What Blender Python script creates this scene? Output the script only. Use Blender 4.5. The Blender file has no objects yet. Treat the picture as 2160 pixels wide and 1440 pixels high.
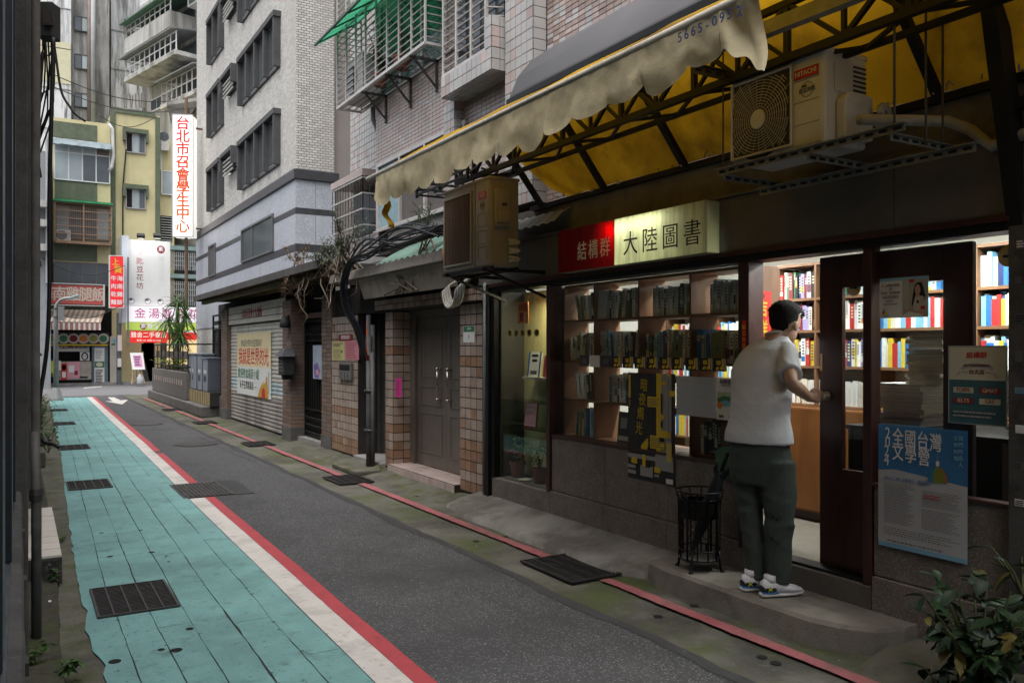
import bpy, math, random
from math import sin, cos, pi, sqrt, atan, atan2, radians
from mathutils import Vector as V, Matrix, Euler, noise
rnd = random.Random(7)
SC = bpy.context.scene
COL = SC.collection
# ------------------------------------------------------------------ camera
H = 1.55                                   # lens height above the alley
FPX = 1750.0                               # focal length in photo pixels (2160 wide)
TH = atan(1040 / FPX)                      # the alley's +Y axis lies this far to the left of the view
SN, CS = sin(TH), cos(TH)
cam_d = bpy.data.cameras.new('camera'); cam = bpy.data.objects.new('camera', cam_d); COL.objects.link(cam)
cam_d.sensor_width = 36; cam_d.lens = 36 * FPX / 2160; cam_d.shift_y = 15 / 2160
cam_d.clip_start = 0.02; cam_d.clip_end = 500
cam.location = (0, 0, H); cam.rotation_euler = (pi / 2, 0, -TH)
SC.camera = cam
# ------------------------------------------------------------------ world, sun, exposure
SKY_STRENGTH, SUN_STRENGTH, EXPOSURE = 0.15, 1.2, 1.0
SUN_DIR = V((.22, .22, -.95))             # a broad soft glow from over the camera's shoulder
SUN_EL, SUN_AZ = atan2(.95, .31), atan2(-.22, -.22)
W = bpy.data.worlds.new('World'); SC.world = W; W.use_nodes = True
nt = W.node_tree; bg = nt.nodes['Background']
sky = nt.nodes.new('ShaderNodeTexSky'); sky.sky_type = 'NISHITA'; sky.sun_disc = False
sky.sun_elevation = SUN_EL; sky.sun_rotation = SUN_AZ; sky.dust_density = 6; sky.air_density = 1.2; sky.ozone_density = 1
hs = nt.nodes.new('ShaderNodeHueSaturation'); hs.inputs['Saturation'].default_value = 0.35   # overcast: a greyed sky
nt.links.new(sky.outputs[0], hs.inputs['Color']); nt.links.new(hs.outputs[0], bg.inputs['Color'])
bg.inputs['Strength'].default_value = SKY_STRENGTH
sd = bpy.data.lights.new('sun', 'SUN'); sd.energy = SUN_STRENGTH; sd.angle = radians(75); sd.color = (1, .985, .97)
so = bpy.data.objects.new('sun', sd); COL.objects.link(so)
so.rotation_euler = SUN_DIR.to_track_quat('-Z', 'Y').to_euler()
SC.view_settings.view_transform = 'Standard'; SC.view_settings.look = 'None'
SC.view_settings.exposure = EXPOSURE; SC.view_settings.gamma = 1; SC.view_settings.use_curve_mapping = False
SC.render.engine = 'CYCLES'
cy = SC.cycles
cy.use_denoising = True; cy.max_bounces = 8; cy.diffuse_bounces = 4; cy.glossy_bounces = 3; cy.transmission_bounces = 6
cy.transparent_max_bounces = 12; cy.caustics_reflective = False; cy.caustics_refractive = False; cy.sample_clamp_indirect = 6
# ------------------------------------------------------------------ measuring: pixels of the photo -> metres
def ray(x, y):
    u = (x - 1080) / FPX
    return SN + u * CS, CS - u * SN, (735 - y) / FPX
def onX(x, y, X):
    a, b, c = ray(x, y); t = X / a; return V((X, b * t, H + c * t))
def onY(x, y, Y):
    a, b, c = ray(x, y); t = Y / b; return V((a * t, Y, H + c * t))
def onZ(x, y, Z=0.0):
    a, b, c = ray(x, y); t = (Z - H) / c; return V((a * t, b * t, Z))
def onD(x, y, d):
    a, b, c = ray(x, y); return V((a * d, b * d, H + c * d))
def yX(x, X): return onX(x, 735, X).y
def xY(x, Y): return onY(x, 735, Y).x
# ------------------------------------------------------------------ objects
WL = {}
class MB:
    def __init__(s): s.v = []; s.f = []; s.m = []; s.cur = 0
    def add(s, vs, fs):
        n = len(s.v); s.v += [tuple(p) for p in vs]; s.f += [tuple(i + n for i in f) for f in fs]; s.m += [s.cur] * len(fs); return s
    def box(s, x0, x1, y0, y1, z0, z1):
        x0, x1 = min(x0, x1), max(x0, x1); y0, y1 = min(y0, y1), max(y0, y1); z0, z1 = min(z0, z1), max(z0, z1)
        return s.add([(x0,y0,z0),(x1,y0,z0),(x1,y1,z0),(x0,y1,z0),(x0,y0,z1),(x1,y0,z1),(x1,y1,z1),(x0,y1,z1)],
                     [(3,2,1,0),(4,5,6,7),(0,1,5,4),(1,2,6,5),(2,3,7,6),(3,0,4,7)])
    def obox(s, c, ax, ay, az, sx, sy, sz):
        c = V(c); P = []
        for k in ((-1,-1,-1),(1,-1,-1),(1,1,-1),(-1,1,-1),(-1,-1,1),(1,-1,1),(1,1,1),(-1,1,1)):
            P.append(c + V(ax) * (k[0] * sx / 2) + V(ay) * (k[1] * sy / 2) + V(az) * (k[2] * sz / 2))
        return s.add(P, [(3,2,1,0),(4,5,6,7),(0,1,5,4),(1,2,6,5),(2,3,7,6),(3,0,4,7)])
    def bar(s, p, q, w, h=None, up=(0, 0, 1)):
        p, q = V(p), V(q); h = w if h is None else h; d = q - p; L = d.length
        if L < 1e-6: return s
        d /= L; a = d.cross(V(up))
        if a.length < 1e-3: a = d.cross(V((1, 0, 0)))
        a.normalize(); b = a.cross(d)
        return s.obox((p + q) / 2, a, d, b, w, L, h)
    def tube(s, pts, r, n=8, caps=True):
        pts = [V(p) for p in pts]; m = len(pts); rs = r if isinstance(r, (list, tuple)) else [r] * m
        t = (pts[1] - pts[0]).normalized(); a = t.orthogonal().normalized(); vs = []
        for i, p in enumerate(pts):
            t2 = ((pts[min(i + 1, m - 1)] - pts[max(i - 1, 0)])).normalized()
            a = (a - t2 * a.dot(t2)); a = a.normalized() if a.length > 1e-6 else t2.orthogonal().normalized(); b = t2.cross(a)
            vs += [p + (a * cos(2 * pi * k / n) + b * sin(2 * pi * k / n)) * rs[i] for k in range(n)]
        fs = [(i * n + k, i * n + (k + 1) % n, (i + 1) * n + (k + 1) % n, (i + 1) * n + k) for i in range(m - 1) for k in range(n)]
        if caps: fs += [tuple(range(n - 1, -1, -1)), tuple(range((m - 1) * n, m * n))]
        return s.add(vs, fs)
    def poly(s, pts): return s.add(pts, [tuple(range(len(pts)))])
    def slab(s, pts, off):
        n = len(pts); off = V(off); a = [V(p) for p in pts]
        return s.add(a + [p + off for p in a], [tuple(range(n)), tuple(range(2 * n - 1, n - 1, -1))] + [(i, i + n, (i + 1) % n + n, (i + 1) % n) for i in range(n)])
    def lathe(s, prof, c=(0, 0, 0), n=20, axis='z'):
        c = V(c); vs = []
        for r, h in prof:
            for k in range(n):
                x, y = r * cos(2 * pi * k / n), r * sin(2 * pi * k / n)
                vs.append(c + V((x, y, h) if axis == 'z' else ((h, x, y) if axis == 'x' else (x, h, y))))
        m = len(prof)
        return s.add(vs, [(i * n + k, i * n + (k + 1) % n, (i + 1) * n + (k + 1) % n, (i + 1) * n + k) for i in range(m - 1) for k in range(n)])
    def grid(s, rows):
        n = len(rows[0]); vs = [p for r in rows for p in r]
        return s.add(vs, [(i * n + j, i * n + j + 1, (i + 1) * n + j + 1, (i + 1) * n + j) for i in range(len(rows) - 1) for j in range(n - 1)])
    def build(s, name, mat, parent=None, smooth=False, bevel=0, solid=0, fix=True):
        me = bpy.data.meshes.new(name)
        if parent is not None: o0 = WL[parent.name]
        else:
            xs = [p[0] for p in s.v]; ys = [p[1] for p in s.v]; zs = [p[2] for p in s.v]
            o0 = V(((min(xs) + max(xs)) / 2, (min(ys) + max(ys)) / 2, min(zs)))
        me.from_pydata([(p[0] - o0[0], p[1] - o0[1], p[2] - o0[2]) for p in s.v], [], s.f)
        for m in (mat if isinstance(mat, (list, tuple)) else [mat]): me.materials.append(m)
        if any(s.m): me.polygons.foreach_set('material_index', s.m)
        if smooth: me.polygons.foreach_set('use_smooth', [True] * len(me.polygons))
        me.update()
        o = bpy.data.objects.new(name, me); COL.objects.link(o)
        if parent is not None: o.parent = parent
        else: o.location = o0
        WL[o.name] = o0
        if bevel:
            b = o.modifiers.new('bevel', 'BEVEL'); b.width = bevel; b.segments = 2; b.limit_method = 'ANGLE'; b.harden_normals = False
        if solid:
            b = o.modifiers.new('solid', 'SOLIDIFY'); b.thickness = solid; b.offset = 0
        return o
def tag(o, label=None, cat=None, group=None, kind=None):
    if label: o['label'] = label
    if cat: o['category'] = cat
    if group: o['group'] = group
    if kind: o['kind'] = kind
    return o
def thing(name, loc, label, cat, group=None):
    o = bpy.data.objects.new(name, None); o.empty_display_size = .1; COL.objects.link(o); o.location = V(loc); WL[o.name] = V(loc)
    return tag(o, label, cat, group)
def struct(o): o['kind'] = 'structure'; return o
def stuff(o): o['kind'] = 'stuff'; return o
def dup(o, parent=None, loc=None, rotz=None):
    c = o.copy(); COL.objects.link(c); WL[c.name] = V(loc) if loc is not None else WL[o.name]
    if parent is not None: c.parent = parent
    if loc is not None: c.location = loc
    if rotz is not None: c.rotation_euler = (0, 0, rotz)
    for ch in o.children: dup(ch, c)
    return c
def box(name, mat, x0, x1, y0, y1, z0, z1, parent=None, bevel=0):
    return MB().box(x0, x1, y0, y1, z0, z1).build(name, mat, parent, bevel=bevel)
# ------------------------------------------------------------------ lettering (Blender's own font, which falls back to CJK glyphs)
TXC = {}
ROT_X = (pi / 2, 0, -pi / 2)               # on a face that looks to -X (alley fronts)
ROT_Y = (pi / 2, 0, 0)                     # on a face that looks to -Y
def text(body, size, loc, rot, mat, parent=None, name='lettering', bold=0.0, xs=1.0, ls=1.0, extr=0.0012, align='CENTER'):
    key = (body, bold, ls, extr / size, align)
    if key not in TXC:
        c = bpy.data.curves.new('t', 'FONT'); c.body = body; c.size = 1; c.align_x = align; c.align_y = 'CENTER'
        c.space_line = ls; c.offset = min(bold, 0) * .3; c.extrude = extr / size; c.resolution_u = 3
        o = bpy.data.objects.new('t', c); COL.objects.link(o)
        me = bpy.data.meshes.new_from_object(o); bpy.data.objects.remove(o); bpy.data.curves.remove(c)
        if bold > 0:                                  # heavier strokes: the outline laid down again with small shifts
            w = bold * .16; vs = [v.co.copy() for v in me.vertices]; fs = [tuple(p.vertices) for p in me.polygons]; VV = []; FF = []
            for k, (dx, dy) in enumerate(((0, 0), (w, .3 * w), (-w, -.3 * w), (.3 * w, -w), (-.3 * w, w))):
                n = len(VV); VV += [(v.x + dx, v.y + dy, v.z + .0008 * k) for v in vs]; FF += [tuple(i + n for i in f) for f in fs]
            me = bpy.data.meshes.new('t'); me.from_pydata(VV, [], FF); me.update()
        TXC[key] = me
    me = TXC[key].copy(); me.name = name; me.materials.clear(); me.materials.append(mat)
    M = Matrix.Translation(V(loc)) @ Euler(rot).to_matrix().to_4x4() @ Matrix.Diagonal((size * xs, size, size, 1))
    o0 = WL[parent.name] if parent is not None else V(loc)
    me.transform(Matrix.Translation(-V(o0)) @ M)
    o = bpy.data.objects.new(name, me); COL.objects.link(o); WL[o.name] = V(o0)
    if parent is not None: o.parent = parent
    else: o.location = o0
    return o
def vtext(body, *a, **k): return text('\n'.join(body), *a, **k)
# ------------------------------------------------------------------ materials
MATS = {}
def _rgb(c): return (c[0], c[1], c[2], 1)
def mat(name, col=(.5, .5, .5), rough=.7, metal=0.0, var=.22, scale=3.0, bump=.12, bscale=45, dirt=None, streak=0, rand=0, spec=.35, emit=0, ecol=None, speck=None, trans=0, alpha=None):
    if name in MATS: return MATS[name]
    m = bpy.data.materials.new(name); m.use_nodes = True; MATS[name] = m
    t = m.node_tree; N = t.nodes; L = t.links; p = N['Principled BSDF']
    p.inputs['Roughness'].default_value = rough; p.inputs['Metallic'].default_value = metal
    p.inputs['Specular IOR Level'].default_value = spec
    geo = N.new('ShaderNodeNewGeometry'); pos = geo.outputs['Position']
    def noi(sc, det=5, st=None, r=.6):
        n = N.new('ShaderNodeTexNoise'); n.inputs['Scale'].default_value = sc; n.inputs['Detail'].default_value = det; n.inputs['Roughness'].default_value = r
        if st:
            mp = N.new('ShaderNodeMapping'); mp.inputs['Scale'].default_value = st; L.new(pos, mp.inputs['Vector']); L.new(mp.outputs[0], n.inputs['Vector'])
        else: L.new(pos, n.inputs['Vector'])
        return n.outputs['Fac']
    def ramp(src, a, b, c0=(0, 0, 0), c1=(1, 1, 1)):
        r = N.new('ShaderNodeValToRGB'); r.color_ramp.elements[0].position = a; r.color_ramp.elements[1].position = b
        r.color_ramp.elements[0].color = _rgb(c0); r.color_ramp.elements[1].color = _rgb(c1); L.new(src, r.inputs['Fac']); return r.outputs['Color']
    def mixc(fac, a, b):
        x = N.new('ShaderNodeMix'); x.data_type = 'RGBA'
        for k, sck in ((fac, x.inputs[0]), (a, x.inputs[6]), (b, x.inputs[7])):
            if isinstance(k, (int, float)): sck.default_value = k
            elif isinstance(k, tuple): sck.default_value = _rgb(k)
            else: L.new(k, sck)
        return x.outputs[2]
    lo = tuple(max(0, c * (1 - var)) for c in col); hi = tuple(min(1, c * (1 + var * .7)) for c in col)
    out = ramp(noi(scale), .3, .7, lo, hi) if var > 0 else None
    if out is None:
        r = N.new('ShaderNodeRGB'); r.outputs[0].default_value = _rgb(col); out = r.outputs[0]
    if rand:
        oi = N.new('ShaderNodeObjectInfo'); h = N.new('ShaderNodeHueSaturation')
        mr = N.new('ShaderNodeMapRange'); mr.inputs['To Min'].default_value = 1 - rand; mr.inputs['To Max'].default_value = 1 + rand * .8
        L.new(oi.outputs['Random'], mr.inputs['Value']); L.new(mr.outputs[0], h.inputs['Value']); L.new(out, h.inputs['Color']); out = h.outputs[0]
    if speck:                                          # (colour, scale, threshold): aggregate grains
        vo = N.new('ShaderNodeTexVoronoi'); vo.inputs['Scale'].default_value = speck[1]; L.new(pos, vo.inputs['Vector'])
        sp = N.new('ShaderNodeSeparateColor'); L.new(vo.outputs['Color'], sp.inputs[0])
        out = mixc(ramp(sp.outputs[0], speck[2], min(1, speck[2] + .05)), out, speck[0])
    if dirt:
        for dc, amt, dsc, th in (dirt if isinstance(dirt[0], tuple) and len(dirt[0]) == 4 else [dirt]):
            f = noi(dsc, 7, (1, 1, .12) if streak else None, .65)
            g = ramp(f, th, th + .16); mm = N.new('ShaderNodeMath'); mm.operation = 'MULTIPLY'; mm.inputs[1].default_value = amt; L.new(g, mm.inputs[0])
            out = mixc(mm.outputs[0], out, dc)
    L.new(out, p.inputs['Base Color'])
    if bump:
        b = N.new('ShaderNodeBump'); b.inputs['Strength'].default_value = bump; b.inputs['Distance'].default_value = .01
        L.new(noi(bscale, 4), b.inputs['Height']); L.new(b.outputs[0], p.inputs['Normal'])
    if emit:
        if ecol is None: L.new(out, p.inputs['Emission Color'])
        else: p.inputs['Emission Color'].default_value = _rgb(ecol)
        p.inputs['Emission Strength'].default_value = emit
    if trans:                                           # thin cloth or leaf: light comes through
        tr = N.new('ShaderNodeBsdfTranslucent'); L.new(out, tr.inputs['Color']); mx = N.new('ShaderNodeMixShader'); mx.inputs[0].default_value = trans
        L.new(p.outputs[0], mx.inputs[1]); L.new(tr.outputs[0], mx.inputs[2]); L.new(mx.outputs[0], N['Material Output'].inputs['Surface'])
    return m
def brick_mat(name, col, mortar, bw, bh, axis='X', ms=.08, off=.5, rough=.7, var=.18, dirt=None, bump=.4):
    """small tiles too far off to build one by one; axis = the way the wall looks"""
    m = mat(name, col, rough, var=0, bump=0); t = m.node_tree; N = t.nodes; L = t.links; p = N['Principled BSDF']
    geo = N.new('ShaderNodeNewGeometry'); sx = N.new('ShaderNodeSeparateXYZ'); cb = N.new('ShaderNodeCombineXYZ'); L.new(geo.outputs['Position'], sx.inputs[0])
    L.new(sx.outputs['Y' if axis == 'X' else 'X'], cb.inputs[0]); L.new(sx.outputs['Z'], cb.inputs[1])
    b = N.new('ShaderNodeTexBrick'); L.new(cb.outputs[0], b.inputs['Vector']); b.offset = off
    b.inputs['Color1'].default_value = _rgb(tuple(c * (1 - var) for c in col)); b.inputs['Color2'].default_value = _rgb(tuple(min(1, c * (1 + var)) for c in col)); b.inputs['Mortar'].default_value = _rgb(mortar)
    b.inputs['Scale'].default_value = 1; b.inputs['Brick Width'].default_value = bw; b.inputs['Row Height'].default_value = bh; b.inputs['Mortar Size'].default_value = ms * bh; b.inputs['Mortar Smooth'].default_value = .2
    out = b.outputs['Color']
    if dirt:
        mp = N.new('ShaderNodeMapping'); mp.inputs['Scale'].default_value = (1, 1, .15); L.new(geo.outputs['Position'], mp.inputs['Vector'])
        n = N.new('ShaderNodeTexNoise'); n.inputs['Scale'].default_value = dirt[2]; n.inputs['Detail'].default_value = 6; L.new(mp.outputs[0], n.inputs['Vector'])
        r = N.new('ShaderNodeMapRange'); r.inputs['From Min'].default_value = dirt[3]; r.inputs['From Max'].default_value = dirt[3] + .2; r.inputs['To Max'].default_value = dirt[1]; L.new(n.outputs['Fac'], r.inputs['Value'])
        x = N.new('ShaderNodeMix'); x.data_type = 'RGBA'; L.new(r.outputs[0], x.inputs[0]); L.new(out, x.inputs[6]); x.inputs[7].default_value = _rgb(dirt[0]); out = x.outputs[2]
    L.new(out, p.inputs['Base Color'])
    bp = N.new('ShaderNodeBump'); bp.invert = True; bp.inputs['Strength'].default_value = bump; bp.inputs['Distance'].default_value = .01; L.new(b.outputs['Fac'], bp.inputs['Height']); L.new(bp.outputs[0], p.inputs['Normal'])
    return m
def glass_mat(name, tint=(1, 1, 1), refl=1.0, rough=.0):
    m = bpy.data.materials.new(name); m.use_nodes = True; MATS[name] = m; t = m.node_tree; N = t.nodes; L = t.links; N.remove(N['Principled BSDF'])
    tr = N.new('ShaderNodeBsdfTransparent'); tr.inputs[0].default_value = _rgb(tint); gl = N.new('ShaderNodeBsdfGlossy'); gl.inputs['Roughness'].default_value = rough
    fr = N.new('ShaderNodeLayerWeight'); fr.inputs[0].default_value = .5; pw = N.new('ShaderNodeMath'); pw.operation = 'POWER'; pw.inputs[1].default_value = 5; L.new(fr.outputs['Facing'], pw.inputs[0])   # Schlick, the same from both sides
    mu = N.new('ShaderNodeMath'); mu.operation = 'MULTIPLY_ADD'; mu.inputs[1].default_value = .9 * refl; mu.inputs[2].default_value = .03 * refl; L.new(pw.outputs[0], mu.inputs[0])
    mx = N.new('ShaderNodeMixShader'); L.new(mu.outputs[0], mx.inputs[0]); L.new(tr.outputs[0], mx.inputs[1]); L.new(gl.outputs[0], mx.inputs[2]); L.new(mx.outputs[0], N['Material Output'].inputs['Surface'])
    return m
def area(name, loc, rot, sx, sy, power, col=(1, 1, 1)):
    d = bpy.data.lights.new(name, 'AREA'); d.shape = 'RECTANGLE'; d.size = sx; d.size_y = sy; d.energy = power; d.color = col
    o = bpy.data.objects.new(name, d); COL.objects.link(o); o.location = loc; o.rotation_euler = rot; return o
MOSS = (.052, .070, .013)
M_ = dict(
 asphalt=mat('asphalt', (.047, .047, .05), .8, var=.18, scale=.9, bump=.5, bscale=260, speck=((.17, .17, .17), 160, .88), dirt=[((.028, .028, .029), .75, .6, .5), ((.075, .074, .073), .5, 2.2, .56)]),
 crossroad=mat('crossroad_asphalt', (.13, .13, .135), .8, var=.15, scale=.8, bump=.3, bscale=120),
 patch=mat('asphalt_patch', (.035, .035, .037), .75, var=.2, scale=3, bump=.5, bscale=200),
 lane=mat('teal_paint', (.145, .30, .295), .66, var=.24, scale=1.7, bump=.35, bscale=110, rand=.05, dirt=[((.085, .175, .165), .65, .9, .49), ((.17, .33, .33), .45, 6, .5), ((.03, .05, .045), .9, 24, .585), ((.05, .075, .065), .7, 4.5, .57), ((.10, .13, .12), .6, 60, .58)]),
 white=mat('road_white_paint', (.48, .455, .43), .6, var=.1, scale=5, bump=.2, dirt=[((.25, .235, .22), .6, 2.6, .5), ((.12, .115, .11), .85, 24, .59), ((.16, .15, .14), .6, 7, .57)]),
 red=mat('road_red_paint', (.33, .045, .055), .6, var=.15, scale=5, bump=.2, dirt=[((.18, .035, .035), .6, 4, .54), ((.06, .045, .045), .85, 24, .585)]),
 pinkred=mat('road_worn_red_paint', (.31, .095, .105), .7, var=.2, scale=5, bump=.35, dirt=[((.15, .075, .065), .8, 2.0, .47), ((.07, .062, .05), .9, 22, .555), ((.085, .078, .06), .8, 5, .6)]),
 gutter=mat('gutter_concrete', (.105, .10, .085), .85, var=.3, scale=2.5, bump=.5, bscale=120, dirt=[((.04, .038, .032), .85, 1.1, .46), (MOSS, .85, 1.3, .47), ((.15, .14, .12), .45, 14, .58)]),
 mossy=mat('mossy_concrete', (.11, .105, .085), .9, var=.3, scale=4, bump=.6, bscale=90, dirt=[((.06, .07, .018), .85, 3.2, .47), ((.035, .035, .03), .75, 1.7, .52), ((.17, .16, .14), .4, 18, .6)]),
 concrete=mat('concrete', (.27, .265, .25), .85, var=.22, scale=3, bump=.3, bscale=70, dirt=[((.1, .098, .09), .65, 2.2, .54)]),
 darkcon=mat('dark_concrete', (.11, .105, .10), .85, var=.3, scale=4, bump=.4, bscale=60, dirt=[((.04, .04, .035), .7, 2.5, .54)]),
 iron=mat('cast_iron', (.075, .072, .07), .55, .7, var=.3, scale=12, bump=.2, dirt=((.1, .055, .03), .4, 9, .6)),
 pit=mat('dark_pit', (.006, .006, .006), .9, var=0, bump=0),
 black=mat('black_steel', (.012, .012, .012), .5, .3, var=.3, scale=8, bump=.1, dirt=((.06, .03, .015), .4, 7, .62)),
 cable=mat('black_cable', (.012, .012, .013), .5, var=.2, bump=0),
 paper=mat('white_paper', (.72, .71, .69), .8, var=.04, bump=0),
)
# ================================================================== GROUND
def lerp_tab(tab, y):
    if y <= tab[0][0]: return tab[0][1]
    for (a, va), (b, vb) in zip(tab, tab[1:]):
        if y <= b: return va + (vb - va) * (y - a) / (b - a)
    return tab[-1][1]
LT = [(0, .36), (4, .345), (4.9, .33), (6, .33), (9.9, .42), (13.8, .53), (20, .63), (30, .81)]
RT = [(0, 1.33), (3.6, 1.415), (6, 1.46), (9, 1.50), (14.6, 1.61), (29.8, 1.85), (31, 1.87)]
def laneL(y): return lerp_tab(LT, y)
def laneR(y): return lerp_tab(RT, y) + .006 * noise.noise((0, y * .7, 3))
YE = 29.6
g = MB().box(-60, 60, -40, 110, -.5, -.06); struct(g.build('ground', M_['concrete']))
# alley asphalt, with a worn edge along the gutter
def edgeA(y): return 2.94 + .035 * noise.noise((y * 1.3, 2, 0)) + .015 * noise.noise((y * 6, 5, 0))
ys = [-8 + .15 * i for i in range(int(38.6 / .15) + 1)]
g = MB(); g.grid([[V((.9, y, 0)), V((edgeA(y), y, 0))] for y in ys]); struct(g.build('road', M_['asphalt']))
g = MB(); g.poly([(-25, 30.5, -.004), (40, 30.5, -.004), (40, 39.6, -.004), (-25, 39.6, -.004)]); struct(g.build('cross_road', M_['crossroad']))
# dark wet seam where asphalt was laid against the gutter
g = MB(); g.grid([[V((edgeA(y) - .07 - .1 * max(0, noise.noise((y * .8, 9, 1))) - .03 * noise.noise((y * 5, 9, 1)), y, .003)), V((edgeA(y) + .004, y, .003))] for y in ys])
struct(g.build('road_edge_seam', M_['patch']))
# gutters: a slab each side, slightly dished towards the walls
def zR(x, y): return -.012 + .05 * max(0, (x - 3.45)) + .006 * noise.noise((x * 3, y * 2, 0))
g = MB(); g.grid([[V((x, y, zR(x, y) if x > 3 else -.01)) for x in (2.7, 3.1, 3.3, 3.45, 3.6, 3.8, 4.3)] for y in ys]); struct(g.build('gutter_concrete', M_['gutter'], smooth=True))
g = MB(); g.grid([[V((x, y, -.004)) for x in (.1, .5, 1.0)] for y in ys]); struct(g.build('gutter_concrete', M_['mossy']))
# rough ledge along the old wall
g = MB(); rows = []
for i in range(240):
    y = 1.5 + i * .12; w = .19 + .06 * min(1, max(0, (y - 5) / 2)) + .15 * min(1, max(0, (y - 14) / 14))
    rows.append([V((-.03, y, .06 + .04 * noise.noise((0, y * 2, 1)))), V((w * .5, y, .045 + .05 * noise.noise((1, y * 2.4, 1)))), V((w - .015, y, .045 + .03 * noise.noise((2, y * 3, 1)))), V((w + .012 * noise.noise((y * 4, 0, 0)), y, -.02))])
g.grid(rows); struct(g.build('earth_ledge', mat('damp_earth', (.05, .046, .035), .95, var=.4, scale=14, bump=.9, bscale=50, dirt=[(MOSS, .8, 5, .5), ((.11, .1, .09), .6, 22, .62)]), smooth=True))
# ---- the teal walking lane: slabs with open cracks between them
GR = []                                     # grates in the lane
lane = thing('bike_lane', (.9, 12, 0), None, None); lane['kind'] = 'structure'
base = MB(); base.grid([[V((laneL(y) + .03, y, .0008)), V((laneR(y), y, .0008))] for y in [1.5 + .2 * i for i in range(141)]])
base.build('lane_bed', mat('lane_bed_grime', (.03, .032, .03), .9, var=.3), lane)
TT = [0, .138, .298, .458, .637, .829, 1]
def crack(i, y):
    a, b = laneL(y), laneR(y)
    if i == 0:
        rag = .022 * noise.noise((y * 3, 0, 7)) + .016 * noise.noise((y * 11, 0, 7)) + .012 * noise.noise((y * 31, 0, 7))
        return a + (rag * 2.4 if y < 5.15 else rag * .9)
    if i == 6: return b - .001
    return a + (b - a) * TT[i] + .014 * noise.noise((y * .9, i * 5.3, 0)) + .006 * noise.noise((y * 7, i * 5.3, 0))
rl = random.Random(3)
def joint(c, k, n): return None
for c in range(6):
    y = 1.6; prevw = 0
    cuts = [1.6]
    while cuts[-1] < YE: cuts.append(cuts[-1] + rl.uniform(1.7, 3.6) * (1 if cuts[-1] < 12 else 1.7))
    cuts[-1] = YE
    for a, b in zip(cuts, cuts[1:]):
        if b - a < .3: continue
        n = max(2, int((b - a) / (.12 if a < 7 else .4)))
        gl = lambda yy: .0012 + .0036 * max(0, noise.noise((yy * 1.7, c * 3.1, 4)) + .25) + .010 * max(0, noise.noise((yy * 5.3, c * 3.1, 9)) - .22)
        gr = lambda yy: .0012 + .0036 * max(0, noise.noise((yy * 1.7, c * 3.1 + 3.1, 4)) + .25) + .010 * max(0, noise.noise((yy * 5.3, c * 3.1 + 3.1, 9)) - .22)
        L1 = []; R1 = []
        for k in range(n + 1):
            yy = a + .0025 + (b - a - .005) * k / n
            L1.append(V((crack(c, yy) + (gl(yy) if c else 0), yy, .006))); R1.append(V((crack(c + 1, yy) - gr(yy), yy, .006)))
        m = MB(); m.grid([[p, q] for p, q in zip(L1, R1)])
        lo = [V((p.x, p.y, .001)) for p in L1]; hi = [V((p.x, p.y, .001)) for p in R1]
        m.grid([[p, q] for p, q in zip(lo, L1)]); m.grid([[p, q] for p, q in zip(R1, hi)])
        m.poly([L1[0], R1[0], hi[0], lo[0]]); m.poly([R1[-1], L1[-1], lo[-1], hi[-1]])
        m.build('paving_slab', M_['lane'], lane)
# drilled holes and chips in the slabs
def hole(x, y, rx, ry, name='drain_hole'):
    m = MB(); m.lathe([(1, .0075), (.86, .0068), (.0, .0066)], n=14); m.v = [(x + p[0] * rx, y + p[1] * ry, p[2]) for p in m.v]
    return m.build(name, M_['pit'], lane)
for px_, py_, r in [(242,1397,.03),(372,1373,.03),(400,1328,.022),(340,1372,.018),(232,1175,.022),(320,1166,.024),(297,1119,.018),(214,1125,.018),(356,1186,.012),(350,1174,.012)]:
    p = onZ(px_, py_); hole(p.x, p.y, r, r * 1.1)
chips = MB()
for k in range(420):
    y = rl.choice([rl.uniform(6.2, 9.6), rl.uniform(3.6, 6), rl.uniform(10.5, 16)]); t = rl.random() * .9 + .05; x = laneL(y) + (laneR(y) - laneL(y)) * t
    if k % 3 == 0: x = crack(rl.randint(1, 5), y) + rl.gauss(0, .008)
    s = rl.uniform(.0025, .007) if k % 9 else rl.uniform(.008, .016); a = rl.random() * 6
    chips.add([(x + s * cos(a + j * 1.26) * rl.uniform(.5, 1.3), y + s * sin(a + j * 1.26) * rl.uniform(.4, 1.1), .0072) for j in range(5)], [(0, 1, 2, 3, 4)])
stuff(chips.build('paint_chips', mat('chip_grey', (.06, .1, .1), .9, var=.3), lane))
fl = MB()
for k in range(80):
    x = rl.uniform(.2, .36); y = rl.uniform(3.7, 4.3); s = rl.uniform(.003, .009); a = rl.random() * 6
    fl.add([(x + s * cos(a + j * 1.57) * rl.uniform(.5, 1.3), y + s * sin(a + j * 1.57), .002 + rl.random() * .004) for j in range(4)], [(0, 1, 2, 3)])
o = stuff(fl.build('paint_flakes', M_['lane']))
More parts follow.
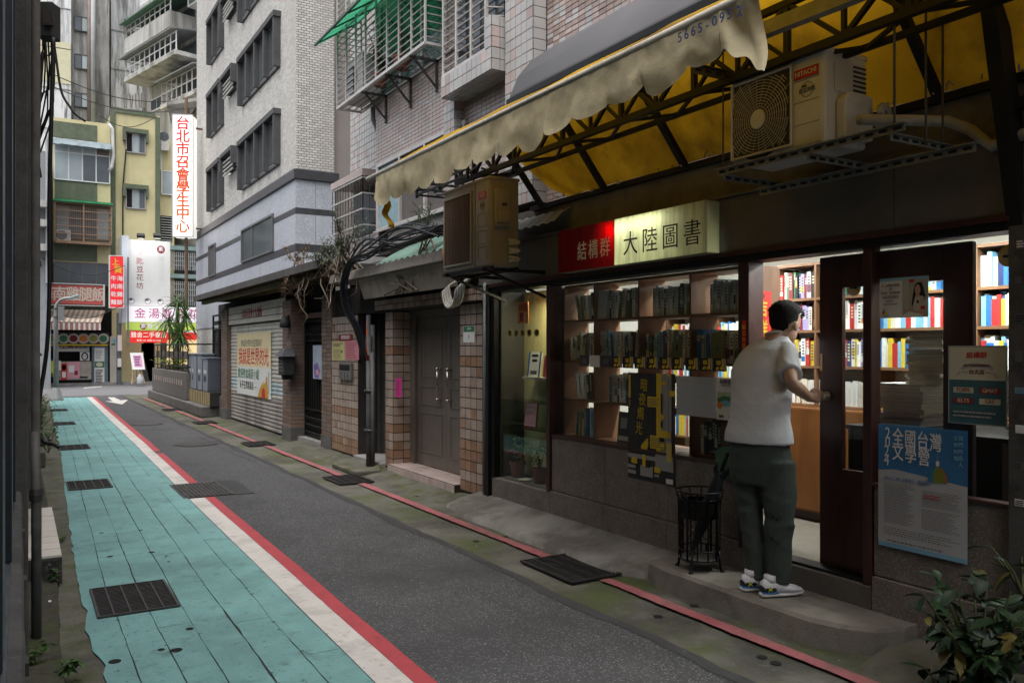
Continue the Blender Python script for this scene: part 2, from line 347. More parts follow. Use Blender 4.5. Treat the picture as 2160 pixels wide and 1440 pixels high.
# ---- painted lines
def strip(name, f0, f1, y0, y1, m, z, step=.12):
    n = max(2, int((y1 - y0) / step)); s = MB()
    s.grid([[V((f0(y), y, z)), V((f1(y), y, z))] for y in [y0 + (y1 - y0) * i / n for i in range(n + 1)]])
    return struct(s.build(name, m))
w0 = lambda y: laneR(y) + .004; w1 = lambda y: laneR(y) + .158 + .004 * noise.noise((y * 2.2, 1, 1)) + .003 * noise.noise((y * 9, 1, 1))
r1 = lambda y: laneR(y) + .255 + .004 * noise.noise((y * 2, 4, 1)) + .004 * noise.noise((y * 11, 1, 6))
strip('white_line', w0, w1, -2, 9.05, M_['white'], .005); strip('white_line', w0, w1, 10.08, 29.7, M_['white'], .005)
strip('red_line', lambda y: w1(y) + .002, r1, -2, 9.05, M_['red'], .005); strip('red_line', lambda y: w1(y) + .002, r1, 10.08, 13.2, M_['red'], .005); strip('red_line', lambda y: w1(y) + .002, r1, 13.5, 29.7, M_['red'], .005)
q0 = lambda y: 3.335 + .012 * noise.noise((y * 2, 0, 2)) + .012 * noise.noise((y * 13, 0, 2)); q1 = lambda y: 3.425 + .014 * noise.noise((y * 2.3, 0, 8)) + .012 * noise.noise((y * 12, 0, 9))
GY = [(4.5, 5.15), (9.1, 9.72), (13.4, 14.0), (17.9, 18.5), (22.2, 22.8)]
e = -2.0
for a, b in GY + [(28.5, 28.6)]:
    strip('red_line', q0, q1, e, a - .03, M_['pinkred'], .006, .04); e = b + .03
# arrow painted on the far road surface
ar = [onZ(*p) for p in [(203,836),(220,839),(247,836),(270,844),(252,853),(222,847),(231,846),(238,843)]]
ar = [onZ(*p) for p in [(227,838),(241,838),(254,844),(270,843),(258,853),(222,846),(238,846)]]
s = MB(); s.poly([(p.x, p.y, .004) for p in ar]); struct(s.build('road_arrow', M_['white']))
s = MB(); s.poly([onZ(*p) + V((0, 0, .001)) for p in [(176,819),(178,817),(215,814),(214,816)]]); struct(s.build('white_line', M_['white']))
# ---- grates
def grate(x0, x1, y0, y1, n, label, z=.008, along='y', loc2=None):
    t = thing('drain_grate', ((x0 + x1) / 2, (y0 + y1) / 2, 0), label, 'drain grate', 'drain grates in the alley')
    box('pit', M_['pit'], x0, x1, y0, y1, z - .003, z - .001, t)
    f = MB(); w = .014
    f.box(x0, x1, y0, y0 + w, z, z + .012).box(x0, x1, y1 - w, y1, z, z + .012).box(x0, x0 + w, y0 + w, y1 - w, z, z + .012).box(x1 - w, x1, y0 + w, y1 - w, z, z + .012)
    f.build('frame', M_['iron'], t)
    b = MB(); k = int((y1 - y0) / .03)
    for i in range(k):
        y = y0 + w + (y1 - y0 - 2 * w) * (i + .5) / k; b.box(x0 + w, x1 - w, y - .0035, y + .0035, z, z + .007)
    b.build('cross_bars', M_['iron'], t)
    m = MB()
    for i in range(1, n):
        x = x0 + (x1 - x0) * i / n; m.box(x - .0045, x + .0045, y0 + w, y1 - w, z + .0005, z + .0105)
    m.build('bearing_bars', M_['iron'], t)
    return t
grate(.385, .83, 5.28, 5.93, 5, 'largest iron drain grate set in the teal lane, closest to the camera')
grate(.46, .90, 10.2, 10.85, 5, 'iron drain grate in the teal lane, second one up the alley from the camera')
grate(.53, .95, 14.3, 14.95, 4, 'iron drain grate in the teal lane, third one up the alley')
grate(.6, 1.0, 19.0, 19.7, 3, 'iron drain grate in the teal lane, fourth one up the alley')
grate(.66, 1.05, 23.3, 24.0, 3, 'iron drain grate in the teal lane, the farthest of them, near the lamp post')
for (a, b), lab in zip(GY, ['iron drain grate across the worn red line in front of the bookshop', 'iron drain grate across the worn red line in front of the tiled doorways', 'small iron drain grate on the worn red line by the barred gate', 'small iron drain grate on the worn red line by the shutter', 'farthest iron drain grate on the worn red line by the planter']):
    grate(3.13, 3.55, a, b, 4, lab, z=.004)
# ---- manhole cover between lane and asphalt, and two round ones beyond
t = thing('manhole_cover', (1.75, 9.55, 0), 'rectangular studded iron cover interrupting the white and red lines', 'manhole cover')
box('plate', M_['iron'], 1.46, 1.98, 9.09, 10.05, .0, .011, t)
m = MB()
for i in range(12):
    for j in range(22):
        if i < 11 and j < 21: m.box(1.485 + i * .043, 1.485 + i * .043 + .026, 9.12 + j * .043, 9.12 + j * .043 + .026, .011, .015)
stuff(m.build('studs', mat('worn_studs', (.07, .068, .066), .6, .4, var=.6, scale=9, dirt=((.45, .44, .42), .7, 7, .6)), t))
fr = MB(); fr.box(1.98, 2.17, 9.06, 10.08, .0, .006); fr.build('asphalt_patch', M_['patch'], t)
def round_cover(px_, py_, r, label):
    p = onZ(px_, py_); t = thing('manhole_cover', p, label, 'manhole cover')
    m = MB(); m.lathe([(r * 1.18, .001), (r * 1.18, .004), (r * 1.05, .005)], (p.x, p.y, 0), 28); m.build('rim', M_['patch'], t)
    m = MB(); m.lathe([(r, .004), (r, .009), (r * .8, .009), (r * .78, .006), (r * .5, .006), (r * .48, .009), (0, .009)], (p.x, p.y, 0), 28); m.build('lid', M_['iron'], t)
round_cover(414, 937, .30, 'round iron manhole cover in the asphalt of the alley')
round_cover(310, 895, .26, 'round iron cover far up the asphalt, with a patched rim')
# drain holes beside the worn red line
wl = MB()
for px_, py_ in [(1006,1100),(968,1096),(1004,1139),(1066,1130),(1388,1296),(1464,1275),(1637,1394),(1607,1381),(880,1046),(842,998),(640,972)]:
    p = onZ(px_, py_); wl.lathe([(.028, .0035), (.0, .003)], (p.x, p.y, zR(p.x, p.y) + .002), 12)
o = struct(wl.build('weep_holes', M_['pit']))
# ---- bookshop kerb pieces: sloped apron and raised step
def apron(y): return .02
m = MB(); rows = []
for i in range(28):
    y = 4.22 + i * .115; e = 3.50 + .14 * max(0, min(1, (4.6 - y) / .3)) + .03 * noise.noise((y * 2, 1, 1)) + (.10 if y > 7 else 0)
    rows.append([V((e, y, zR(e, y) - .01)), V((e + .02, y, .03 + .006 * noise.noise((y * 4, 0, 0)))), V((3.75, y, .075)), V((3.972, y, .12))])
m.grid(rows); struct(m.build('apron_slab', mat('pale_concrete', (.22, .21, .19), .85, var=.28, scale=3, bump=.5, bscale=60, dirt=[((.085, .075, .06), .8, 1.8, .46), ((.22, .1, .05), .4, 5, .66)]), smooth=True))
pts = [(3.995, 4.32), (3.62, 4.30), (3.58, 4.1), (3.565, 3.4), (3.57, 2.95), (3.62, 2.8), (3.72, 2.66), (3.86, 2.6), (3.995, 2.6)]
m = MB(); n = len(pts)
top = [V((x + (.02 if x < 3.9 else 0), y, .135)) for x, y in pts]; bot = [V((x - .02, y, -.02)) for x, y in pts]; mid = [V((x, y, .115)) for x, y in pts]
m.poly(list(reversed(top)));
for A, B in ((top, mid), (mid, bot)):
    for i in range(n - 1): m.poly([A[i], A[i + 1], B[i + 1], B[i]])
struct(m.build('entrance_step', mat('step_concrete', (.15, .135, .115), .85, var=.3, scale=4, bump=.5, bscale=50, dirt=[((.05, .05, .035), .7, 2.2, .52), ((.18, .1, .05), .4, 4, .62)]), bevel=.012))
m = MB(); rows = []
for i in range(12):
    y = 1.2 + i * .13; rows.append([V((3.5 + .1 * noise.noise((y * 2, 7, 1)), y, -.01)), V((3.72, y, .04 + .04 * noise.noise((y * 3, 1, 5)))), V((3.995, y, .07 + .03 * noise.noise((y * 3, 2, 5))))])
m.grid(rows); struct(m.build('broken_kerb', M_['mossy'], smooth=True))
# ground in front of the tiled doors: rough mortar
m = MB(); rows = []
for i in range(40):
    y = 7.3 + i * .16; rows.append([V((3.55 + .06 * noise.noise((y * 2, 3, 1)), y, zR(3.55, y) - .012)), V((3.75, y, .02 + .02 * noise.noise((y * 2.5, 1, 9)))), V((4.02, y, .05 + .02 * noise.noise((y * 3, 2, 9))))])
m.grid(rows); struct(m.build('mortar_edge', M_['mossy'], smooth=True))
m = MB(); m.slab([onZ(700, 965, .05), onZ(700, 985, .0), onZ(748, 1003, .0), onZ(803, 1000, .0), onZ(802, 983, .05)], (0, 0, .05))
struct(m.build('stone_step', M_['mossy'], bevel=.01))

# cracks and trench outlines in the asphalt, grit and litter
ck_ = MB(); rk = random.Random(21)
def crackline(pts, w):
    P = []
    for (a, b) in zip(pts, pts[1:]):
        n = max(2, int((V(b) - V(a)).length / .06))
        for k in range(n): q_ = V(a).lerp(V(b), k / n); P.append(V((q_.x + .014 * noise.noise((q_.x * 7, q_.y * 7, 1)) + .006 * noise.noise((q_.x * 30, q_.y * 30, 2)), q_.y + .014 * noise.noise((q_.x * 7, q_.y * 7, 5)), .0042)))
    d = (V(pts[-1]) - V(pts[0])).normalized(); s_ = V((-d.y, d.x, 0)); ck_.grid([[p - s_ * w * (.3 + .7 * abs(noise.noise((p.x * 9, p.y * 9, 8)))), p + s_ * w * (.3 + .7 * abs(noise.noise((p.x * 11, p.y * 11, 4))))] for p in P])
crackline([(2.15, 9.0, 0), (2.2, 10.1, 0)], .006); crackline([(1.75, 10.12, 0), (2.2, 10.1, 0)], .006); crackline([(1.9, 12.3, 0), (2.9, 12.1, 0)], .008); crackline([(1.95, 14.6, 0), (2.85, 14.9, 0)], .008); crackline([(2.0, 17.1, 0), (2.8, 17.0, 0)], .009); crackline([(2.75, 11.0, 0), (2.7, 14.0, 0), (2.8, 18, 0)], .006)
crackline([(1.9, 20.4, 0), (2.9, 20.6, 0)], .01); crackline([(2.5, 4.2, 0), (2.62, 6.2, 0), (2.55, 7.4, 0)], .0022); crackline([(1.95, 5.2, 0), (2.2, 6.0, 0)], .002)
struct(ck_.build('road_cracks', mat('crack_dark', (.018, .018, .018), .95, var=0, bump=0)))
gr_ = MB()
for k in range(260):
    x = rk.uniform(2.9, 3.9) if k % 3 else rk.uniform(1.8, 2.9); y = rk.uniform(2.6, 9); s_ = rk.uniform(.0018, .006); z = (zR(x, y) if x > 2.95 else 0) + .003
    gr_.add([(x + s_, y, z), (x - s_ * .6, y + s_ * .8, z), (x - s_ * .6, y - s_ * .8, z), (x, y, z + s_ * 1.1)], [(0, 1, 3), (1, 2, 3), (2, 0, 3)])
o = stuff(gr_.build('grit', mat('grit_pale', (.26, .24, .21), .9, var=.4, scale=50, bump=0)))
# ================================================================== BOOKSHOP
FX = 4.0                                    # shop front plane
def zX(x, y, X=FX): return onX(x, y, X).z
class Sheet:
    """a flat printed sheet or board hung at its real place: O top-left corner, r along its width, d down"""
    def __init__(s, name, label, cat, O, r, d, m, group=None, th=.002, parent=None):
        s.O, s.r, s.d = V(O), V(r), V(d); s.n = s.d.cross(s.r).normalized(); s.W = s.r.length; s.Hh = s.d.length
        s.ru, s.du = s.r.normalized(), s.d.normalized(); s.k = 0
        b = MB(); b.slab([s.O, s.O + s.d, s.O + s.d + s.r, s.O + s.r], -s.n * th)
        s.o = b.build(name, m, parent); s.top = s.o if parent is None else parent
        if label: tag(s.o, label, cat, group)
    def pt(s, u, v, e): return s.O + s.r * u + s.d * v + s.n * e
    def quad(s, pts, m, name='print', e=None):
        s.k += 1; e = .0006 + .0003 * s.k if e is None else e
        b = MB(); b.poly([s.pt(u, v, e) for u, v in pts]); return b.build(name, m, s.top)
    def rect(s, u0, u1, v0, v1, m, name='print', e=None): return s.quad([(u0, v0), (u0, v1), (u1, v1), (u1, v0)], m, name, e)
    def ell(s, u, v, ru, rv, m, n=16, name='print'): return s.quad([(u + ru * cos(2 * pi * k / n), v + rv * sin(2 * pi * k / n)) for k in range(n)], m, name)
    def lines(s, u0, u1, v0, v1, n, m, seed=1, fill=.45, name='fine_print', dash=.09):
        q = random.Random(seed); b = MB(); s.k += 1; e = .0006 + .0003 * s.k
        for i in range(n):
            v = v0 + (v1 - v0) * (i + .5) / n; h = (v1 - v0) / n * fill / 2; u = u0; end = u1 - (u1 - u0) * q.random() * .35
            while u < end:
                w = (u1 - u0) * q.uniform(dash * .5, dash * 1.6); w = min(w, end - u)
                b.poly([s.pt(u, v - h, e), s.pt(u, v + h, e), s.pt(u + w, v + h, e), s.pt(u + w, v - h, e)]); u += w + (u1 - u0) * .015
        return b.build(name, m, s.top)
    def txt(s, body, u, v, size, m, vert=False, bold=0, xs=1, ls=1, name='lettering', rot=0, align='CENTER'):
        s.k += 1; R3 = Matrix((s.ru, -s.du, s.n)).transposed()
        if rot: R3 = R3 @ Matrix.Rotation(rot, 3, 'Z')
        return text('\n'.join(body) if vert else body, size, s.pt(u, v, .001 + .0003 * s.k), R3.to_euler(), m, s.top, name, bold, xs, ls, .0006, align)
def sheetX(name, label, cat, X, yl, yr, zt, zb, m, group=None, th=.002): return Sheet(name, label, cat, (X, yl, zt), (0, yr - yl, 0), (0, 0, zb - zt), m, group, th)
def sheetY(name, label, cat, Y, xl, xr, zt, zb, m, group=None, th=.002, parent=None): return Sheet(name, label, cat, (xl, Y, zt), (xr - xl, 0, 0), (0, 0, zb - zt), m, group, th, parent)
def ink(name, c, rough=.7): return mat('print_' + name, c, rough, var=.05, bump=0)
I = dict(k=ink('black', (.015, .015, .016)), w=ink('white', (.72, .71, .7)), r=ink('red', (.55, .03, .03)), y=ink('yellow', (.68, .48, .03)), b=ink('blue', (.04, .13, .36)), g=ink('green', (.05, .19, .1)),
         gr=ink('grey', (.33, .33, .34)), dk=ink('dark_grey', (.1, .1, .105)), cr=ink('cream', (.6, .57, .44)), te=ink('teal', (.05, .13, .16)), lb=ink('light_blue', (.2, .42, .58)), or_=ink('orange', (.62, .2, .04)),
         pk=ink('pink', (.62, .3, .36)), ma=ink('maroon', (.2, .02, .03)), sk=ink('skin', (.52, .31, .22)), ol=ink('olive', (.3, .33, .1)), mg=ink('magenta', (.5, .03, .22)), lm=ink('lime', (.42, .55, .07)))
GL = glass_mat('window_glass', (.93, .95, .94), .9)
WOODD = mat('dark_red_wood', (.055, .016, .012), .38, var=.35, scale=3, bump=.1, streak=1, dirt=((.02, .008, .006), .6, 5, .5), spec=.5)
WOOD = mat('shelf_wood', (.22, .11, .055), .5, var=.3, scale=2.2, bump=.1, dirt=((.13, .06, .03), .5, 9, .5), streak=1)
WOODO = mat('orange_veneer', (.22, .085, .024), .45, var=.25, scale=2.5, bump=.06, streak=1, dirt=((.13, .045, .012), .5, 8, .5))
STONE = mat('washed_stone_panel', (.175, .15, .132), .75, var=.25, scale=7, bump=.35, bscale=220, speck=((.32, .28, .25), 190, .86), dirt=[((.09, .075, .065), .5, 1.8, .52), ((.05, .045, .04), .6, 13, .68)])
FASC = mat('fascia_board', (.112, .102, .095), .8, var=.25, scale=2, bump=.25, bscale=60, streak=1, dirt=[((.06, .053, .045), .7, 2.6, .5), ((.24, .21, .18), .3, 4, .62)])
FASC2 = mat('cement_band', (.145, .13, .115), .85, var=.25, scale=2.5, bump=.3, dirt=((.07, .06, .05), .7, 3.2, .5))
WALLIN = mat('interior_wall', (.62, .6, .56), .8, var=.06, bump=0)
shop = thing('bookshop', (5.5, 4.6, 0), 'ground floor bookshop with stone panels, dark red timber door and lit display windows', 'shop')
def sb(name, m, *a, **k): return box(name, m, *a, parent=shop, **k)
# shell
sb('floor', mat('terrazzo_floor', (.17, .155, .125), .5, var=.15, scale=8, bump=.05), 4.06, 6.4, 1.4, 7.05, .05, .27)
sb('ceiling', WALLIN, 4.05, 6.5, 1.4, 7.05, 2.46, 2.56)
sb('back_wall', WALLIN, 6.4, 6.5, 1.4, 7.05, .27, 2.46); sb('side_wall', WALLIN, 4.2, 6.4, 1.3, 1.4, .05, 2.46); sb('side_wall', WALLIN, 4.32, 6.4, 7.0, 7.1, .27, 2.46)
# plinth and stone panels, jointed
for a, b in ((3.78, 4.52), (4.523, 5.27), (5.273, 6.03)):
    sb('plinth_stone', STONE, 3.966, 4.12, a, b, .02, .316, bevel=.004); sb('wall_panel', STONE, 3.985, 4.11, a, b, .322, .785, bevel=.003)
for a, b in ((6.033, 6.55), (6.553, 7.06)): sb('plinth_stone', STONE, 3.966, 4.12, a, b, .02, .30, bevel=.004)
sb('plinth_stone', STONE, 3.966, 4.12, 2.13, 2.865, .02, .32, bevel=.004); sb('wall_panel', STONE, 3.985, 4.11, 2.13, 2.865, .326, .805, bevel=.003)
sb('door_threshold', mat('threshold_stone', (.14, .125, .11), .7, var=.3, scale=6, bump=.3, dirt=((.05, .05, .04), .6, 3, .52)), 3.97, 4.12, 2.868, 3.777, .02, .262, bevel=.008)
sb('door_track', M_['black'], 3.99, 4.10, 2.30, 3.77, .264, .28)
# posts, head, sill
P = WOODD
sb('door_post', P, 3.965, 4.10, 3.745, 3.835, .28, 2.10, bevel=.004); sb('window_post', P, 3.965, 4.10, 6.034, 6.088, .30, 2.10, bevel=.004); sb('door_post', P, 3.972, 4.055, 2.872, 2.925, .266, 2.10, bevel=.004)
sb('head_beam', M_['black'], 3.955, 4.12, 2.12, 7.06, 2.10, 2.165, bevel=.004); sb('head_lip', P, 3.93, 3.955, 2.12, 7.06, 2.142, 2.172)
sb('window_sill', P, 3.975, 4.10, 3.836, 6.033, .786, .806); sb('window_sill', P, 3.975, 4.05, 2.13, 2.871, .806, .822)
sb('corner_post', M_['black'], 3.96, 4.10, 7.0, 7.065, .302, 2.10)
for a, b in ((3.836, 4.93), (4.935, 6.033)): sb('window_pane', GL, 4.012, 4.017, a, b, .808, 2.10)
sb('window_pane', GL, 4.006, 4.011, 2.16, 2.871, .822, 2.10); sb('window_pane', GL, 4.012, 4.017, 6.09, 7.0, .31, 2.10)
# fascia boards and the band above
for a, b in ((1.3, 2.72), (2.724, 4.02), (4.024, 5.75), (5.754, 7.3)): sb('fascia_board', FASC, 3.95, 4.2, a, b, 2.175, 2.525, bevel=.003)
for a, b in ((1.3, 3.1), (3.103, 5.0), (5.003, 7.3)): sb('cement_band', FASC2, 3.985, 4.2, a, b, 2.53, 2.80, bevel=.003)
sb('band_ledge', FASC2, 3.93, 3.985, 1.3, 7.3, 2.528, 2.545)
sb('pillar', mat('stickered_pillar', (.075, .07, .066), .75, var=.3, scale=5, bump=.3, dirt=[((.02, .02, .02), .7, 6, .5), ((.22, .21, .2), .5, 18, .66)]), 3.94, 4.2, 1.3, 2.128, .0, 2.172)
# steel shutter rail at the far jamb
sb('shutter_rail', M_['black'], 3.93, 4.10, 7.07, 7.12, .02, 2.17); sb('jamb', M_['darkcon'], 3.99, 4.2, 7.12, 7.30, .0, 2.17)
t_ = MB(); t_.tube([(3.96, 7.17, .05), (3.96, 7.17, 2.2)], .028, 10); t_.build('downpipe', mat('grey_pvc', (.13, .14, .145), .5), shop, smooth=True)
# sliding door leaf
ly0, ly1 = 2.37, 3.285
dr = MB(); dr.box(4.066, 4.10, ly1 - .155, ly1, .285, 2.085).box(4.066, 4.10, ly0, ly0 + .155, .285, 2.085).box(4.066, 4.10, ly0 + .155, ly1 - .155, 1.90, 2.085).box(4.066, 4.10, ly0 + .155, ly1 - .155, .285, .86)
dl = dr.build('sliding_door', WOODD, shop, bevel=.004)
box('pane', GL, 4.08, 4.085, ly0 + .155, ly1 - .155, .86, 1.90, dl)
hb = MB(); hb.lathe([(.0, 0), (.026, 0), (.028, -.012), (.017, -.02), (.016, -.03), (.024, -.04), (.022, -.052), (.0, -.056)], (4.064, 3.225, 1.275), 16, 'x'); KNOB = hb.build('door_knob', mat('worn_brass', (.5, .45, .36), .3, .9, var=.1, bump=0), dl, smooth=True)
hb = MB(); hb.box(4.062, 4.066, 3.262, 3.278, 1.42, 1.52); hb.build('lock_plate', mat('brass', (.4, .3, .12), .35, .9), dl)
# display niche
ny = mat('niche_back', (.62, .57, .30), .6, var=.08, scale=1.5, bump=0)
sb('niche_back', ny, 4.28, 4.31, 6.09, 7.0, .302, 2.10); sb('niche_side', mat('niche_side', (.06, .055, .05), .6), 4.02, 4.28, 6.965, 6.999, .302, 2.10); sb('niche_side', WOODD, 4.105, 4.28, 6.05, 6.088, .302, 2.10)
sb('niche_floor', STONE, 4.018, 4.28, 6.09, 6.96, .300, .312)
gs = glass_mat('glass_shelf', (.75, .85, .8), 1)
for z in (.80, 1.05): sb('glass_shelf', gs, 4.03, 4.275, 6.095, 6.96, z, z + .008)
sb('book_ledge', mat('cream_ledge', (.6, .57, .45), .6), 4.12, 4.275, 6.09, 6.74, 1.262, 1.285)
nl = MB(); nl.lathe([(.0, 0), (.03, 0), (.035, .03), (.0, .035)], (4.15, 6.3, 2.06), 14); nl.build('niche_lamp', mat('lamp_warm', (1, .95, .7), emit=14, ecol=(1, .93, .66), bump=0, var=0), shop)
area('niche_light', (4.14, 6.3, 2.05), (0, radians(18), 0), .1, .3, 4.5, (1, .92, .6))
# fluorescent tubes on the ceiling
LAMP = mat('tube_light', (1, 1, 1), emit=16, ecol=(.95, 1, .96), bump=0, var=0)
for i, (x, a, b, pw) in enumerate(((4.72, 2.2, 3.5, 24), (4.72, 4.3, 5.6, 20), (5.62, 2.6, 4.0, 15), (5.7, 5.0, 6.3, 14))):
    f = sb('ceiling_lamp', WALLIN, x - .06, x + .06, a, b, 2.42, 2.459); m = MB(); m.tube([(x, a + .03, 2.40), (x, b - .03, 2.40)], .014, 8); m.build('tube', LAMP, f)
    area('tube_light', (x, (a + b) / 2, 2.385), (0, 0, 0), .1, b - a - .1, pw, (.95, 1, .97))
# ------------------------------------------------------------------ bookcases
def bookcase(label, x0, x1, y0, y1, zs, divs, wood, back=None, zb=None, th=.018):
    t = thing('bookcase', ((x0 + x1) / 2, (y0 + y1) / 2, zs[0]), label, 'bookcase')
    for z in zs: box('shelf', wood, x0, x1, y0 + th / 2, y1 - th / 2, z - .02, z, t)
    for y in [y0] + divs + [y1]: 
        for a, b in zip(zs, zs[1:]): box('divider', wood, x0 - .002, x1, y - th / 2, y + th / 2, a + .0005, b - .0205, t)
    if back is not None: box('back_panel', back, x1 + .002, x1 + .012, y0, y1, zs[0], zs[-1], t)
    return t
BW_Z = [.806, 1.118, 1.450, 1.795, 2.097]
BW_D = [5.575, 5.0, 4.43]
bookcase('open-backed brown bookcase filling the long shop window', 4.11, 4.37, 3.86, 6.02, BW_Z, BW_D, WOOD)
BA_Z = [1.13, 1.42, 1.69, 1.935, 2.2]
bookcase('tall bookcase seen through the open doorway, over a brown cabinet', 5.15, 5.40, 1.5, 4.57, BA_Z, [2.2, 2.98, 3.72, 4.2], WOOD, WALLIN)
t = thing('cabinet', (5.3, 3.0, .27), 'brown veneer cabinet under the bookcase inside the doorway', 'cabinet')
for a, b in ((1.5, 2.3), (2.303, 3.1), (3.103, 3.84), (3.843, 4.57)): box('cabinet_door', WOODO, 5.03, 5.05, a, b, .36, 1.10, t)
box('carcass', WOODO, 5.051, 5.40, 1.5, 4.57, .34, 1.107, t); box('kick_board', WOODD, 5.08, 5.38, 1.5, 4.57, .27, .339, t)
bookcase('bookcase against the back wall of the shop, behind the window shelves', 6.10, 6.36, 4.7, 6.95, [.3, .62, .94, 1.26, 1.58, 1.9, 2.2], [5.45, 6.2], WOOD, WALLIN)
t = thing('desk', (4.55, 2.6, .27), 'dark desk carrying magazine piles behind the fixed glass pane', 'desk')
box('desk_top', M_['black'], 4.18, 4.9, 2.05, 3.2, 1.08, 1.105, t); box('desk_side', M_['black'], 4.2, 4.88, 3.16, 3.19, .27, 1.079, t); box('desk_side', M_['black'], 4.2, 4.88, 2.3, 2.33, .27, 1.079, t); box('desk_front', M_['black'], 4.2, 4.22, 2.335, 3.155, .5, 1.079, t)
# ------------------------------------------------------------------ books: one object each
BC = {'cream': (.70, .65, .53), 'pale grey': (.58, .59, .58), 'white': (.80, .79, .77), 'dark grey': (.06, .06, .065), 'black': (.018, .018, .02), 'brown': (.22, .12, .06), 'olive': (.2, .2, .1), 'blue': (.03, .15, .42), 'navy': (.02, .035, .12),
      'teal': (.03, .16, .2), 'red': (.5, .03, .03), 'orange': (.62, .17, .03), 'yellow': (.7, .5, .05), 'maroon': (.2, .02, .04), 'green': (.04, .2, .07), 'lilac': (.33, .28, .5), 'light blue': (.22, .46, .66), 'tan': (.54, .42, .27)}
BM = {k: mat('book_' + k.replace(' ', '_'), c, .55, var=.12, scale=30, bump=0) for k, c in BC.items()}
PAGE = mat('page_edges', (.6, .57, .48), .9, var=.1, scale=60, bump=0)
ORD = 'first second third fourth fifth sixth seventh eighth ninth tenth eleventh twelfth thirteenth fourteenth fifteenth sixteenth seventeenth eighteenth nineteenth twentieth twenty-first twenty-second twenty-third twenty-fourth twenty-fifth twenty-sixth twenty-seventh twenty-eighth twenty-ninth thirtieth thirty-first thirty-second thirty-third thirty-fourth thirty-fifth'.split()
rb = random.Random(11)
def book(X, y, z, th, h, depth, colr, lean, label, group, band=None, detail=True):
    """spine to -X, standing on z; y is the edge nearest the reader's left"""
    t = thing('book', (X, y - th / 2, z), label, 'book', group); o = V((X, y - th / 2, z))
    rot = Matrix.Rotation(-lean, 3, 'X') if lean else Matrix.Identity(3)
    lift = abs(sin(lean)) * th / 2
    def pt(x, yy, zz): p = rot @ V((x, yy, zz)); return o + p + V((0, 0, lift))
    def bx(name, m, x0, x1, y0, y1, z0, z1):
        b = MB(); b.box(x0, x1, y0, y1, z0, z1); b.v = [pt(*p) for p in b.v]; return b.build(name, m, t)
    w = th / 2
    b = MB(); b.box(0, .003, -w, w, 0, h); b.box(.003, depth, -w, -w + .0025, 0, h); b.box(.003, depth, w - .0025, w, 0, h); b.v = [pt(*p) for p in b.v]; b.build('cover', BM[colr], t)
    if detail:
        bx('pages', PAGE, .0035, depth - .004, -w + .003, w - .003, .003, h - .004)
        if band:
            z0 = h * band[1]; bx('spine_label', BM[band[0]], -.0006, -.0001, -w * .9, w * .9, z0, z0 + h * band[2])
        if th > .016:
            b = MB(); n = rb.randint(3, 7); zz = h * rb.uniform(.86, .92)
            for k in range(n):
                s = min(th * .28, .009); 
                if zz - 2 * s < h * .2: break
                b.box(-.0012, -.0007, -s, s, zz - 2 * s, zz - .6 * s); zz -= 2.5 * s
            dark = sum(BC[colr]) < .6; b.v = [pt(*p) for p in b.v]
            if b.v: b.build('spine_title', I['cr'] if dark else I['dk'], t)
    return t
NB = [0]
def row(X, yl, yr, z, hmax, depth, pal, place, group, lean0=0, hmin=.19, tmin=.014, tmax=.034, leftover=0.0, maxn=40, detail=True, gap=.02):
    y = yl; i = 0; cols = []
    ln = lean0
    while y - .03 > yr and i < maxn and i < len(ORD):
        th = rb.uniform(tmin, tmax); h = rb.uniform(hmin, hmax); c = rb.choice(pal)
        if y - th < yr: break
        if rb.random() < .05: ln = rb.choice([0, 0, -.12, .1])
        sh = h * abs(sin(ln))
        if ln and y - th - sh < yr: ln = 0; sh = 0
        band = (rb.choice(pal), rb.uniform(.1, .7), rb.uniform(.12, .3)) if rb.random() < .55 else None
        yy = y - (sh if ln > 0 else 0)
        book(X + rb.uniform(0, gap), yy, z + .0004, th, h, depth * rb.uniform(.85, 1), c, ln, f'{c} book, {ORD[i]} from the far end, {place}', group, band, detail)
        NB[0] += 1; y -= th + .0008 + sh * (1 if ln else 0); i += 1
        if ln: ln *= .8
        if abs(ln) < .05: ln = 0
    return y
DIM = ['cream', 'cream', 'pale grey', 'pale grey', 'white', 'dark grey', 'white', 'cream', 'tan', 'white', 'cream', 'pale grey', 'olive']
MIX = DIM + ['blue', 'teal', 'light blue', 'maroon', 'green', 'brown', 'pale grey', 'cream']
BRT = ['white', 'white', 'cream', 'white', 'red', 'orange', 'blue', 'yellow', 'maroon', 'black', 'green', 'lilac', 'light blue', 'navy', 'pale grey', 'white']
BLU = ['white', 'white', 'light blue', 'blue', 'white', 'cream', 'light blue', 'white', 'blue', 'lilac', 'navy']
bays = [(6.0, 5.60), (5.555, 5.03), (4.98, 4.46), (4.41, 3.885)]
bn = ['farthest bay', 'second bay', 'third bay', 'bay next to the door']
G_ = 'books on the window shelves'
for k, (a, b) in enumerate(bays):
    row(4.14, a - (.09 if k in (0, 2) else .02 if k != 3 else .13), b, BW_Z[3], .235, .17, DIM, 'top window shelf, ' + bn[k], G_, lean0=.22 if k == 0 else 0, hmin=.2)
    row(4.14, a - .005, b, BW_Z[2], .245, .17, MIX, 'second window shelf, ' + bn[k], G_, lean0=.12 if k == 0 else 0)
row(4.14, 5.93, 5.60, BW_Z[1], .24, .17, MIX, 'third window shelf, ' + bn[0], G_, lean0=.2, hmin=.2); row(4.14, 5.42, 5.04, BW_Z[1], .24, .17, MIX, 'third window shelf, ' + bn[1], G_, hmin=.18)
row(4.14, 5.9, 5.62, BW_Z[0] + .001, .25, .17, MIX, 'lowest window shelf, ' + bn[0], G_, lean0=-.1, tmin=.02, tmax=.045)
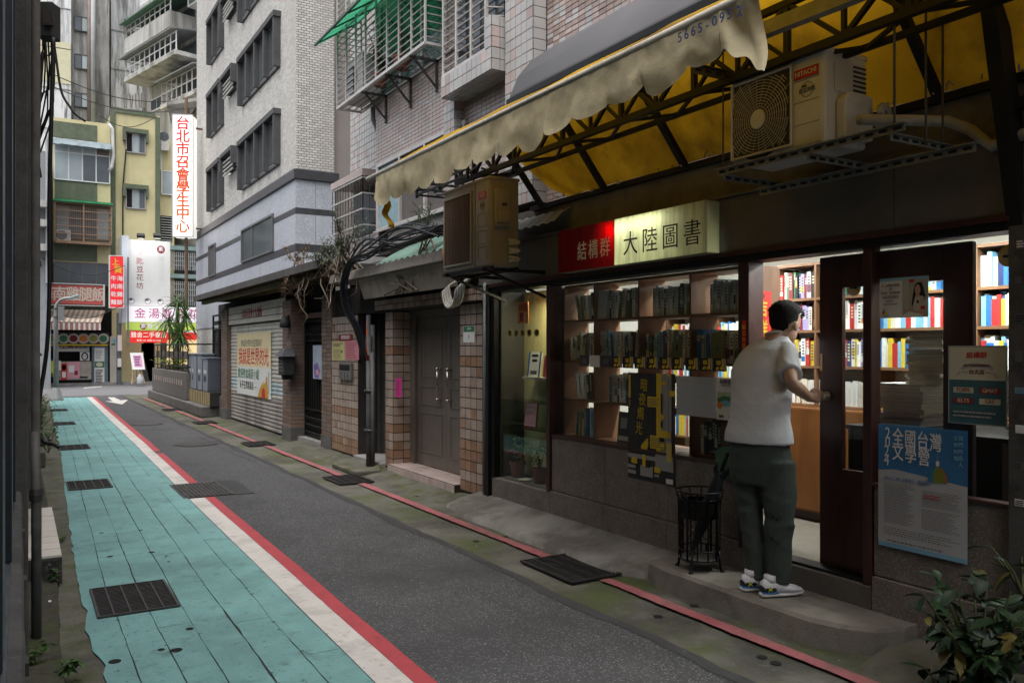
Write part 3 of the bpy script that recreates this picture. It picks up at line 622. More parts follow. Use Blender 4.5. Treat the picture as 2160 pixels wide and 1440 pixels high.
row(4.14, 4.36, 4.16, BW_Z[0] + .001, .26, .18, ['pale grey', 'dark grey', 'cream', 'dark grey'], 'lowest window shelf, ' + bn[3], G_)
# books leaning with their covers to the glass
def cover_book(X, yl, yr, z, h, c, label, lean=.12, turn=.0, group=None, decor=None):
    t = thing('book', (X, (yl + yr) / 2, z), label, 'book', group); w = yl - yr; o = V((X, (yl + yr) / 2, z)); R3 = Matrix.Rotation(turn, 3, 'Z') @ Matrix.Rotation(lean, 3, 'Y')
    def bx(name, m, x0, x1, y0, y1, z0, z1):
        b = MB(); b.box(x0, x1, y0, y1, z0, z1); b.v = [o + R3 @ V(p) for p in b.v]; return b.build(name, m, t)
    bx('cover', BM[c], 0, .003, -w / 2, w / 2, 0, h); bx('pages', PAGE, .0035, .018, -w / 2 + .004, w / 2 - .004, .003, h - .003)
    for (m, u0, u1, v0, v1) in decor or []: bx('print', I[m], -.0008, -.0002, w / 2 - w * u1, w / 2 - w * u0, h * (1 - v1), h * (1 - v0))
    return t
cover_book(4.13, 5.30, 5.14, BW_Z[0] + .001, .24, 'dark grey', 'dark covered book leaning at the bottom of the window, second bay', .1, decor=[('gr', .2, .7, .2, .55), ('w', .1, .9, .8, .95)])
cover_book(4.11, 5.10, 4.96 + .03, BW_Z[0] + .001, .2, 'white', 'plain white booklet leaning at the bottom of the window by the black poster', .2, decor=[('gr', .2, .8, .15, .19)])
cover_book(4.10, 4.07, 3.93, BW_Z[0] + .001, .3, 'navy', 'blue and maroon picture book leaning low in the window beside the door', .18, decor=[('ma', .0, .5, .5, 1), ('g', .5, 1, .45, 1), ('w', .3, .4, .1, .2), ('gr', 0, 1, .38, .46)])
cover_book(4.13, 5.58 - .02, 5.44, BW_Z[3] + .001, .225, 'pale grey', 'grey book facing the glass on the top window shelf', .05)
cover_book(4.13, 4.66, 4.55, BW_Z[2] + .001, .22, 'olive', 'olive book facing the glass on the second window shelf', .08, decor=[('k', .45, .6, .4, .6)])
cover_book(4.12, 4.25, 4.12, BW_Z[2] + .001, .21, 'olive', 'pale green book cover leaning on the second window shelf beside the door', .08, decor=[('g', .4, .65, .4, .6)])
cover_book(4.14, 6.69, 6.47, 1.286, .235, 'white', 'white book with blue edges standing in the yellow lit niche', .12, decor=[('b', 0, .12, 0, 1), ('b', .88, 1, 0, 1), ('k', .25, .75, .1, .2), ('k', .3, .7, .3, .4), ('dk', .25, .75, .75, .9)])
cover_book(4.16, 6.45, 6.27, 1.286, .2, 'maroon', 'maroon picture book standing in the lit niche by the window post', .12, decor=[('or_', .3, .8, .45, .9), ('cr', .5, .75, .5, .7)])
cover_book(4.12, 6.72, 6.50, .81, .25, 'maroon', 'pinkish red book standing on the lower glass shelf of the niche', .1, decor=[('pk', .05, .95, .05, .95), ('w', .2, .8, .2, .25), ('w', .2, .8, .3, .33)])
# bookcase beyond the doorway and its neighbours
GI = 'books inside the shop'
for k, z in enumerate(BA_Z[:4]):
    nm = ['lowest', 'second', 'third', 'top'][k] + ' shelf inside doorway'
    pal = ['cream', 'pale grey', 'white', 'tan'] if k == 0 else BRT
    for (a, b, w) in ((4.555, 4.215, 'far part'), (4.185, 3.74, 'middle part')) + (((3.70, 3.22, 'part behind the leaf'),) if k == 3 else ()):
        row(5.17, a, b, z, .215 if k else .19, .16, pal, f'{nm}, {w}', GI, hmin=.17, tmin=.02, tmax=.04, detail=(k > 0), maxn=16)
    for (a, b, w) in ((2.97, 2.68, 'part by the pillar'),) if k else ():
        row(5.17, a, b, z, .215, .16, BLU, f'{nm}, {w}', GI, hmin=.17, tmin=.022, tmax=.042, maxn=14, detail=False)
for z in (.62, .94, 1.26, 1.58, 1.9):
    m = MB()
    for (c, a, b) in ((0, 6.9, 6.22), (0, 6.18, 5.47), (0, 5.43, 4.72)):
        y = a
        while y - .04 > b: th = rb.uniform(.016, .04); m.cur = rb.randint(0, 5); m.box(6.11, 6.3, y - th, y, z + .0005, z + rb.uniform(.18, .24)); y -= th + .001
    o = m.build('books', [BM[k] for k in ('white', 'blue', 'cream', 'light blue', 'red', 'yellow')]); stuff(tag(o, None, None))
m = MB()
for z in BA_Z[1:3]:
    for a, b in ((3.70, 3.0), (2.96, 2.3)):
        y = a
        while y - .04 > b: th = rb.uniform(.018, .04); m.cur = rb.randint(0, 6); m.box(5.17, 5.33, y - th, y, z + .0005, z + rb.uniform(.16, .205)); y -= th + .001
stuff(m.build('books', [BM[k] for k in ('white', 'light blue', 'cream', 'white', 'red', 'yellow', 'blue')]))
# magazine piles on the desk
GM = 'magazines piled behind the glass'
def pile(yc, w, z0, z1, x0, x1, place, cols):
    z = z0; i = 0
    while z < z1 and i < 14:
        th = rb.uniform(.014, .032); dy = rb.uniform(-.012, .012); dx = rb.uniform(-.015, .01); ww = w * rb.uniform(.92, 1.05); c = rb.choice(cols)
        t = thing('magazine', ((x0 + x1) / 2, yc, z), f'{c} edged magazine, {ORD[i]} from the bottom, {place}', 'magazine', GM)
        box('cover', BM[c], x0 + dx, x1 + dx, yc - ww / 2 + dy, yc + ww / 2 + dy, z, z + .003, t); box('pages', PAGE, x0 + dx + .002, x1 + dx, yc - ww / 2 + dy + .002, yc + ww / 2 + dy - .002, z + .0031, z + th - .0032, t); box('cover', BM[c], x0 + dx, x1 + dx, yc - ww / 2 + dy, yc + ww / 2 + dy, z + th - .003, z + th - .0005, t)
        z += th; i += 1
    return z
zt = pile(2.985, .27, 1.106, 1.34, 4.40, 4.62, 'wide desk pile by the door post', ['cream', 'pale grey', 'white', 'lilac'])
pile(2.86, .23, 1.345, 1.66, 4.44, 4.64, 'upper desk pile below the seminar notice', ['pale grey', 'cream', 'tan', 'white', 'olive'])
pile(2.30, .22, 1.106, 1.50, 4.45, 4.65, 'desk pile behind the teal poster', ['cream', 'white', 'pale grey', 'maroon', 'dark grey'])
print('books', NB[0])
# ------------------------------------------------------------------ papers on the shop front
PX = 3.981
# long lit signboard
sgn = thing('shop_sign', (3.82, 4.87, 2.14), 'long signboard over the bookshop window, red end with white characters and lit cream end', 'sign')
sy0, sy1, sz0, sz1 = yX(1178, 3.83), yX(1490, 3.83), 2.172, 2.515
ysp = yX(1296, 3.83)
def acrylic(name, c):
    m = bpy.data.materials.new(name); m.use_nodes = True; t = m.node_tree; N = t.nodes; L = t.links; p = N['Principled BSDF']; p.inputs['Base Color'].default_value = _rgb(c); p.inputs['Roughness'].default_value = .35
    geo = N.new('ShaderNodeNewGeometry'); mp = N.new('ShaderNodeMapping'); mp.inputs['Scale'].default_value = (1, 6, .5); nn = N.new('ShaderNodeTexNoise'); nn.inputs['Scale'].default_value = 4; nn.inputs['Detail'].default_value = 6
    L.new(geo.outputs['Position'], mp.inputs[0]); L.new(mp.outputs[0], nn.inputs['Vector']); r = N.new('ShaderNodeValToRGB'); r.color_ramp.elements[0].position = .3; r.color_ramp.elements[1].position = .62
    r.color_ramp.elements[0].color = _rgb(tuple(x * .62 for x in c)); r.color_ramp.elements[1].color = _rgb(c); L.new(nn.outputs['Fac'], r.inputs[0]); L.new(r.outputs[0], p.inputs['Base Color'])
    tr = N.new('ShaderNodeBsdfTranslucent'); L.new(r.outputs[0], tr.inputs[0]); mx = N.new('ShaderNodeMixShader'); mx.inputs[0].default_value = .5; L.new(p.outputs[0], mx.inputs[1]); L.new(tr.outputs[0], mx.inputs[2]); L.new(mx.outputs[0], N['Material Output'].inputs['Surface'])
    return m
AW, AR = acrylic('cream_acrylic', (.76, .78, .62)), acrylic('red_acrylic', (.28, .006, .014))
box('cream_panel', AW, 3.83, 3.834, sy1, ysp, sz0, sz1, sgn); box('red_panel', AR, 3.83, 3.834, ysp + .002, sy0, sz0, sz1, sgn)
cs = mat('sign_case', (.30, .31, .22), .6, var=.3, scale=5, dirt=((.1, .1, .06), .6, 6, .5))
m = MB(); m.box(3.836, 3.945, sy1, sy0, sz1 - .004, sz1).box(3.836, 3.945, sy1, sy0, sz0, sz0 + .004).box(3.836, 3.945, sy0 - .004, sy0, sz0 + .005, sz1 - .005); m.build('case', cs, sgn)
box('end_cap', AW, 3.836, 3.945, sy1, sy1 + .004, sz0 + .005, sz1 - .005, sgn)
tb = MB(); tb.tube([(3.895, 4.45, 2.47), (3.895, 5.02, 2.47)], .012, 8); tb.build('tube', mat('sign_tube', (1, 1, 1), emit=14, ecol=(.96, 1, .82), bump=0, var=0), sgn)
area('sign_lamp', (3.905, 4.74, 2.462), (0, radians(65), 0), .05, .62, 22, (1, 1, .86))
zc = 2.315
for i, ch in enumerate('結構群'):
    text(ch, .158, (3.8285, ysp + .43 - .15 * i - .015, zc - .005), ROT_X, I['w'], sgn, bold=.018, xs=.82)
for i, ch in enumerate('大陸圖書'):
    text(ch, .185, (3.8285, ysp - .19 - .215 * i, zc - .01), ROT_X, I['k'], sgn, bold=-.006, xs=.95)
# red banner inside the doorway
s = sheetY('spring_banner', 'red paper banner with gold brush characters on the panel inside the doorway', 'banner', 3.845, xY(1590.5, 3.845), xY(1627, 3.845), onY(1600, 613, 3.845).z, onY(1600, 790, 3.845).z, mat('banner_red', (.62, .025, .02), .6, var=.05, bump=0))
for i, ch in enumerate('吉祥如意'): s.txt(ch, .5, .22 + .24 * i, .115, I['y'], bold=.1, xs=.8)
s.ell(.45, .06, .16, .035, I['ma'])
s = sheetX('spring_couplet', 'narrow red paper strip pasted on the timber door post', 'banner', 3.964, 3.80, 3.765, 1.73, 1.52, MATS['banner_red']); s.txt('開工大吉', .5, .5, .03, I['y'], vert=True, ls=1.3)
# black 'dark night candle' poster
def pxsheet(name, label, cat, tl, br, m, X=PX, group=None):
    a, b = onX(*tl, X), onX(*br, X); return sheetX(name, label, cat, X, a.y, b.y, a.z, b.z, m, group)
s = pxsheet('poster', 'tall black poster with yellow brush characters and yellow notes on the shop window', 'poster', (1325, 785), (1424, 1026), mat('black_poster', (.03, .03, .032), .6, var=.4, scale=8, bump=.03))
s.rect(.68, .93, .0, .8, I['gr']); s.rect(.62, .72, .0, .74, I['y']); s.rect(.60, .97, .74, .88, I['gr']); s.rect(.0, .60, .765, .805, I['gr'])
s.rect(.02, .06, .02, .24, I['y']); s.lines(.02, .06, .26, .34, 4, I['y'], 3); s.rect(.28, .55, .86, .96, I['gr']); s.rect(.36, .50, .815, .875, I['k'])
for i, ch in enumerate('暗夜燭光'): s.txt(ch, .36 - .035 * i, .12 + .135 * i, .105, I['y'], bold=-.02, xs=.8, rot=-.08)
s.quad([(.30, .72), (.30, .68), (.40, .62), (.45, .60), (.46, .66), (.43, .71), (.36, .735)], I['y']); s.rect(.33, .40, .76, .87, I['y'])
for (u0, v0, u1, v1) in ((.44, .215, .73, .31), (.50, .57, .80, .69), (.88, .15, 1.0, .2), (.74, .515, .92, .58), (.09, .80, .22, .855), (.59, .855, .72, .905), (.70, .07, .84, .1), (.85, .0, .93, .03), (.74, .375, .80, .41)):
    s.rect(u0, u1, v0, v1, I['y'], 'yellow_note')
    if v1 - v0 > .08: s.lines(u0 + .02, u1 - .02, v0 + .015, v1 - .01, 5, I['dk'], int(u0 * 90))
s.rect(.84, .95, .62, .79, ink('dull_yellow', (.55, .45, .12))); s.lines(.86, .92, .05, .6, 30, I['dk'], 5, .25); s.rect(.73, .76, .18, .36, I['k']); s.rect(.73, .77, .43, .49, I['k']); s.rect(.70, .80, .58, .62, I['k'])
s.rect(.02, .19, .87, .90, I['gr']); s.rect(.02, .2, .92, .955, I['gr']); s.rect(.84, .98, .94, .985, I['w']); s.rect(.60, .7, .92, .945, I['gr'])
# papers beside it
s = pxsheet('notice_paper', 'plain bluish white double sheet of small print taped beside the black poster', 'notice', (1427, 793), (1511, 882), mat('bluish_paper', (.43, .47, .55), .8, var=.05, bump=.02))
s.lines(.06, .4, .04, .12, 2, I['gr'], 2, .2); s.lines(.52, .95, .05, .2, 3, I['gr'], 4, .2); s.lines(.52, .9, .45, .52, 2, I['gr'], 6, .2); s.lines(.6, .95, .82, .93, 3, I['pk'], 7, .2); s.rect(.477, .482, 0, 1, I['gr'])
s = pxsheet('poster', 'small poster with a green landscape picture taped next to the door', 'poster', (1512, 797), (1563, 889), I['w'])
s.txt('島嶼書展', .45, .09, .036, I['dk']); s.lines(.2, .8, .15, .2, 2, I['dk'], 3); s.rect(.02, .98, .33, .5, ink('pale_green', (.42, .48, .3))); s.quad([(.02, .5), (.3, .42), (.6, .44), (.98, .38), (.98, .6), (.02, .6)], I['g']); s.quad([(.02, .6), (.35, .52), (.98, .6), (.98, .66), (.02, .68)], I['lb']); s.quad([(.02, .55), (.3, .62), (.16, .75), (.02, .7)], I['or_']); s.rect(.1, .3, .88, .95, I['dk']); s.rect(.5, .7, .88, .95, I['dk'])
# the row of small black and yellow handbills on the glass
gh = 'black and yellow handbills in a row on the glass'
xs_ = [1290, 1313.5, 1338, 1364, 1391, 1417, 1446, 1476, 1504]
for i, x in enumerate(xs_):
    w = 22 + i * .75; a, b = onX(x, 751 + i * .55, PX), onX(x + w, 775.5 + i * 1.0, PX)
    s = sheetX('handbill', f'black and yellow handbill on the window, {ORD[i]} yellow one counted from the white card', 'handbill', PX, a.y, b.y, a.z, b.z, I['k'], gh)
    s.rect(.27, .58, .18, .5, I['y']); s.quad([(.22, .9), (.24, .72), (.42, .62), (.48, .72), (.42, .88)], I['y']); s.quad([(.55, .9), (.55, .68), (.68, .6), (.68, .02), (.82, .02), (.82, .85)], I['y']); s.rect(.86, 1, .02, .95, I['gr']); s.rect(.33, .52, .28, .4, ink('dull_gold', (.4, .28, .02)))
s = pxsheet('handbill', 'bluish black handbill, the first of the row near the lit niche', 'handbill', (1222, 749), (1242, 772), mat('dark_flower_print', (.05, .05, .075), .7, var=.8, scale=40, bump=0)); s.ell(.55, .5, .3, .3, I['dk'])
s = pxsheet('handbill', 'plain white card taped between two dark handbills', 'handbill', (1243, 749), (1265, 774), I['w']); s.lines(.3, .6, .35, .42, 1, I['gr'], 1)
s = pxsheet('handbill', 'bluish black handbill next to the white card', 'handbill', (1266, 750), (1288, 774), MATS['dark_flower_print']); s.ell(.55, .5, .3, .3, I['dk'])
# niche glass stickers
PN = 4.009
s = pxsheet('sticker_sheet', 'small translucent red printed sheet on the glass of the lit niche', 'sticker', (1092, 638), (1114, 681), I['or_'], PN)
s.rect(.12, .92, .07, .42, mat('faded_red_print', (.34, .1, .05), .7)); s.rect(.2, .55, .5, .92, MATS['print_ma'] if 'print_ma' in MATS else I['ma']); s.lines(.6, .9, .5, .95, 8, I['cr'], 3)
gd = 'round characters on the niche glass'
for i, (x, ch, lab) in enumerate(((1075.5, '歡', 'first'), (1089, '迎', 'second'), (1102.5, '新', 'middle'), (1116.5, '鮮', 'fourth'), (1132, '書', 'last'))):
    p = onX(x, 703 - i * .35, 4.008); t = thing('window_sticker', p, f'{lab} round yellow sticker with one black character in the row on the niche glass', 'sticker', gd)
    m = MB(); n = 20; m.poly([p + V((0, .045 * cos(2 * pi * k / n), .034 * sin(2 * pi * k / n))) for k in range(n)]); m.build('disc', mat('sticker_yellow', (.42, .34, .08), .6, var=.05, bump=0), t)
    text(ch, .05, p + V((-.002, 0, 0)), ROT_X, I['k'], t)
# papers on the door leaf and the fixed pane
PG = 3.998
s = pxsheet('poster', 'white seminar notice with a photograph of a seated woman in a flowered top', 'poster', (1856, 589), (1958, 668), I['w'], 4.003)
s.rect(0, 1, 0, .07, I['lb']); s.rect(.48, 1, .06, .98, ink('photo_grey', (.38, .37, .32))); s.rect(.48, .62, .1, .8, ink('curtain', (.42, .42, .36)))
s.quad([(.74, .2), (.80, .14), (.88, .16), (.91, .28), (.95, .5), (.9, .6), (.72, .66), (.66, .8), (.69, .5), (.71, .35)], I['k']); s.ell(.795, .33, .055, .13, I['sk'], 18); s.quad([(.76, .44), (.83, .44), (.86, .52), (.74, .52)], I['sk'])
s.quad([(.74, .52), (.88, .48), (.98, .56), (1, .75), (.92, .84), (.72, .84), (.71, .66)], ink('floral', (.5, .48, .4))); s.ell(.89, .62, .035, .05, I['pk']); s.ell(.9, .77, .05, .05, I['r']); s.ell(.93, .55, .03, .05, I['ol']); s.ell(.80, .62, .025, .04, I['k'])
s.quad([(.68, .7), (.72, .72), (.62, .88), (.52, .86), (.49, .82), (.6, .82)], I['sk']); s.quad([(.75, .84), (.98, .86), (1, .95), (.8, .93), (.64, .86)], I['sk']); s.quad([(.48, .95), (.62, .86), (.9, .93), (.9, .98), (.48, .98)], I['w']); s.rect(.63, .73, .06, .14, I['r'])
s.txt('eadership', .28, .17, .022, I['k'], bold=.05); s.txt('&', .25, .265, .02, I['k']); s.txt('ove    eminar', .26, .36, .020, I['k'], bold=.05); s.txt('L', .09, .17, .026, I['r'], bold=.05); s.txt('L', .06, .36, .025, I['r'], bold=.05); s.txt('S', .235, .36, .024, I['r'], bold=.05)
s.txt('兩岸領導講堂', .25, .48, .016, I['dk']); s.lines(.14, .36, .55, .6, 1, I['gr'], 2, .7); s.lines(.1, .42, .62, .68, 1, I['gr'], 3, .7); s.ell(.1, .86, .03, .05, I['r']); s.ell(.15, .88, .03, .04, I['y']); s.ell(.11, .8, .018, .04, I['b']); s.lines(.05, .25, .92, .97, 2, I['b'], 4, .5)
t = thing('no_smoking_sign', onX(1802, 606, 4.062), 'round yellow no smoking sticker on the glass of the door leaf', 'sign'); p = onX(1801, 607, 4.0785); p = V((4.0785, p.y, p.z))
def ring(name, m, p, r0, r1, par, e=0): 
    b = MB(); n = 28
    for k in range(n):
        a, c = 2 * pi * k / n, 2 * pi * (k + 1) / n; b.poly([p + V((e, r * cos(q), r * sin(q))) for r, q in ((r0, a), (r0, c), (r1, c), (r1, a))])
    return b.build(name, m, par)
gold = ink('gold', (.5, .36, .1)); ring('ring', gold, p, .036, .047, t); ring('disc', ink('pale_gold', (.45, .4, .22)), p, 0.001, .036, t, .0004); b = MB(); b.bar(p + V((-.001, .03, .03)), p + V((-.001, -.03, -.03)), .001, .009, up=(1, 0, 0)); b.build('slash', gold, t); b = MB(); b.box(p.x - .0022, p.x - .0016, p.y - .022, p.y + .022, p.z - .005, p.z + .005); b.build('cigarette', I['k'], t)
t = thing('no_smoking_sign', onX(2127, 537, 4.003), 'second round yellow no smoking sticker, high on the fixed pane by the pillar', 'sign'); p = onX(2127, 540, 4.003)
ring('ring', gold, p, .036, .05, t); ring('disc', MATS['print_pale_gold'], p, .001, .036, t, .0004); b = MB(); b.box(p.x - .0022, p.x - .0016, p.y - .025, p.y + .025, p.z - .006, p.z + .006); b.build('cigarette', I['k'], t)
s = pxsheet('poster', 'framed cream and teal poster listing English tests on the fixed pane', 'poster', (2000, 729), (2125, 901), ink('frame_grey', (.35, .37, .38)), PG)
s.rect(.025, .975, .02, .435, I['cr']); s.rect(.025, .975, .435, .985, I['te']); s.txt('結構群', .5, .125, .034, I['r'], bold=.05); s.quad([(.22, .28), (.3, .235), (.5, .215), (.7, .235), (.78, .28), (.76, .32), (.7, .29), (.5, .275), (.3, .29), (.24, .32)], ink('ribbon', (.44, .42, .42))); s.txt('英文考試用書專賣店', .5, .252, .0145, I['ma']); s.txt('— 台大店 —', .5, .335, .026, I['ma']); s.quad([(.13, .38), (.21, .32), (.24, .34), (.16, .39)], MATS['print_ribbon']); s.quad([(.87, .40), (.79, .33), (.76, .35), (.84, .41)], MATS['print_ribbon'])
for (u0, v0, tx, bgc, fg) in ((.1, .53, 'TOEFL', 'cr', 'ma'), (.55, .53, 'GMAT', 'r', 'cr'), (.1, .665, 'IELTS', 'r', 'cr'), (.55, .665, 'GRE', 'cr', 'ma')):
    s.rect(u0, u0 + .35, v0, v0 + .072, I[bgc] if bgc != 'r' else ink('dull_red', (.26, .03, .03))); s.txt(tx, u0 + .175, v0 + .036, .026, I[fg], bold=.05)
s.lines(.1, .88, .83, .86, 1, I['gr'], 8, .8); s.lines(.1, .88, .88, .91, 1, I['gr'], 9, .8)
s = pxsheet('poster', 'large blue and white literature camp poster with a striped dome, hung low', 'poster', (1853, 893), (2041, 1190), mat('poster_blue', (.045, .17, .36), .55, var=.5, scale=1.6, bump=.04, bscale=9), 3.97)
s.quad([(0, .38), (.2, .36), (1, .42), (1, .985), (0, .985)], ink('poster_white', (.45, .45, .46))); s.quad([(0, .965), (1, .965), (1, 1), (0, 1)], I['lb'])
for i, ch in enumerate('2024'): s.txt(ch, .115 - .012 * (i > 1), .075 + .073 * i, .085, I['w'], xs=.75)
for i, ch in enumerate('全國台灣'): s.txt(ch, .24 + .143 * i, .105 + .005 * i, .098, I['w'], bold=.05, xs=.68)
for i, ch in enumerate('文學營'): s.txt(ch, .24 + .15 * i, .225 + .008 * i, .098, I['w'], bold=.05, xs=.68)
s.txt('我們的島人', .935, .16, .026, I['lb'], vert=True, ls=1.25); s.txt('文學的橋', .885, .14, .026, I['lb'], vert=True, ls=1.25)
dome = [(.59, .415), (.595, .35), (.63, .31), (.69, .29), (.75, .31), (.79, .35), (.80, .415)]; s.quad(dome, ink('dome_olive', (.2, .22, .03))); s.quad([(.59, .415), (.595, .35), (.63, .31), (.67, .295), (.645, .35), (.64, .415)], ink('dome_blue', (.03, .2, .34))); s.quad([(.77, .415), (.765, .35), (.72, .295), (.75, .31), (.79, .35), (.80, .415)], ink('dome_orange', (.4, .14, .05))); s.rect(.675, .71, .25, .29, I['w']); s.rect(.69, .695, .19, .25, I['gr'])
s.txt('3/4-6 (二-四)  台東池上・福原國小', .08, .437, .022, I['b'], align='LEFT', xs=.8); s.lines(.08, .46, .475, .80, 26, I['dk'], 12, .28, dash=.05); s.lines(.52, .95, .49, .62, 9, I['dk'], 13, .3, dash=.05); s.lines(.52, .95, .64, .80, 12, I['dk'], 14, .28, dash=.05); s.lines(.54, .8, .52, .56, 2, I['r'], 15, .4); s.lines(.08, .95, .83, .90, 4, I['dk'], 16, .3, dash=.03); s.lines(.12, .9, .935, .95, 1, I['dk'], 17, .6, dash=.04)
# stickers on the end pillar
q = random.Random(5)
gs_ = 'advertising stickers on the dark pillar'
for i in range(16):
    y = 2.10 - (i % 2) * .045 - q.random() * .01; z = 2.05 - i * .085; w, h = q.uniform(.025, .05), q.uniform(.02, .05)
    s = sheetX('sticker', f'worn advertising sticker on the dark corner pillar, {ORD[i]} from the top', 'sticker', 3.938, y, y - w, z, z - h, I[q.choice(['gr', 'dk', 'gr', 'lb', 'w', 'dk'])], gs_); s.lines(.08, .95, .1, .9, 3, I[q.choice(['k', 'dk', 'w'])], i, .6, dash=.12)
# ================================================================== TILED BUILDING AND ITS DOORWAYS
T_PINK = mat('pink_tile', (.44, .35, .325), .35, var=.14, scale=1.6, bump=.05, rand=.12, dirt=[((.25, .19, .17), .55, 1.2, .52)])
T_GREY = mat('grey_tile', (.42, .41, .40), .35, var=.14, scale=1.6, bump=.05, rand=.12, dirt=[((.22, .2, .19), .5, 1.3, .52)])
T_RED = mat('reddish_tile', (.31, .235, .21), .35, var=.16, scale=1.6, bump=.05, rand=.15)
T_BEIGE = mat('beige_tile', (.37, .29, .24), .32, var=.18, scale=5, bump=.08, rand=.16, dirt=[((.16, .11, .08), .6, 4, .56), ((.06, .045, .035), .5, 24, .68)])
T_ORNG = mat('orange_tile', (.30, .18, .115), .32, var=.2, scale=5, bump=.08, rand=.16, dirt=((.12, .07, .04), .6, 5, .56))
GROUT = mat('dark_grout', (.035, .03, .028), .9, var=.3, scale=6, bump=.2)
def tiles(parent, O, r, u, W, Hh, tw, th, gap, pick, single=True, proud=.008, skip=None, name='tile', seed=1):
    """tiles in rows over the face that starts at O and spreads along r and u; the wall behind shows as grout"""
    O, r, u = V(O), V(r).normalized(), V(u).normalized(); n = r.cross(u); q = random.Random(seed)
    nx, nz = max(1, round(W / tw)), max(1, round(Hh / th)); tw, th = W / nx, Hh / nz; protos = {}; mbs = None if single else MB(); ml = []
    o0 = WL[parent.name]
    for j in range(nz):
        for i in range(nx):
            if skip and skip(i * tw + tw / 2, j * th + th / 2): continue
            m = pick(i, j, q); c = O + r * (i + .5) * tw + u * (j + .5) * th; e = proud + q.uniform(-.0012, .0012)
            a, b = (tw - gap) / 2, (th - gap) / 2
            if single:
                if m.name not in protos:
                    bm = MB(); lo = [r * x * a + u * y * b for x, y in ((-1, -1), (1, -1), (1, 1), (-1, 1))]; hi = [r * x * (a - .0015) + u * y * (b - .0015) + n * proud for x, y in ((-1, -1), (1, -1), (1, 1), (-1, 1))]
                    me = bpy.data.meshes.new(name); me.from_pydata([tuple(p) for p in lo + hi], [], [(4, 5, 6, 7)] + [(k, (k + 1) % 4, 4 + (k + 1) % 4, 4 + k) for k in range(4)]); me.materials.append(m); protos[m.name] = me
                o = bpy.data.objects.new(name, protos[m.name]); COL.objects.link(o); o.parent = parent; o.location = c - o0 + n * (e - proud); WL[o.name] = o0
            else:
                if m not in ml: ml.append(m)
                mbs.cur = ml.index(m); P = [c + r * x * a + u * y * b for x, y in ((-1, -1), (1, -1), (1, 1), (-1, 1))]
                mbs.add(P + [p + n * e for p in P], [(4, 5, 6, 7)] + [(k, (k + 1) % 4, 4 + (k + 1) % 4, 4 + k) for k in range(4)])
    if not single and mbs.v: return stuff(mbs.build(name + 's', ml, parent))
TX = 4.2
ap = thing('apartment_building', (6, 6, 2.8), 'pink tiled apartment building above the bookshop and the tiled doorways', 'building')
box('wall', GROUT, TX, 10, -6, 10.7, 2.805, 11, ap)
mixp = lambda i, j, q: T_PINK if q.random() < .93 else T_GREY
mixr = lambda i, j, q: T_RED if q.random() < .5 else (T_PINK if q.random() < .55 else T_GREY)
wy0, wy1, wz0, wz1 = 8.02, 10.56, 2.86, 4.03         # window with grey apron
nskip = lambda Y0, z0: (lambda a, b: (wy0 - .02 < Y0 - a < wy1 + .02) and z0 + b < wz1 + .02)
# faces look to -X: r = -Y, u = +Z
tiles(ap, (TX, 10.7, 2.82), (0, -1, 0), (0, 0, 1), 3.62, 4.9, .1, .047, .006, mixp, False, skip=nskip(10.7, 2.82), seed=2)
tiles(ap, (TX, 6.72, 2.82), (0, -1, 0), (0, 0, 1), 5.7, 1.33, .1, .047, .006, mixp, False, seed=3)
tiles(ap, (TX, 6.42, 4.155), (0, -1, 0), (0, 0, 1), 1.9, .658, .1, .047, .006, mixr, True, seed=4)          # the closest tiles in view, one by one
tiles(ap, (TX, 4.51, 4.155), (0, -1, 0), (0, 0, 1), 3.4, .658, .1, .047, .006, mixr, False, seed=14)
tiles(ap, (TX, 6.42, 4.815), (0, -1, 0), (0, 0, 1), 5.3, 2.5, .1, .047, .006, mixr, False, seed=5)
def tbox(x0, y0, y1, z0, z1, pick, sd, side=True, soff=False):
    """a tiled projection standing out of the wall to x0"""
    box('pilaster', GROUT, x0, TX, y0, y1, z0, z1, ap)
    tiles(ap, (x0, y1, z0), (0, -1, 0), (0, 0, 1), y1 - y0, z1 - z0, .1, .1, .007, pick, False, seed=sd)
    if side: tiles(ap, (x0, y0, z0), (1, 0, 0), (0, 0, 1), TX - x0, z1 - z0, .1, .1, .007, pick, False, seed=sd + 50)
    if soff: tiles(ap, (x0, y0, z0), (0, 1, 0), (1, 0, 0), y1 - y0, TX - x0, .1, .1, .007, pick, False, seed=sd + 70)
tg = lambda i, j, q: T_GREY if q.random() < .8 else T_PINK
tbox(4.06, 6.45, 6.95, 2.9, 8, tg, 21)                  # pilaster beside the bay
tbox(4.08, 8.08, 8.35, 2.9, 4.25, tg, 22)
tbox(3.93, 7.0, 8.10, 4.25, 4.47, tg, 23, soff=True)    # bay sill
tbox(3.93, 7.0, 7.12, 4.472, 4.78, tg, 24)
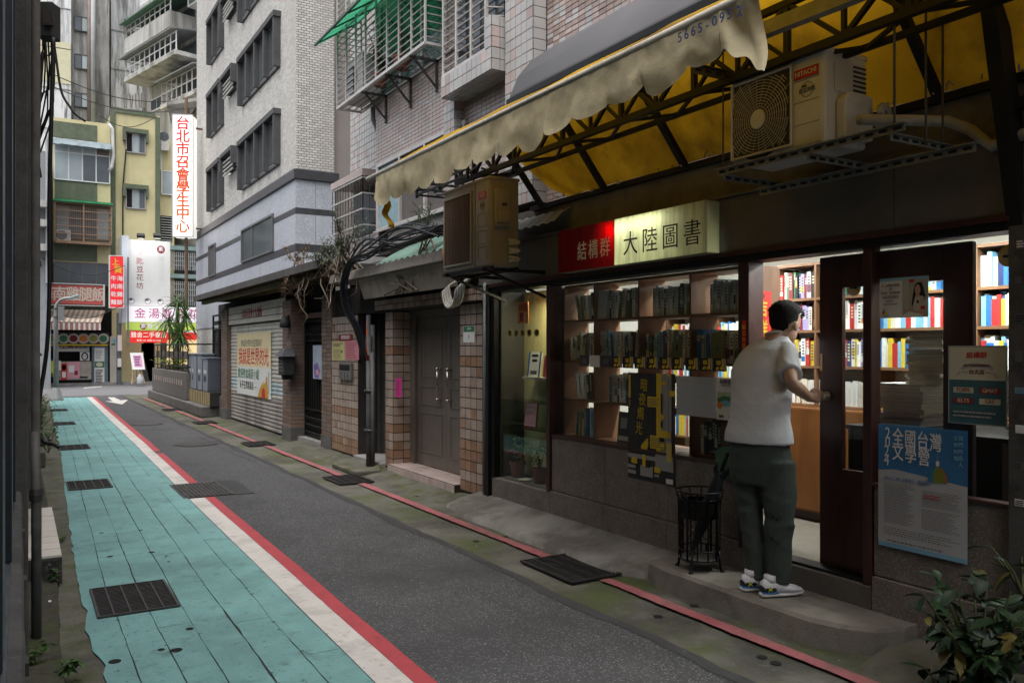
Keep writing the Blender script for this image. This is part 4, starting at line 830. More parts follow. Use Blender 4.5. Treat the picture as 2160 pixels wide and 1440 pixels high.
# bay window: bars, frame, dark glass
DG = mat('dark_pane', (.02, .025, .03), .08, var=.2, bump=0, spec=.6)
ALU = mat('white_aluminium', (.52, .5, .48), .45, .3, var=.15, scale=8, bump=.05, dirt=((.25, .15, .09), .5, 9, .58))
RUSTY = mat('painted_bars', (.42, .38, .35), .5, .3, var=.25, scale=14, bump=.1, dirt=((.2, .08, .04), .7, 8, .55))
box('window_pane', DG, 4.1, 4.105, 7.05, 8.08, 4.475, 6.6, ap)
fr = MB()
for y in (7.14, 7.45, 7.78, 8.09): fr.box(3.935, 3.965, y - .013, y + .013, 4.474, 6.7)
fr.box(3.93, 3.97, 7.13, 8.10, 4.472, 4.5); fr.build('window_guard', ALU, ap)
b = MB()
for i in range(26): b.bar((3.95, 7.13, 4.57 + i * .085), (3.95, 8.1, 4.57 + i * .085), .011)
for i in range(26): b.bar((3.95, 7.13, 4.82 + i * .085), (4.19, 7.02, 4.82 + i * .085), .011)
b.build('guard_bars', RUSTY, ap)
# big window with grey screens
fr = MB()
X0 = 4.15
box('window_apron', mat('grey_apron', (.26, .235, .225), .7, var=.12, scale=4, bump=.1, streak=1, dirt=((.13, .11, .1), .5, 3, .55)), 4.17, TX, wy0, 10.2, 2.86, 3.12, ap)
for y in (8.02, 8.30, 9.04, 9.80, 10.55): fr.box(X0, TX, y - .022, y + .022, 3.165, 3.985)
fr.box(X0, TX, wy0 - .03, wy1 + .02, 3.12, 3.164).box(X0, TX, wy0 - .03, wy1 + .02, 3.986, 4.03).box(4.12, 4.148, wy0 - .05, wy1 + .05, 3.105, 3.13); fr.build('window_frame', ALU, ap)
SCR = mat('insect_screen', (.115, .10, .095), .8, var=.2, scale=3, bump=0); CUR = mat('blue_frosted_pane', (.25, .38, .42), .25, var=.2, scale=3, bump=0)
for a, c, m in ((8.32, 9.02, SCR), (9.06, 9.78, SCR), (9.82, 10.53, CUR), (8.045, 8.28, CUR)): box('window_pane', m, 4.185, 4.195, a, c, 3.17, 3.98, ap)
# window cage with green roof
cg = thing('window_cage', (4.0, 9.7, 4.9), 'white barred window cage with a green corrugated roof, potted plants and an outdoor unit inside', 'window cage')
CX, cy0, cy1, cz0, cz1 = 3.84, 8.33, 11.25, 4.91, 6.7
f = MB()
for k in range(9):
    y = cy1 + (cy0 - cy1) * k / 8; f.bar((CX, y, cz0), (CX, y, cz1), .022)
f.bar((CX, cy0, cz0), (CX, cy1, cz0), .035).bar((4.19, cy0, cz0), (4.19, cy1, cz0), .03).bar((CX, cy0, cz0), (4.19, cy0, cz0), .03).bar((CX, cy1, cz0), (4.19, cy1, cz0), .03).bar((4.19, cy1, cz0), (4.19, cy1, cz1), .022)
f.build('frame', ALU, cg)
b = MB()
for i in range(20):
    z = cz0 + .075 + i * .085; b.bar((CX, cy0, z), (CX, cy1, z), .011)
    b.bar((CX, cy1, z), (4.19, cy1, z), .011); b.bar((CX, cy0, z), (4.19, cy0, z), .011)
b.build('bars', RUSTY, cg)
b = MB()
for i in range(4): b.box(CX + .05 + i * .085, CX + .062 + i * .085, cy0 + .02, cy1 - .02, cz0 - .006, cz0 + .004)
b.build('floor_slats', mat('rusty_slats', (.17, .15, .14), .6, .4, var=.3, scale=10, dirt=((.16, .07, .04), .6, 6, .55)), cg)
dk = mat('bracket_steel', (.09, .085, .08), .6, .5, var=.3, scale=8)
for y in (8.75, 9.5, 10.3):
    b = MB(); b.bar((CX, y, cz0 - .02), (4.19, y, cz0 - .02), .03).bar((4.18, y, cz0), (4.18, y, cz0 - .38), .03).bar((CX + .05, y, cz0 - .03), (4.18, y, cz0 - .33), .022); b.build('bracket', dk, cg)
GRS = mat('green_corrugated', (.05, .30, .16), .4, var=.25, scale=5, bump=0, trans=.55)
rows = []
for k in range(90):
    y = cy0 - .2 + (cy1 - cy0 + .35) * k / 89; z = .012 * sin(k * 1.6); rows.append([V((3.58, y, 5.80 + z)), V((3.9, y, 6.02 + z)), V((4.19, y, 6.22 + z))])
b = MB(); b.grid(rows); b.build('corrugated_roof', GRS, cg, smooth=True); b = MB(); b.bar((3.57, cy0 - .22, 5.80), (3.57, cy1 + .18, 5.80), .025)
for k in range(6): y = cy0 + (cy1 - cy0) * k / 5; b.bar((3.58, y, 5.79), (4.19, y, 6.2), .02)
b.build('roof_frame', mat('green_grey_steel', (.07, .11, .1), .6, .4, var=.3), cg)
box('window_pane', mat('green_pane', (.02, .07, .055), .1, var=.3, scale=2, bump=0, spec=.6), 4.188, 4.192, 8.5, 10.5, 4.95, 6.15, cg)
for a in (8.5, 9.17, 9.83, 10.5): box('window_stile', ALU, 4.17, 4.187, a - .02, a + .02, 4.95, 6.15, cg)
# outdoor unit and pots in the cage
u = thing('outdoor_unit', (4.02, 10.75, cz0 + .02), 'white outdoor unit standing in the green roofed window cage', 'air conditioner')
box('body', mat('unit_white', (.5, .49, .47), .5, var=.12, scale=6), 3.9, 4.15, 10.42, 11.1, cz0 + .02, cz0 + .55, u)
m = MB(); m.lathe([(.20, 3.893), (.20, 3.899)], (0, 0, 0), 24, 'x'); m.lathe([(.0, 3.894), (.2, 3.894)], (0, 0, 0), 24, 'x'); m.v = [(p[0], p[1] + 10.82, p[2] + cz0 + .28) for p in m.v]; m.build('fan_grille', DG, u)
def leafmesh(mb, p, d, L, w, droop=.3, up=V((0, 0, 1)), fold=.15):
    """one lance-shaped leaf: 4 cross-sections, folded on its midrib"""
    d = V(d).normalized(); s = d.cross(up); s = s.normalized() if s.length > 1e-3 else V((1, 0, 0)); n = s.cross(d); p = V(p)
    prof = ((0, .12), (.3, .85), (.6, 1), (.85, .55), (1, .02)); vs = []
    for t, k in prof:
        c = p + d * (L * t) - V((0, 0, 1)) * (droop * L * t * t); vs += [c - s * (w * k / 2) + n * (fold * w * k), c, c + s * (w * k / 2) + n * (fold * w * k)]
    fs = []
    for i in range(4): a = i * 3; fs += [(a, a + 1, a + 4, a + 3), (a + 1, a + 2, a + 5, a + 4)]
    return mb.add(vs, fs)
LEAF = mat('leaf_green', (.055, .12, .025), .5, var=.4, scale=20, bump=0, trans=.3)
LEAFD = mat('leaf_dark', (.03, .075, .025), .42, var=.4, scale=14, bump=0, trans=.2)
LEAFY = mat('leaf_yellow_green', (.22, .27, .05), .5, var=.35, scale=20, bump=0, trans=.35)
LEAFG = mat('leaf_grey_green', (.10, .125, .075), .5, var=.45, scale=24, bump=0, trans=.2)
BARK = mat('bark', (.11, .085, .06), .9, var=.3, scale=18, bump=.4)
POT = mat('terracotta', (.20, .075, .045), .75, var=.25, scale=9, bump=.15, dirt=((.1, .05, .035), .6, 6, .55))
SOIL = mat('soil', (.03, .023, .017), .95, var=.4, scale=40, bump=.6)
def plant(name, base, label, cat, stems, hgt, spread, nleaf, L, w, lm, seed, group=None, pot=None, droop=.5, up0=0):
    q = random.Random(seed); t = thing(name, base, label, cat, group); b = V(base); z0 = 0
    if pot:
        r, ph = pot; m = MB(); m.lathe([(.0, .0), (r * .72, 0), (r * .95, ph * .8), (r * 1.08, ph * .8), (r * 1.1, ph), (r * .98, ph), (r * .9, ph * .85)], b, 20); m.build('pot', POT, t, smooth=False)
        m = MB(); m.lathe([(r * .94, ph * .84), (0, ph * .88)], b, 16); m.build('soil', SOIL, t); z0 = ph * .85
    st = MB(); lf = MB()
    for i in range(stems):
        a = q.random() * 6.28; e = b + V((cos(a) * spread * q.random(), sin(a) * spread * q.random(), z0 + hgt * q.uniform(.7, 1))); s = b + V((0, 0, z0)); mid = (s + e) / 2 + V((q.uniform(-1, 1), q.uniform(-1, 1), 0)) * spread * .3
        pts = [s, (s + mid) / 2, mid, (mid + e) / 2, e]; st.tube(pts, [.008 * hgt + .0025, .006 * hgt + .002, .005 * hgt + .002, .004 * hgt + .0015, .002], 5)
        for k in range(nleaf):
            tt = q.uniform(.25 + up0, 1); sg = min(3, int(tt * 4)); p = pts[sg].lerp(pts[sg + 1], tt * 4 - sg); a2 = q.random() * 6.28; el = q.uniform(-.2, .8)
            leafmesh(lf, p, (cos(a2) * cos(el), sin(a2) * cos(el), sin(el)), L * q.uniform(.6, 1.15), w * q.uniform(.7, 1.1), droop * q.uniform(.4, 1.2))
    st.build('stem', BARK, t); o = lf.build('foliage', lm, t, smooth=False); stuff(o); return t
plant('potted_plant', (4.0, 10.05, cz0 + .01), 'leafy green plant reaching up inside the barred window cage', 'plant', 5, .75, .35, 9, .17, .035, LEAF, 31, pot=(.1, .16))
plant('potted_plant', (3.98, 9.3, cz0 + .01), 'low potted plant at the middle of the barred window cage', 'plant', 4, .4, .2, 8, .13, .03, LEAFD, 32, pot=(.11, .15))
# the set-back strip at the far end of the building, with its own small cage
box('recess_wall', GROUT, 4.46, 6, 10.7, 12.45, .0, 11, ap)
tiles(ap, (4.46, 12.44, 2.6), (0, -1, 0), (0, 0, 1), 1.73, 4.5, .1, .1, .008, tg, False, seed=9)
t = thing('window_cage', (4.3, 11.6, 3.5), 'small barred cage on the set-back tiled wall beyond the big window', 'window cage')
b = MB()
for z in (3.28, 3.5, 3.72, 3.94): b.bar((4.12, 11.0, z), (4.12, 12.3, z), .022); b.bar((4.12, 11.0, z), (4.45, 11.0, z), .022)
b.build('rails', ALU, t); b = MB()
for k in range(12): y = 11 + 1.3 * k / 11; b.bar((4.12, y, 3.28), (4.12, y, 3.94), .01)
for k in range(4): b.bar((4.12 + .1 * k, 11, 2.95), (4.12 + .1 * k, 11, 3.94), .01)
b.build('bars', dk, t); box('cage_roof', T_PINK, 4.10, 4.45, 10.98, 12.32, 3.96, 4.06, t); box('window_pane', DG, 4.44, 4.455, 11.1, 12.2, 3.25, 3.9, t)
# downpipe on that corner
m = MB(); m.tube([(4.25, 10.95, 5.2), (4.25, 10.95, 4.75), (4.32, 10.95, 4.6)], .035, 10); m.build('downpipe', mat('pale_pipe', (.4, .4, .39), .5), ap, smooth=True)
# grey metal hood between wall and awning
HOOD = mat('grey_sheet_metal', (.105, .102, .108), .6, .2, var=.15, scale=1.5, bump=.05, dirt=((.1, .1, .1), .5, 2.5, .55))
hd = thing('metal_hood', (4.0, 4.2, 3.8), 'smooth grey sheet metal hood running along the tiled wall above the awning', 'hood')
m = MB(); rows = []
for y in (6.35, 4.8, 3.0, 1.0): rows.append([V((4.19, y + .12, 4.30)), V((4.02, y + .08, 4.17)), V((3.86, y + .04, 3.99)), V((3.76, y, 3.80)), V((3.74, y, 3.74))])
m.grid(rows); m.build('sheet', HOOD, hd, smooth=True, solid=.006); m = MB(); m.poly([p for p in rows[0]] + [V((4.19, 6.35, 3.74))]); m.build('end_plate', HOOD, hd)
m = MB(); m.bar((3.735, 6.36, 3.73), (3.735, 1.0, 3.73), .03, .05); m.build('edge_rail', M_['black'], hd)
# ------------------------------------------------------------------ doorways below
def pick_band(bands): return lambda i, j, q: (T_ORNG if (j in bands) != (q.random() < .04) else T_BEIGE)
en = thing('tiled_entrance', (4.2, 9.3, 0), 'beige tiled entrance with two recessed doorways under a concrete eave', 'entrance')
for a, c in ((7.30, 7.79), (9.62, 9.86), (10.86, 11.95)): box('pillar', GROUT, 4.0, 4.42, a, c, 0, 2.02, en)
U = (0, 0, 1)
for O, r, W_, bands, sd in (((4.0, 7.79, .07), (0, -1, 0), .49, (0, 2, 3, 4, 12), 41), ((4.0, 9.86, .07), (0, -1, 0), .24, (0, 1, 4, 13), 42), ((4.0, 9.62, .07), (1, 0, 0), .27, (0, 1, 4, 13), 43), ((4.0, 11.95, .07), (0, -1, 0), 1.09, (0, 1, 5), 44)):
    tiles(en, O, r, U, W_, 1.94, .12, .108, .009, pick_band(bands), True, seed=sd)
box('lintel', GROUT, 3.9, 4.42, 7.25, 9.97, 2.025, 2.16, en)
tiles(en, (3.9, 9.97, 2.027), (0, -1, 0), U, 2.72, .13, .085, .065, .008, lambda i, j, q: T_BEIGE if q.random() < .6 else T_ORNG, True, name='lintel_tile', seed=45)
tiles(en, (3.9, 7.25, 2.027), (1, 0, 0), U, .3, .13, .085, .065, .008, lambda i, j, q: T_BEIGE, True, name='lintel_tile', seed=46)
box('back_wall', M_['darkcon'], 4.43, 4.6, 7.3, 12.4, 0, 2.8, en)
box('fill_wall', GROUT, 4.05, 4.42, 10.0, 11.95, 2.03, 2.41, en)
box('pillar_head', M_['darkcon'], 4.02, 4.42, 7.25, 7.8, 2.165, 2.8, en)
eave = box('concrete_eave', mat('eave_concrete', (.28, .25, .225), .85, var=.25, scale=3, bump=.25, dirt=[((.1, .08, .07), .7, 3, .52), ((.05, .06, .03), .5, 5, .6)]), 3.6, 4.42, 7.33, 10.9, 2.42, 2.53, en, bevel=.006)
m = MB(); m.slab([V((3.74, 9.95, 2.17)), V((3.66, 9.95, 2.415)), V((3.66, 7.35, 2.415)), V((3.74, 7.35, 2.17))], (.006, 0, 0)); m.build('metal_panel', mat('tarnished_steel', (.34, .285, .235), .42, .35, var=.25, scale=2, bump=.1, streak=1, dirt=[((.15, .1, .07), .7, 3.5, .5), ((.05, .04, .035), .6, 12, .64)]), en)
m = MB()
for k in range(9): m.lathe([(.014, -.004), (.014, .004), (0, .005)], (3.69, 7.55 + k * .29, 2.33), 8, 'x')
m.build('panel_bolts', M_['iron'], en)
# floor of the recesses
box('floor', GROUT, 3.93, 4.43, 7.79, 9.62, .0, .118, en); tiles(en, (3.93, 7.79, .118), (1, 0, 0), (0, 1, 0), .34, 1.83, .11, .11, .007, lambda i, j, q: T_PINK, True, proud=.005, name='floor_tile', seed=47)
tiles(en, (3.93, 9.62, .01), (0, -1, 0), U, 1.83, .105, .11, .105, .007, lambda i, j, q: T_PINK, True, name='riser_tile', seed=48)
box('floor', M_['concrete'], 3.93, 4.43, 9.86, 10.86, .0, .09, en); tiles(en, (3.93, 9.86, .09), (1, 0, 0), (0, 1, 0), .5, 1.0, .25, .33, .006, lambda i, j, q: T_GREY, True, proud=.012, name='floor_tile', seed=49)
# steel double door
STEEL = mat('brown_steel_door', (.22, .19, .165), .45, .55, var=.16, scale=2, bump=.06, streak=1, dirt=[((.12, .095, .08), .6, 2.2, .5), ((.08, .06, .05), .5, 10, .66)])
box('door_frame', STEEL, 4.22, 4.32, 9.47, 9.615, .125, 2.02, en, bevel=.004); box('door_frame', STEEL, 4.22, 4.32, 7.795, 7.86, .125, 2.02, en); box('door_frame', STEEL, 4.22, 4.32, 7.865, 9.465, 1.93, 2.02, en)
CHR = mat('chrome', (.5, .46, .4), .25, .95, var=.1, bump=0)
for a, c, hy in ((8.665, 9.465, 8.80), (7.865, 8.66, 8.53)):
    d = box('steel_door', STEEL, 4.262, 4.30, a, c, .13, 1.925, en, bevel=.004)
    for z0, z1 in ((.28, .78), (.86, 1.10), (1.2, 1.78)):
        m = MB(); y0, y1 = a + .1, c - .1; w = .02
        m.box(4.255, 4.2615, y0, y1, z0, z0 + w).box(4.255, 4.2615, y0, y1, z1 - w, z1).box(4.255, 4.2615, y0, y0 + w, z0 + w, z1 - w).box(4.255, 4.2615, y1 - w, y1, z0 + w, z1 - w); m.build('moulding', STEEL, d, bevel=.003)
    m = MB(); m.tube([(4.21, hy, .93), (4.21, hy, 1.33)], .011, 8)
    for z in (.95, 1.31): m.tube([(4.262, hy, z), (4.205, hy, z)], .016, 8); m.lathe([(0, 0), (.022, .008), (.024, .02), (.015, .03)], (4.19, hy, z), 10, 'x')
    m.build('door_handle', CHR, d, smooth=True)
# grey steel gate with letter slots in the second doorway
SD2 = mat('dull_gate_steel', (.10, .095, .088), .55, .4, var=.25, scale=3, bump=.08, dirt=((.05, .045, .04), .6, 5, .55))
box('door_frame', SD2, 4.28, 4.40, 10.80, 10.855, .11, 2.02, en); gd = box('steel_door', SD2, 4.34, 4.38, 9.9, 10.795, .11, 2.0, en, bevel=.004)
for z in (1.3, 1.08, .88): box('letter_slot', M_['pit'], 4.332, 4.339, 10.0, 10.35, z, z + .04, gd); box('gate_paper', M_['paper'], 4.334, 4.3385, 10.2 + (z - 1) * .2, 10.29 + (z - 1) * .2, z + .05, z + .14, gd); box('gate_paper', M_['paper'], 4.334, 4.3385, 10.04, 10.12, z + .055, z + .13, gd)
box('moulding', SD2, 4.33, 4.339, 10.62, 10.66, .2, 1.95, gd)
# papers and fittings on the pillars
XP = 3.988
s = pxsheet('notice_paper', 'small yellow notice on the tiled pillar left of the intercom', 'notice', (700, 720), (727, 760), ink('note_yellow', (.52, .47, .2)), XP); s.lines(.1, .9, .08, .3, 3, I['dk'], 1, .6); s.lines(.1, .9, .4, .95, 8, I['dk'], 2, .35); s.ell(.78, .55, .07, .08, I['dk'])
s = pxsheet('notice_paper', 'pink notice beside the yellow one on the tiled pillar', 'notice', (728, 719), (757, 759), ink('note_pink', (.55, .22, .26)), XP); s.lines(.1, .9, .08, .95, 10, I['ma'], 3, .35)
s = pxsheet('name_plate', 'dark red plate with white characters over the two notices', 'plate', (714, 706), (744, 718), I['ma'], XP - .004); s.txt('嚴禁張貼廣告', .5, .5, .062, I['w'])
t = thing('intercom', onX(732, 801, XP), 'grey intercom panel with screen and keys on the tiled pillar', 'intercom'); a, c = onX(719, 764, XP), onX(745, 802, XP)
box('case', mat('intercom_grey', (.17, .165, .155), .5, .3), XP - .035, XP, c.y, a.y, c.z, a.z, t, bevel=.006); box('screen', M_['pit'], XP - .038, XP - .0355, c.y + .05, a.y - .05, a.z - .11, a.z - .03, t)
m = MB()
for i in range(3):
    for j in range(4): y = c.y + .05 + (a.y - c.y - .1) * (i + .5) / 3; z = a.z - .15 - j * .03; m.box(XP - .039, XP - .0355, y - .016, y + .016, z - .01, z + .01)
stuff(m.build('keys', CHR, t))
def plate(px0, py0, px1, py1, X, label, num):
    s = pxsheet('house_number', label, 'plate', (px0, py0), (px1, py1), I['w'], X); s.rect(.03, .97, .02, .36, I['g']); s.txt(num, .5, .66, .06, I['k'], bold=.02); s.txt('溫州街', .55, .18, .03, I['w']); return s
plate(977, 688, 1001, 722, XP, 'green and white house number plate on the tiled pillar by the bookshop', '1')
plate(605.5, 717, 611.5, 734, 3.878, 'green and white house number plate on the brick pillar by the letter box', '3')
s = pxsheet('paper_strip', 'magenta paper strip stuck on the middle tiled pillar', 'notice', (834, 797), (847, 838), I['mg'], XP); s.lines(.2, .7, .1, .9, 6, I['ma'], 4, .4)
# ================================================================== AWNING, OUTDOOR UNITS, CABLES
aw = thing('awning', (3.2, 4.0, 2.8), 'long yellow awning with torn beige valance on a black steel truss over the bookshop', 'awning')
YEL = mat('yellow_canvas', (.58, .335, .014), .75, var=.22, scale=1.6, bump=.5, bscale=9, trans=.5, dirt=[((.14, .075, .008), .75, 1.3, .46), ((.08, .045, .01), .6, 6, .66)])
BEI = mat('beige_canvas', (.54, .475, .31), .85, var=.18, scale=4, bump=.3, bscale=30, trans=.25, dirt=[((.30, .25, .15), .45, 3.5, .5), ((.13, .11, .07), .6, 16, .62), ((.42, .26, .05), .3, 3, .6)])
rows = []
ends = ((2.6, 3.03, 6.72), (3.05, 3.32, 6.66), (3.5, 3.57, 6.5), (3.66, 3.38, 6.35), (3.80, 3.12, 6.15), (3.92, 2.92, 5.95), (3.975, 2.835, 5.78))
for k in range(81):
    f = k / 80; r = []
    for i, (x, z, ye) in enumerate(ends):
        y = ye + (.9 - ye) * f; sag = -.03 * abs(sin((y - 2.5) / .92 * pi)) * (1 if 2 < i < 6 else .3); wr = .012 * noise.noise((y * 3, i * 1.3, 0)) + (.03 * noise.noise((y * 7, i * .8 + y * 2, 2)) * max(0, 1 - (ye - y) / .9)) if k else 0
        r.append(V((x + wr * .5, y, z + (sag if k else 0) + wr)))
    rows.append(r)
m = MB(); m.grid(rows); m.build('canvas', YEL, aw, smooth=True)
bar_ = MB(); bar_.tube([(2.6, 6.82, 3.015), (2.6, 2.38, 3.015)], .022, 10); bar_.build('front_bar', mat('pale_bar', (.42, .39, .32), .5, var=.2, scale=10, dirt=((.15, .13, .1), .6, 7, .55)), aw, smooth=True)
# valance: scalloped cloth hanging from the bar, torn at both ends
m = MB(); rows = []; N_ = 260
for k in range(N_ + 1):
    y = 6.60 + (2.60 - 6.60) * k / N_; ph = (6.60 - y) / .29; fr_ = ph - math.floor(ph); L = .19 + .055 * (sin(pi * fr_) ** .5) + .025 * noise.noise((y * 1.3, 3, 3)) + .02 * noise.noise((y * 8, 3, 3))
    if y < 4.0: L -= .03 * (4.0 - y)
    if int(ph) % 4 == 0 and k > 4: L += .03
    r = []
    for j in range(7):
        t = j / 6; r.append(V((2.585 + .03 * t * noise.noise((y * 2.1, t * 1.5, 8)) + .010 * t * sin(y * 17 + 2 * noise.noise((y, 0, 0))) + .008 * noise.noise((y * 14, t * 3, 1)), y + .01 * noise.noise((y * 5, t, 4)), 2.995 - L * t)))
    rows.append(r)
m.grid(rows); m.build('valance', BEI, aw, smooth=True)
# the loose torn flap at the near end with its printed number
def flap(y, t):
    tw = max(0, (2.62 - y) / .2); L = .17 + .15 * tw ** 1.5 + .012 * sin(y * 70)
    return V((2.585 + .05 * tw * sin(t * 3.0) + .012 * sin(y * 40 + t * 3), y - .03 * tw * t + .015 * tw * sin(t * 5), 2.995 - L * t))
m = MB(); rows = []
for k in range(25):
    y = 2.602 - .20 * k / 24; rows.append([flap(y, j / 12) for j in range(13)])
m.grid(rows); m.build('torn_flap', BEI, aw, smooth=True)
for i, ch in enumerate('5665-0952'):
    y = 2.80 - i * .043; p = flap(min(y, 2.6), .32); text(ch, .062, (2.535 + .012 * (i == 8), y, 2.935), ROT_X, mat('blue_print', (.03, .05, .16), .7, bump=0), aw, bold=.02)
# torn yellow rag at the far end
m = MB(); rows = []
for k in range(14):
    t = k / 13; c = onX(812 + 14 * t + 5 * sin(t * 9), 424 + 58 * t, 2.66); w = .075 * (1 - t * .75) + .02 * noise.noise((t * 9, 0, 0)); rows.append([V((2.66 + .03 * sin(t * 5), c.y + w, c.z)), V((2.62, c.y, c.z + .01)), V((2.66, c.y - w, c.z))])
m.grid(rows); m.build('torn_rag', YEL, aw, smooth=True)
# truss
BK = mat('truss_black', (.007, .007, .007), .6, .2, var=.2, bump=0); ch = MB()
C_, A_, B_ = (3.42, 3.335), (3.42, 3.05), (3.60, 3.035)
Y0, Y1 = 6.75, .9
for (x, z), w in ((C_, .035), (A_, .04), (B_, .03)): ch.bar((x, Y0, z), (x, Y1, z), w)
ch.build('truss_chords', BK, aw)
wb = MB(); n = 17; st = (Y0 - Y1) / n
for k in range(n + 1):
    y = Y0 - k * st; wb.bar((C_[0], y, C_[1]), (A_[0], y, A_[1]), .03 if k % 2 else .022)
    if k < n:
        a, c = ((C_, A_) if k % 2 else (A_, C_)); wb.bar((a[0], y, a[1]), (c[0], y - st, c[1]), .024); 
        if k % 3 != 2: wb.bar((c[0], y, c[1]), (a[0], y - st, a[1]), .02)
        a, c = ((A_, B_) if k % 2 else (B_, A_)); wb.bar((a[0], y, a[1]), (c[0], y - st, c[1]), .02)
wb.build('truss_webs', BK, aw)
for y in (6.15, 5.24, 4.32, 3.4, 2.48, 1.56): m = MB(); m.bar((3.40, y, 3.50), (3.965, y, 2.80), .045, .04); m.bar((3.42, y, 3.36), (2.62, y, 3.02), .03); m.build('rafter', BK, aw)
m = MB(); m.bar((3.97, 6.3, 2.80), (3.97, .9, 2.80), .04); m.build('wall_rail', BK, aw)
# clips and torn bits along the wall rail
m = MB(); q = random.Random(8)
for k in range(34): y = q.uniform(2, 6); p = V((3.94, y, 2.83 + q.uniform(-.02, .02))); m.bar(p, p + V((-.02, q.uniform(-.05, .05), q.uniform(-.02, .03))), .008)
m.build('tie_clips', mat('clip_grey', (.4, .39, .37), .4, .5), aw)
# leaning end post
m = MB(); m.bar((3.99, 2.10, 2.12), (3.74, 2.11, 3.3), .10, .07, up=(0, 1, 0)); m.bar((3.9, 2.08, 2.66), (3.9, 1.3, 2.66), .05); m.build('end_post', BK, aw)
# galvanised rails
GALV = mat('galvanised', (.23, .235, .225), .5, .6, var=.25, scale=9, bump=.05, dirt=((.1, .1, .09), .5, 7, .55))
def slotted(name, p, q_, w, h, par, n=None, m_=GALV):
    p, q_ = V(p), V(q_); m = MB(); m.bar(p, q_, w, .006).bar(p + V((0, 0, -h / 2)), q_ + V((0, 0, -h / 2)), .006, h); o = m.build(name, m_, par)
    L = (q_ - p).length; n = n or int(L / .07); s = MB(); d = (q_ - p) / L; side = d.cross(V((0, 0, 1))).normalized()
    for k in range(n): c = p + d * (L * (k + .5) / n) + V((0, 0, -h / 2)); s.bar(c - d * .02 - side * .005, c + d * .02 - side * .005, .004, .012); s.bar(c - d * .02 + side * .005, c + d * .02 + side * .005, .004, .012)
    stuff(s.build('slots', M_['pit'], par)); return o
m = MB(); m.bar((3.0, 3.97, 3.085), (3.0, 2.93, 3.06), .05, .065); m.bar((2.972, 3.97, 3.09), (2.972, 2.93, 3.065), .006, .02); m.build('side_rail', GALV, aw); m = MB(); m.bar((3.0, 2.84, 3.04), (3.0, 1.9, 3.02), .05, .065); m.build('side_rail', GALV, aw)
m = MB(); m.tube([(3.0, 2.955, 3.075), (3.0, 2.90, 3.07)], [.05, .045], 10); m.build('rail_spring', M_['iron'], aw)
# ------------------------------------------------------------------ outdoor units
def fan_unit(x0, y0, y1, z0, z1, dep, label, fan_r, fc, mats, fan='grille'):
    t = thing('outdoor_unit', (x0 + dep / 2, (y0 + y1) / 2, z0), label, 'air conditioner', 'air conditioner outdoor units over the shop fronts')
    body, dark = mats; box('body', body, x0, x0 + dep, y0, y1, z0, z1, t, bevel=.02)
    box('top_lip', body, x0 - .006, x0 + dep + .004, y0 - .004, y1 + .004, z1 - .02, z1 + .008, t, bevel=.006); return t
UW = mat('unit_cream', (.50, .505, .50), .5, var=.12, scale=3, bump=.04, dirt=[((.22, .20, .16), .5, 2.4, .53), ((.09, .07, .05), .5, 14, .68)])
UDK = mat('unit_dark', (.03, .03, .03), .6, var=.2, bump=0)
x0, y0, y1, z0, z1 = 3.45, 2.758, 3.385, 2.575, 3.055
u = fan_unit(x0, y0, y1, z0, z1, .33, 'cream outdoor unit with round fan grille hung on slotted rails under the yellow awning', .2, None, (UW, UDK))
fy, fz, R_ = 3.18, 2.79, .195
m = MB(); m.lathe([(0, x0 - .0015), (.215, x0 - .0015)], (0, fy, fz), 32, 'x'); m.box(x0 - .003, x0 - .0012, y0 + .215, y1 - .022, z0 + .035, z1 - .045); m.build('fan_opening', UDK, u)
g = MB()
for k in range(13): r = .045 + .0205 * k; 
def rg(mb, x, r, y, z, th=.0027, n=36, clip=None):
    pts = []
    for k in range(n + 1):
        a = 2 * pi * k / n; p = (x, y + r * cos(a), z + r * sin(a)); 
        if clip and not (clip[0] < p[1] < clip[1] and clip[2] < p[2] < clip[3]):
            if len(pts) > 1: mb.tube(pts, th, 4, False)
            pts = []; continue
        pts.append(p)
    if len(pts) > 1: mb.tube(pts, th, 4, False)
cl = (y0 + .218, y1 - .02, z0 + .037, z1 - .047)
for k in range(15): rg(g, x0 - .012, .052 + .0155 * k, fy, fz, clip=cl)
for k in range(24):
    a = 2 * pi * k / 24 + .1; r1_ = .27
    while r1_ > .05 and not (cl[0] < fy + r1_ * cos(a) < cl[1] and cl[2] < fz + r1_ * sin(a) < cl[3]): r1_ -= .01
    if r1_ > .06: g.tube([(x0 - .013, fy + .045 * cos(a), fz + .045 * sin(a)), (x0 - .013, fy + r1_ * cos(a + .12), fz + r1_ * sin(a + .12))], .0014, 4, False)
g.build('fan_grille', mat('grille_grey', (.36, .34, .29), .5, var=.1, bump=0), u)
m = MB(); m.lathe([(0, -.012), (.05, -.01), (.052, .0)], (x0 - .008, fy, fz), 24, 'x'); m.build('fan_hub', UW, u)
m = MB(); 
for a, c in (((y0 + .2, z0 + .03), (y1 - .01, z0 + .03)), ((y0 + .2, z1 - .04), (y1 - .01, z1 - .04)), ((y0 + .2, z0 + .03), (y0 + .2, z1 - .04)), ((y1 - .012, z0 + .03), (y1 - .012, z1 - .04))): m.tube([(x0 - .01, *a), (x0 - .01, *c)], .007, 6)
m.build('grille_rim', UW, u)
for zz in (z0 + .12, z0 + .235, z0 + .345): box('panel_seam', UDK, x0 - .001, x0 + .0005, y0 + .03, y0 + .19, zz, zz + .003, u)
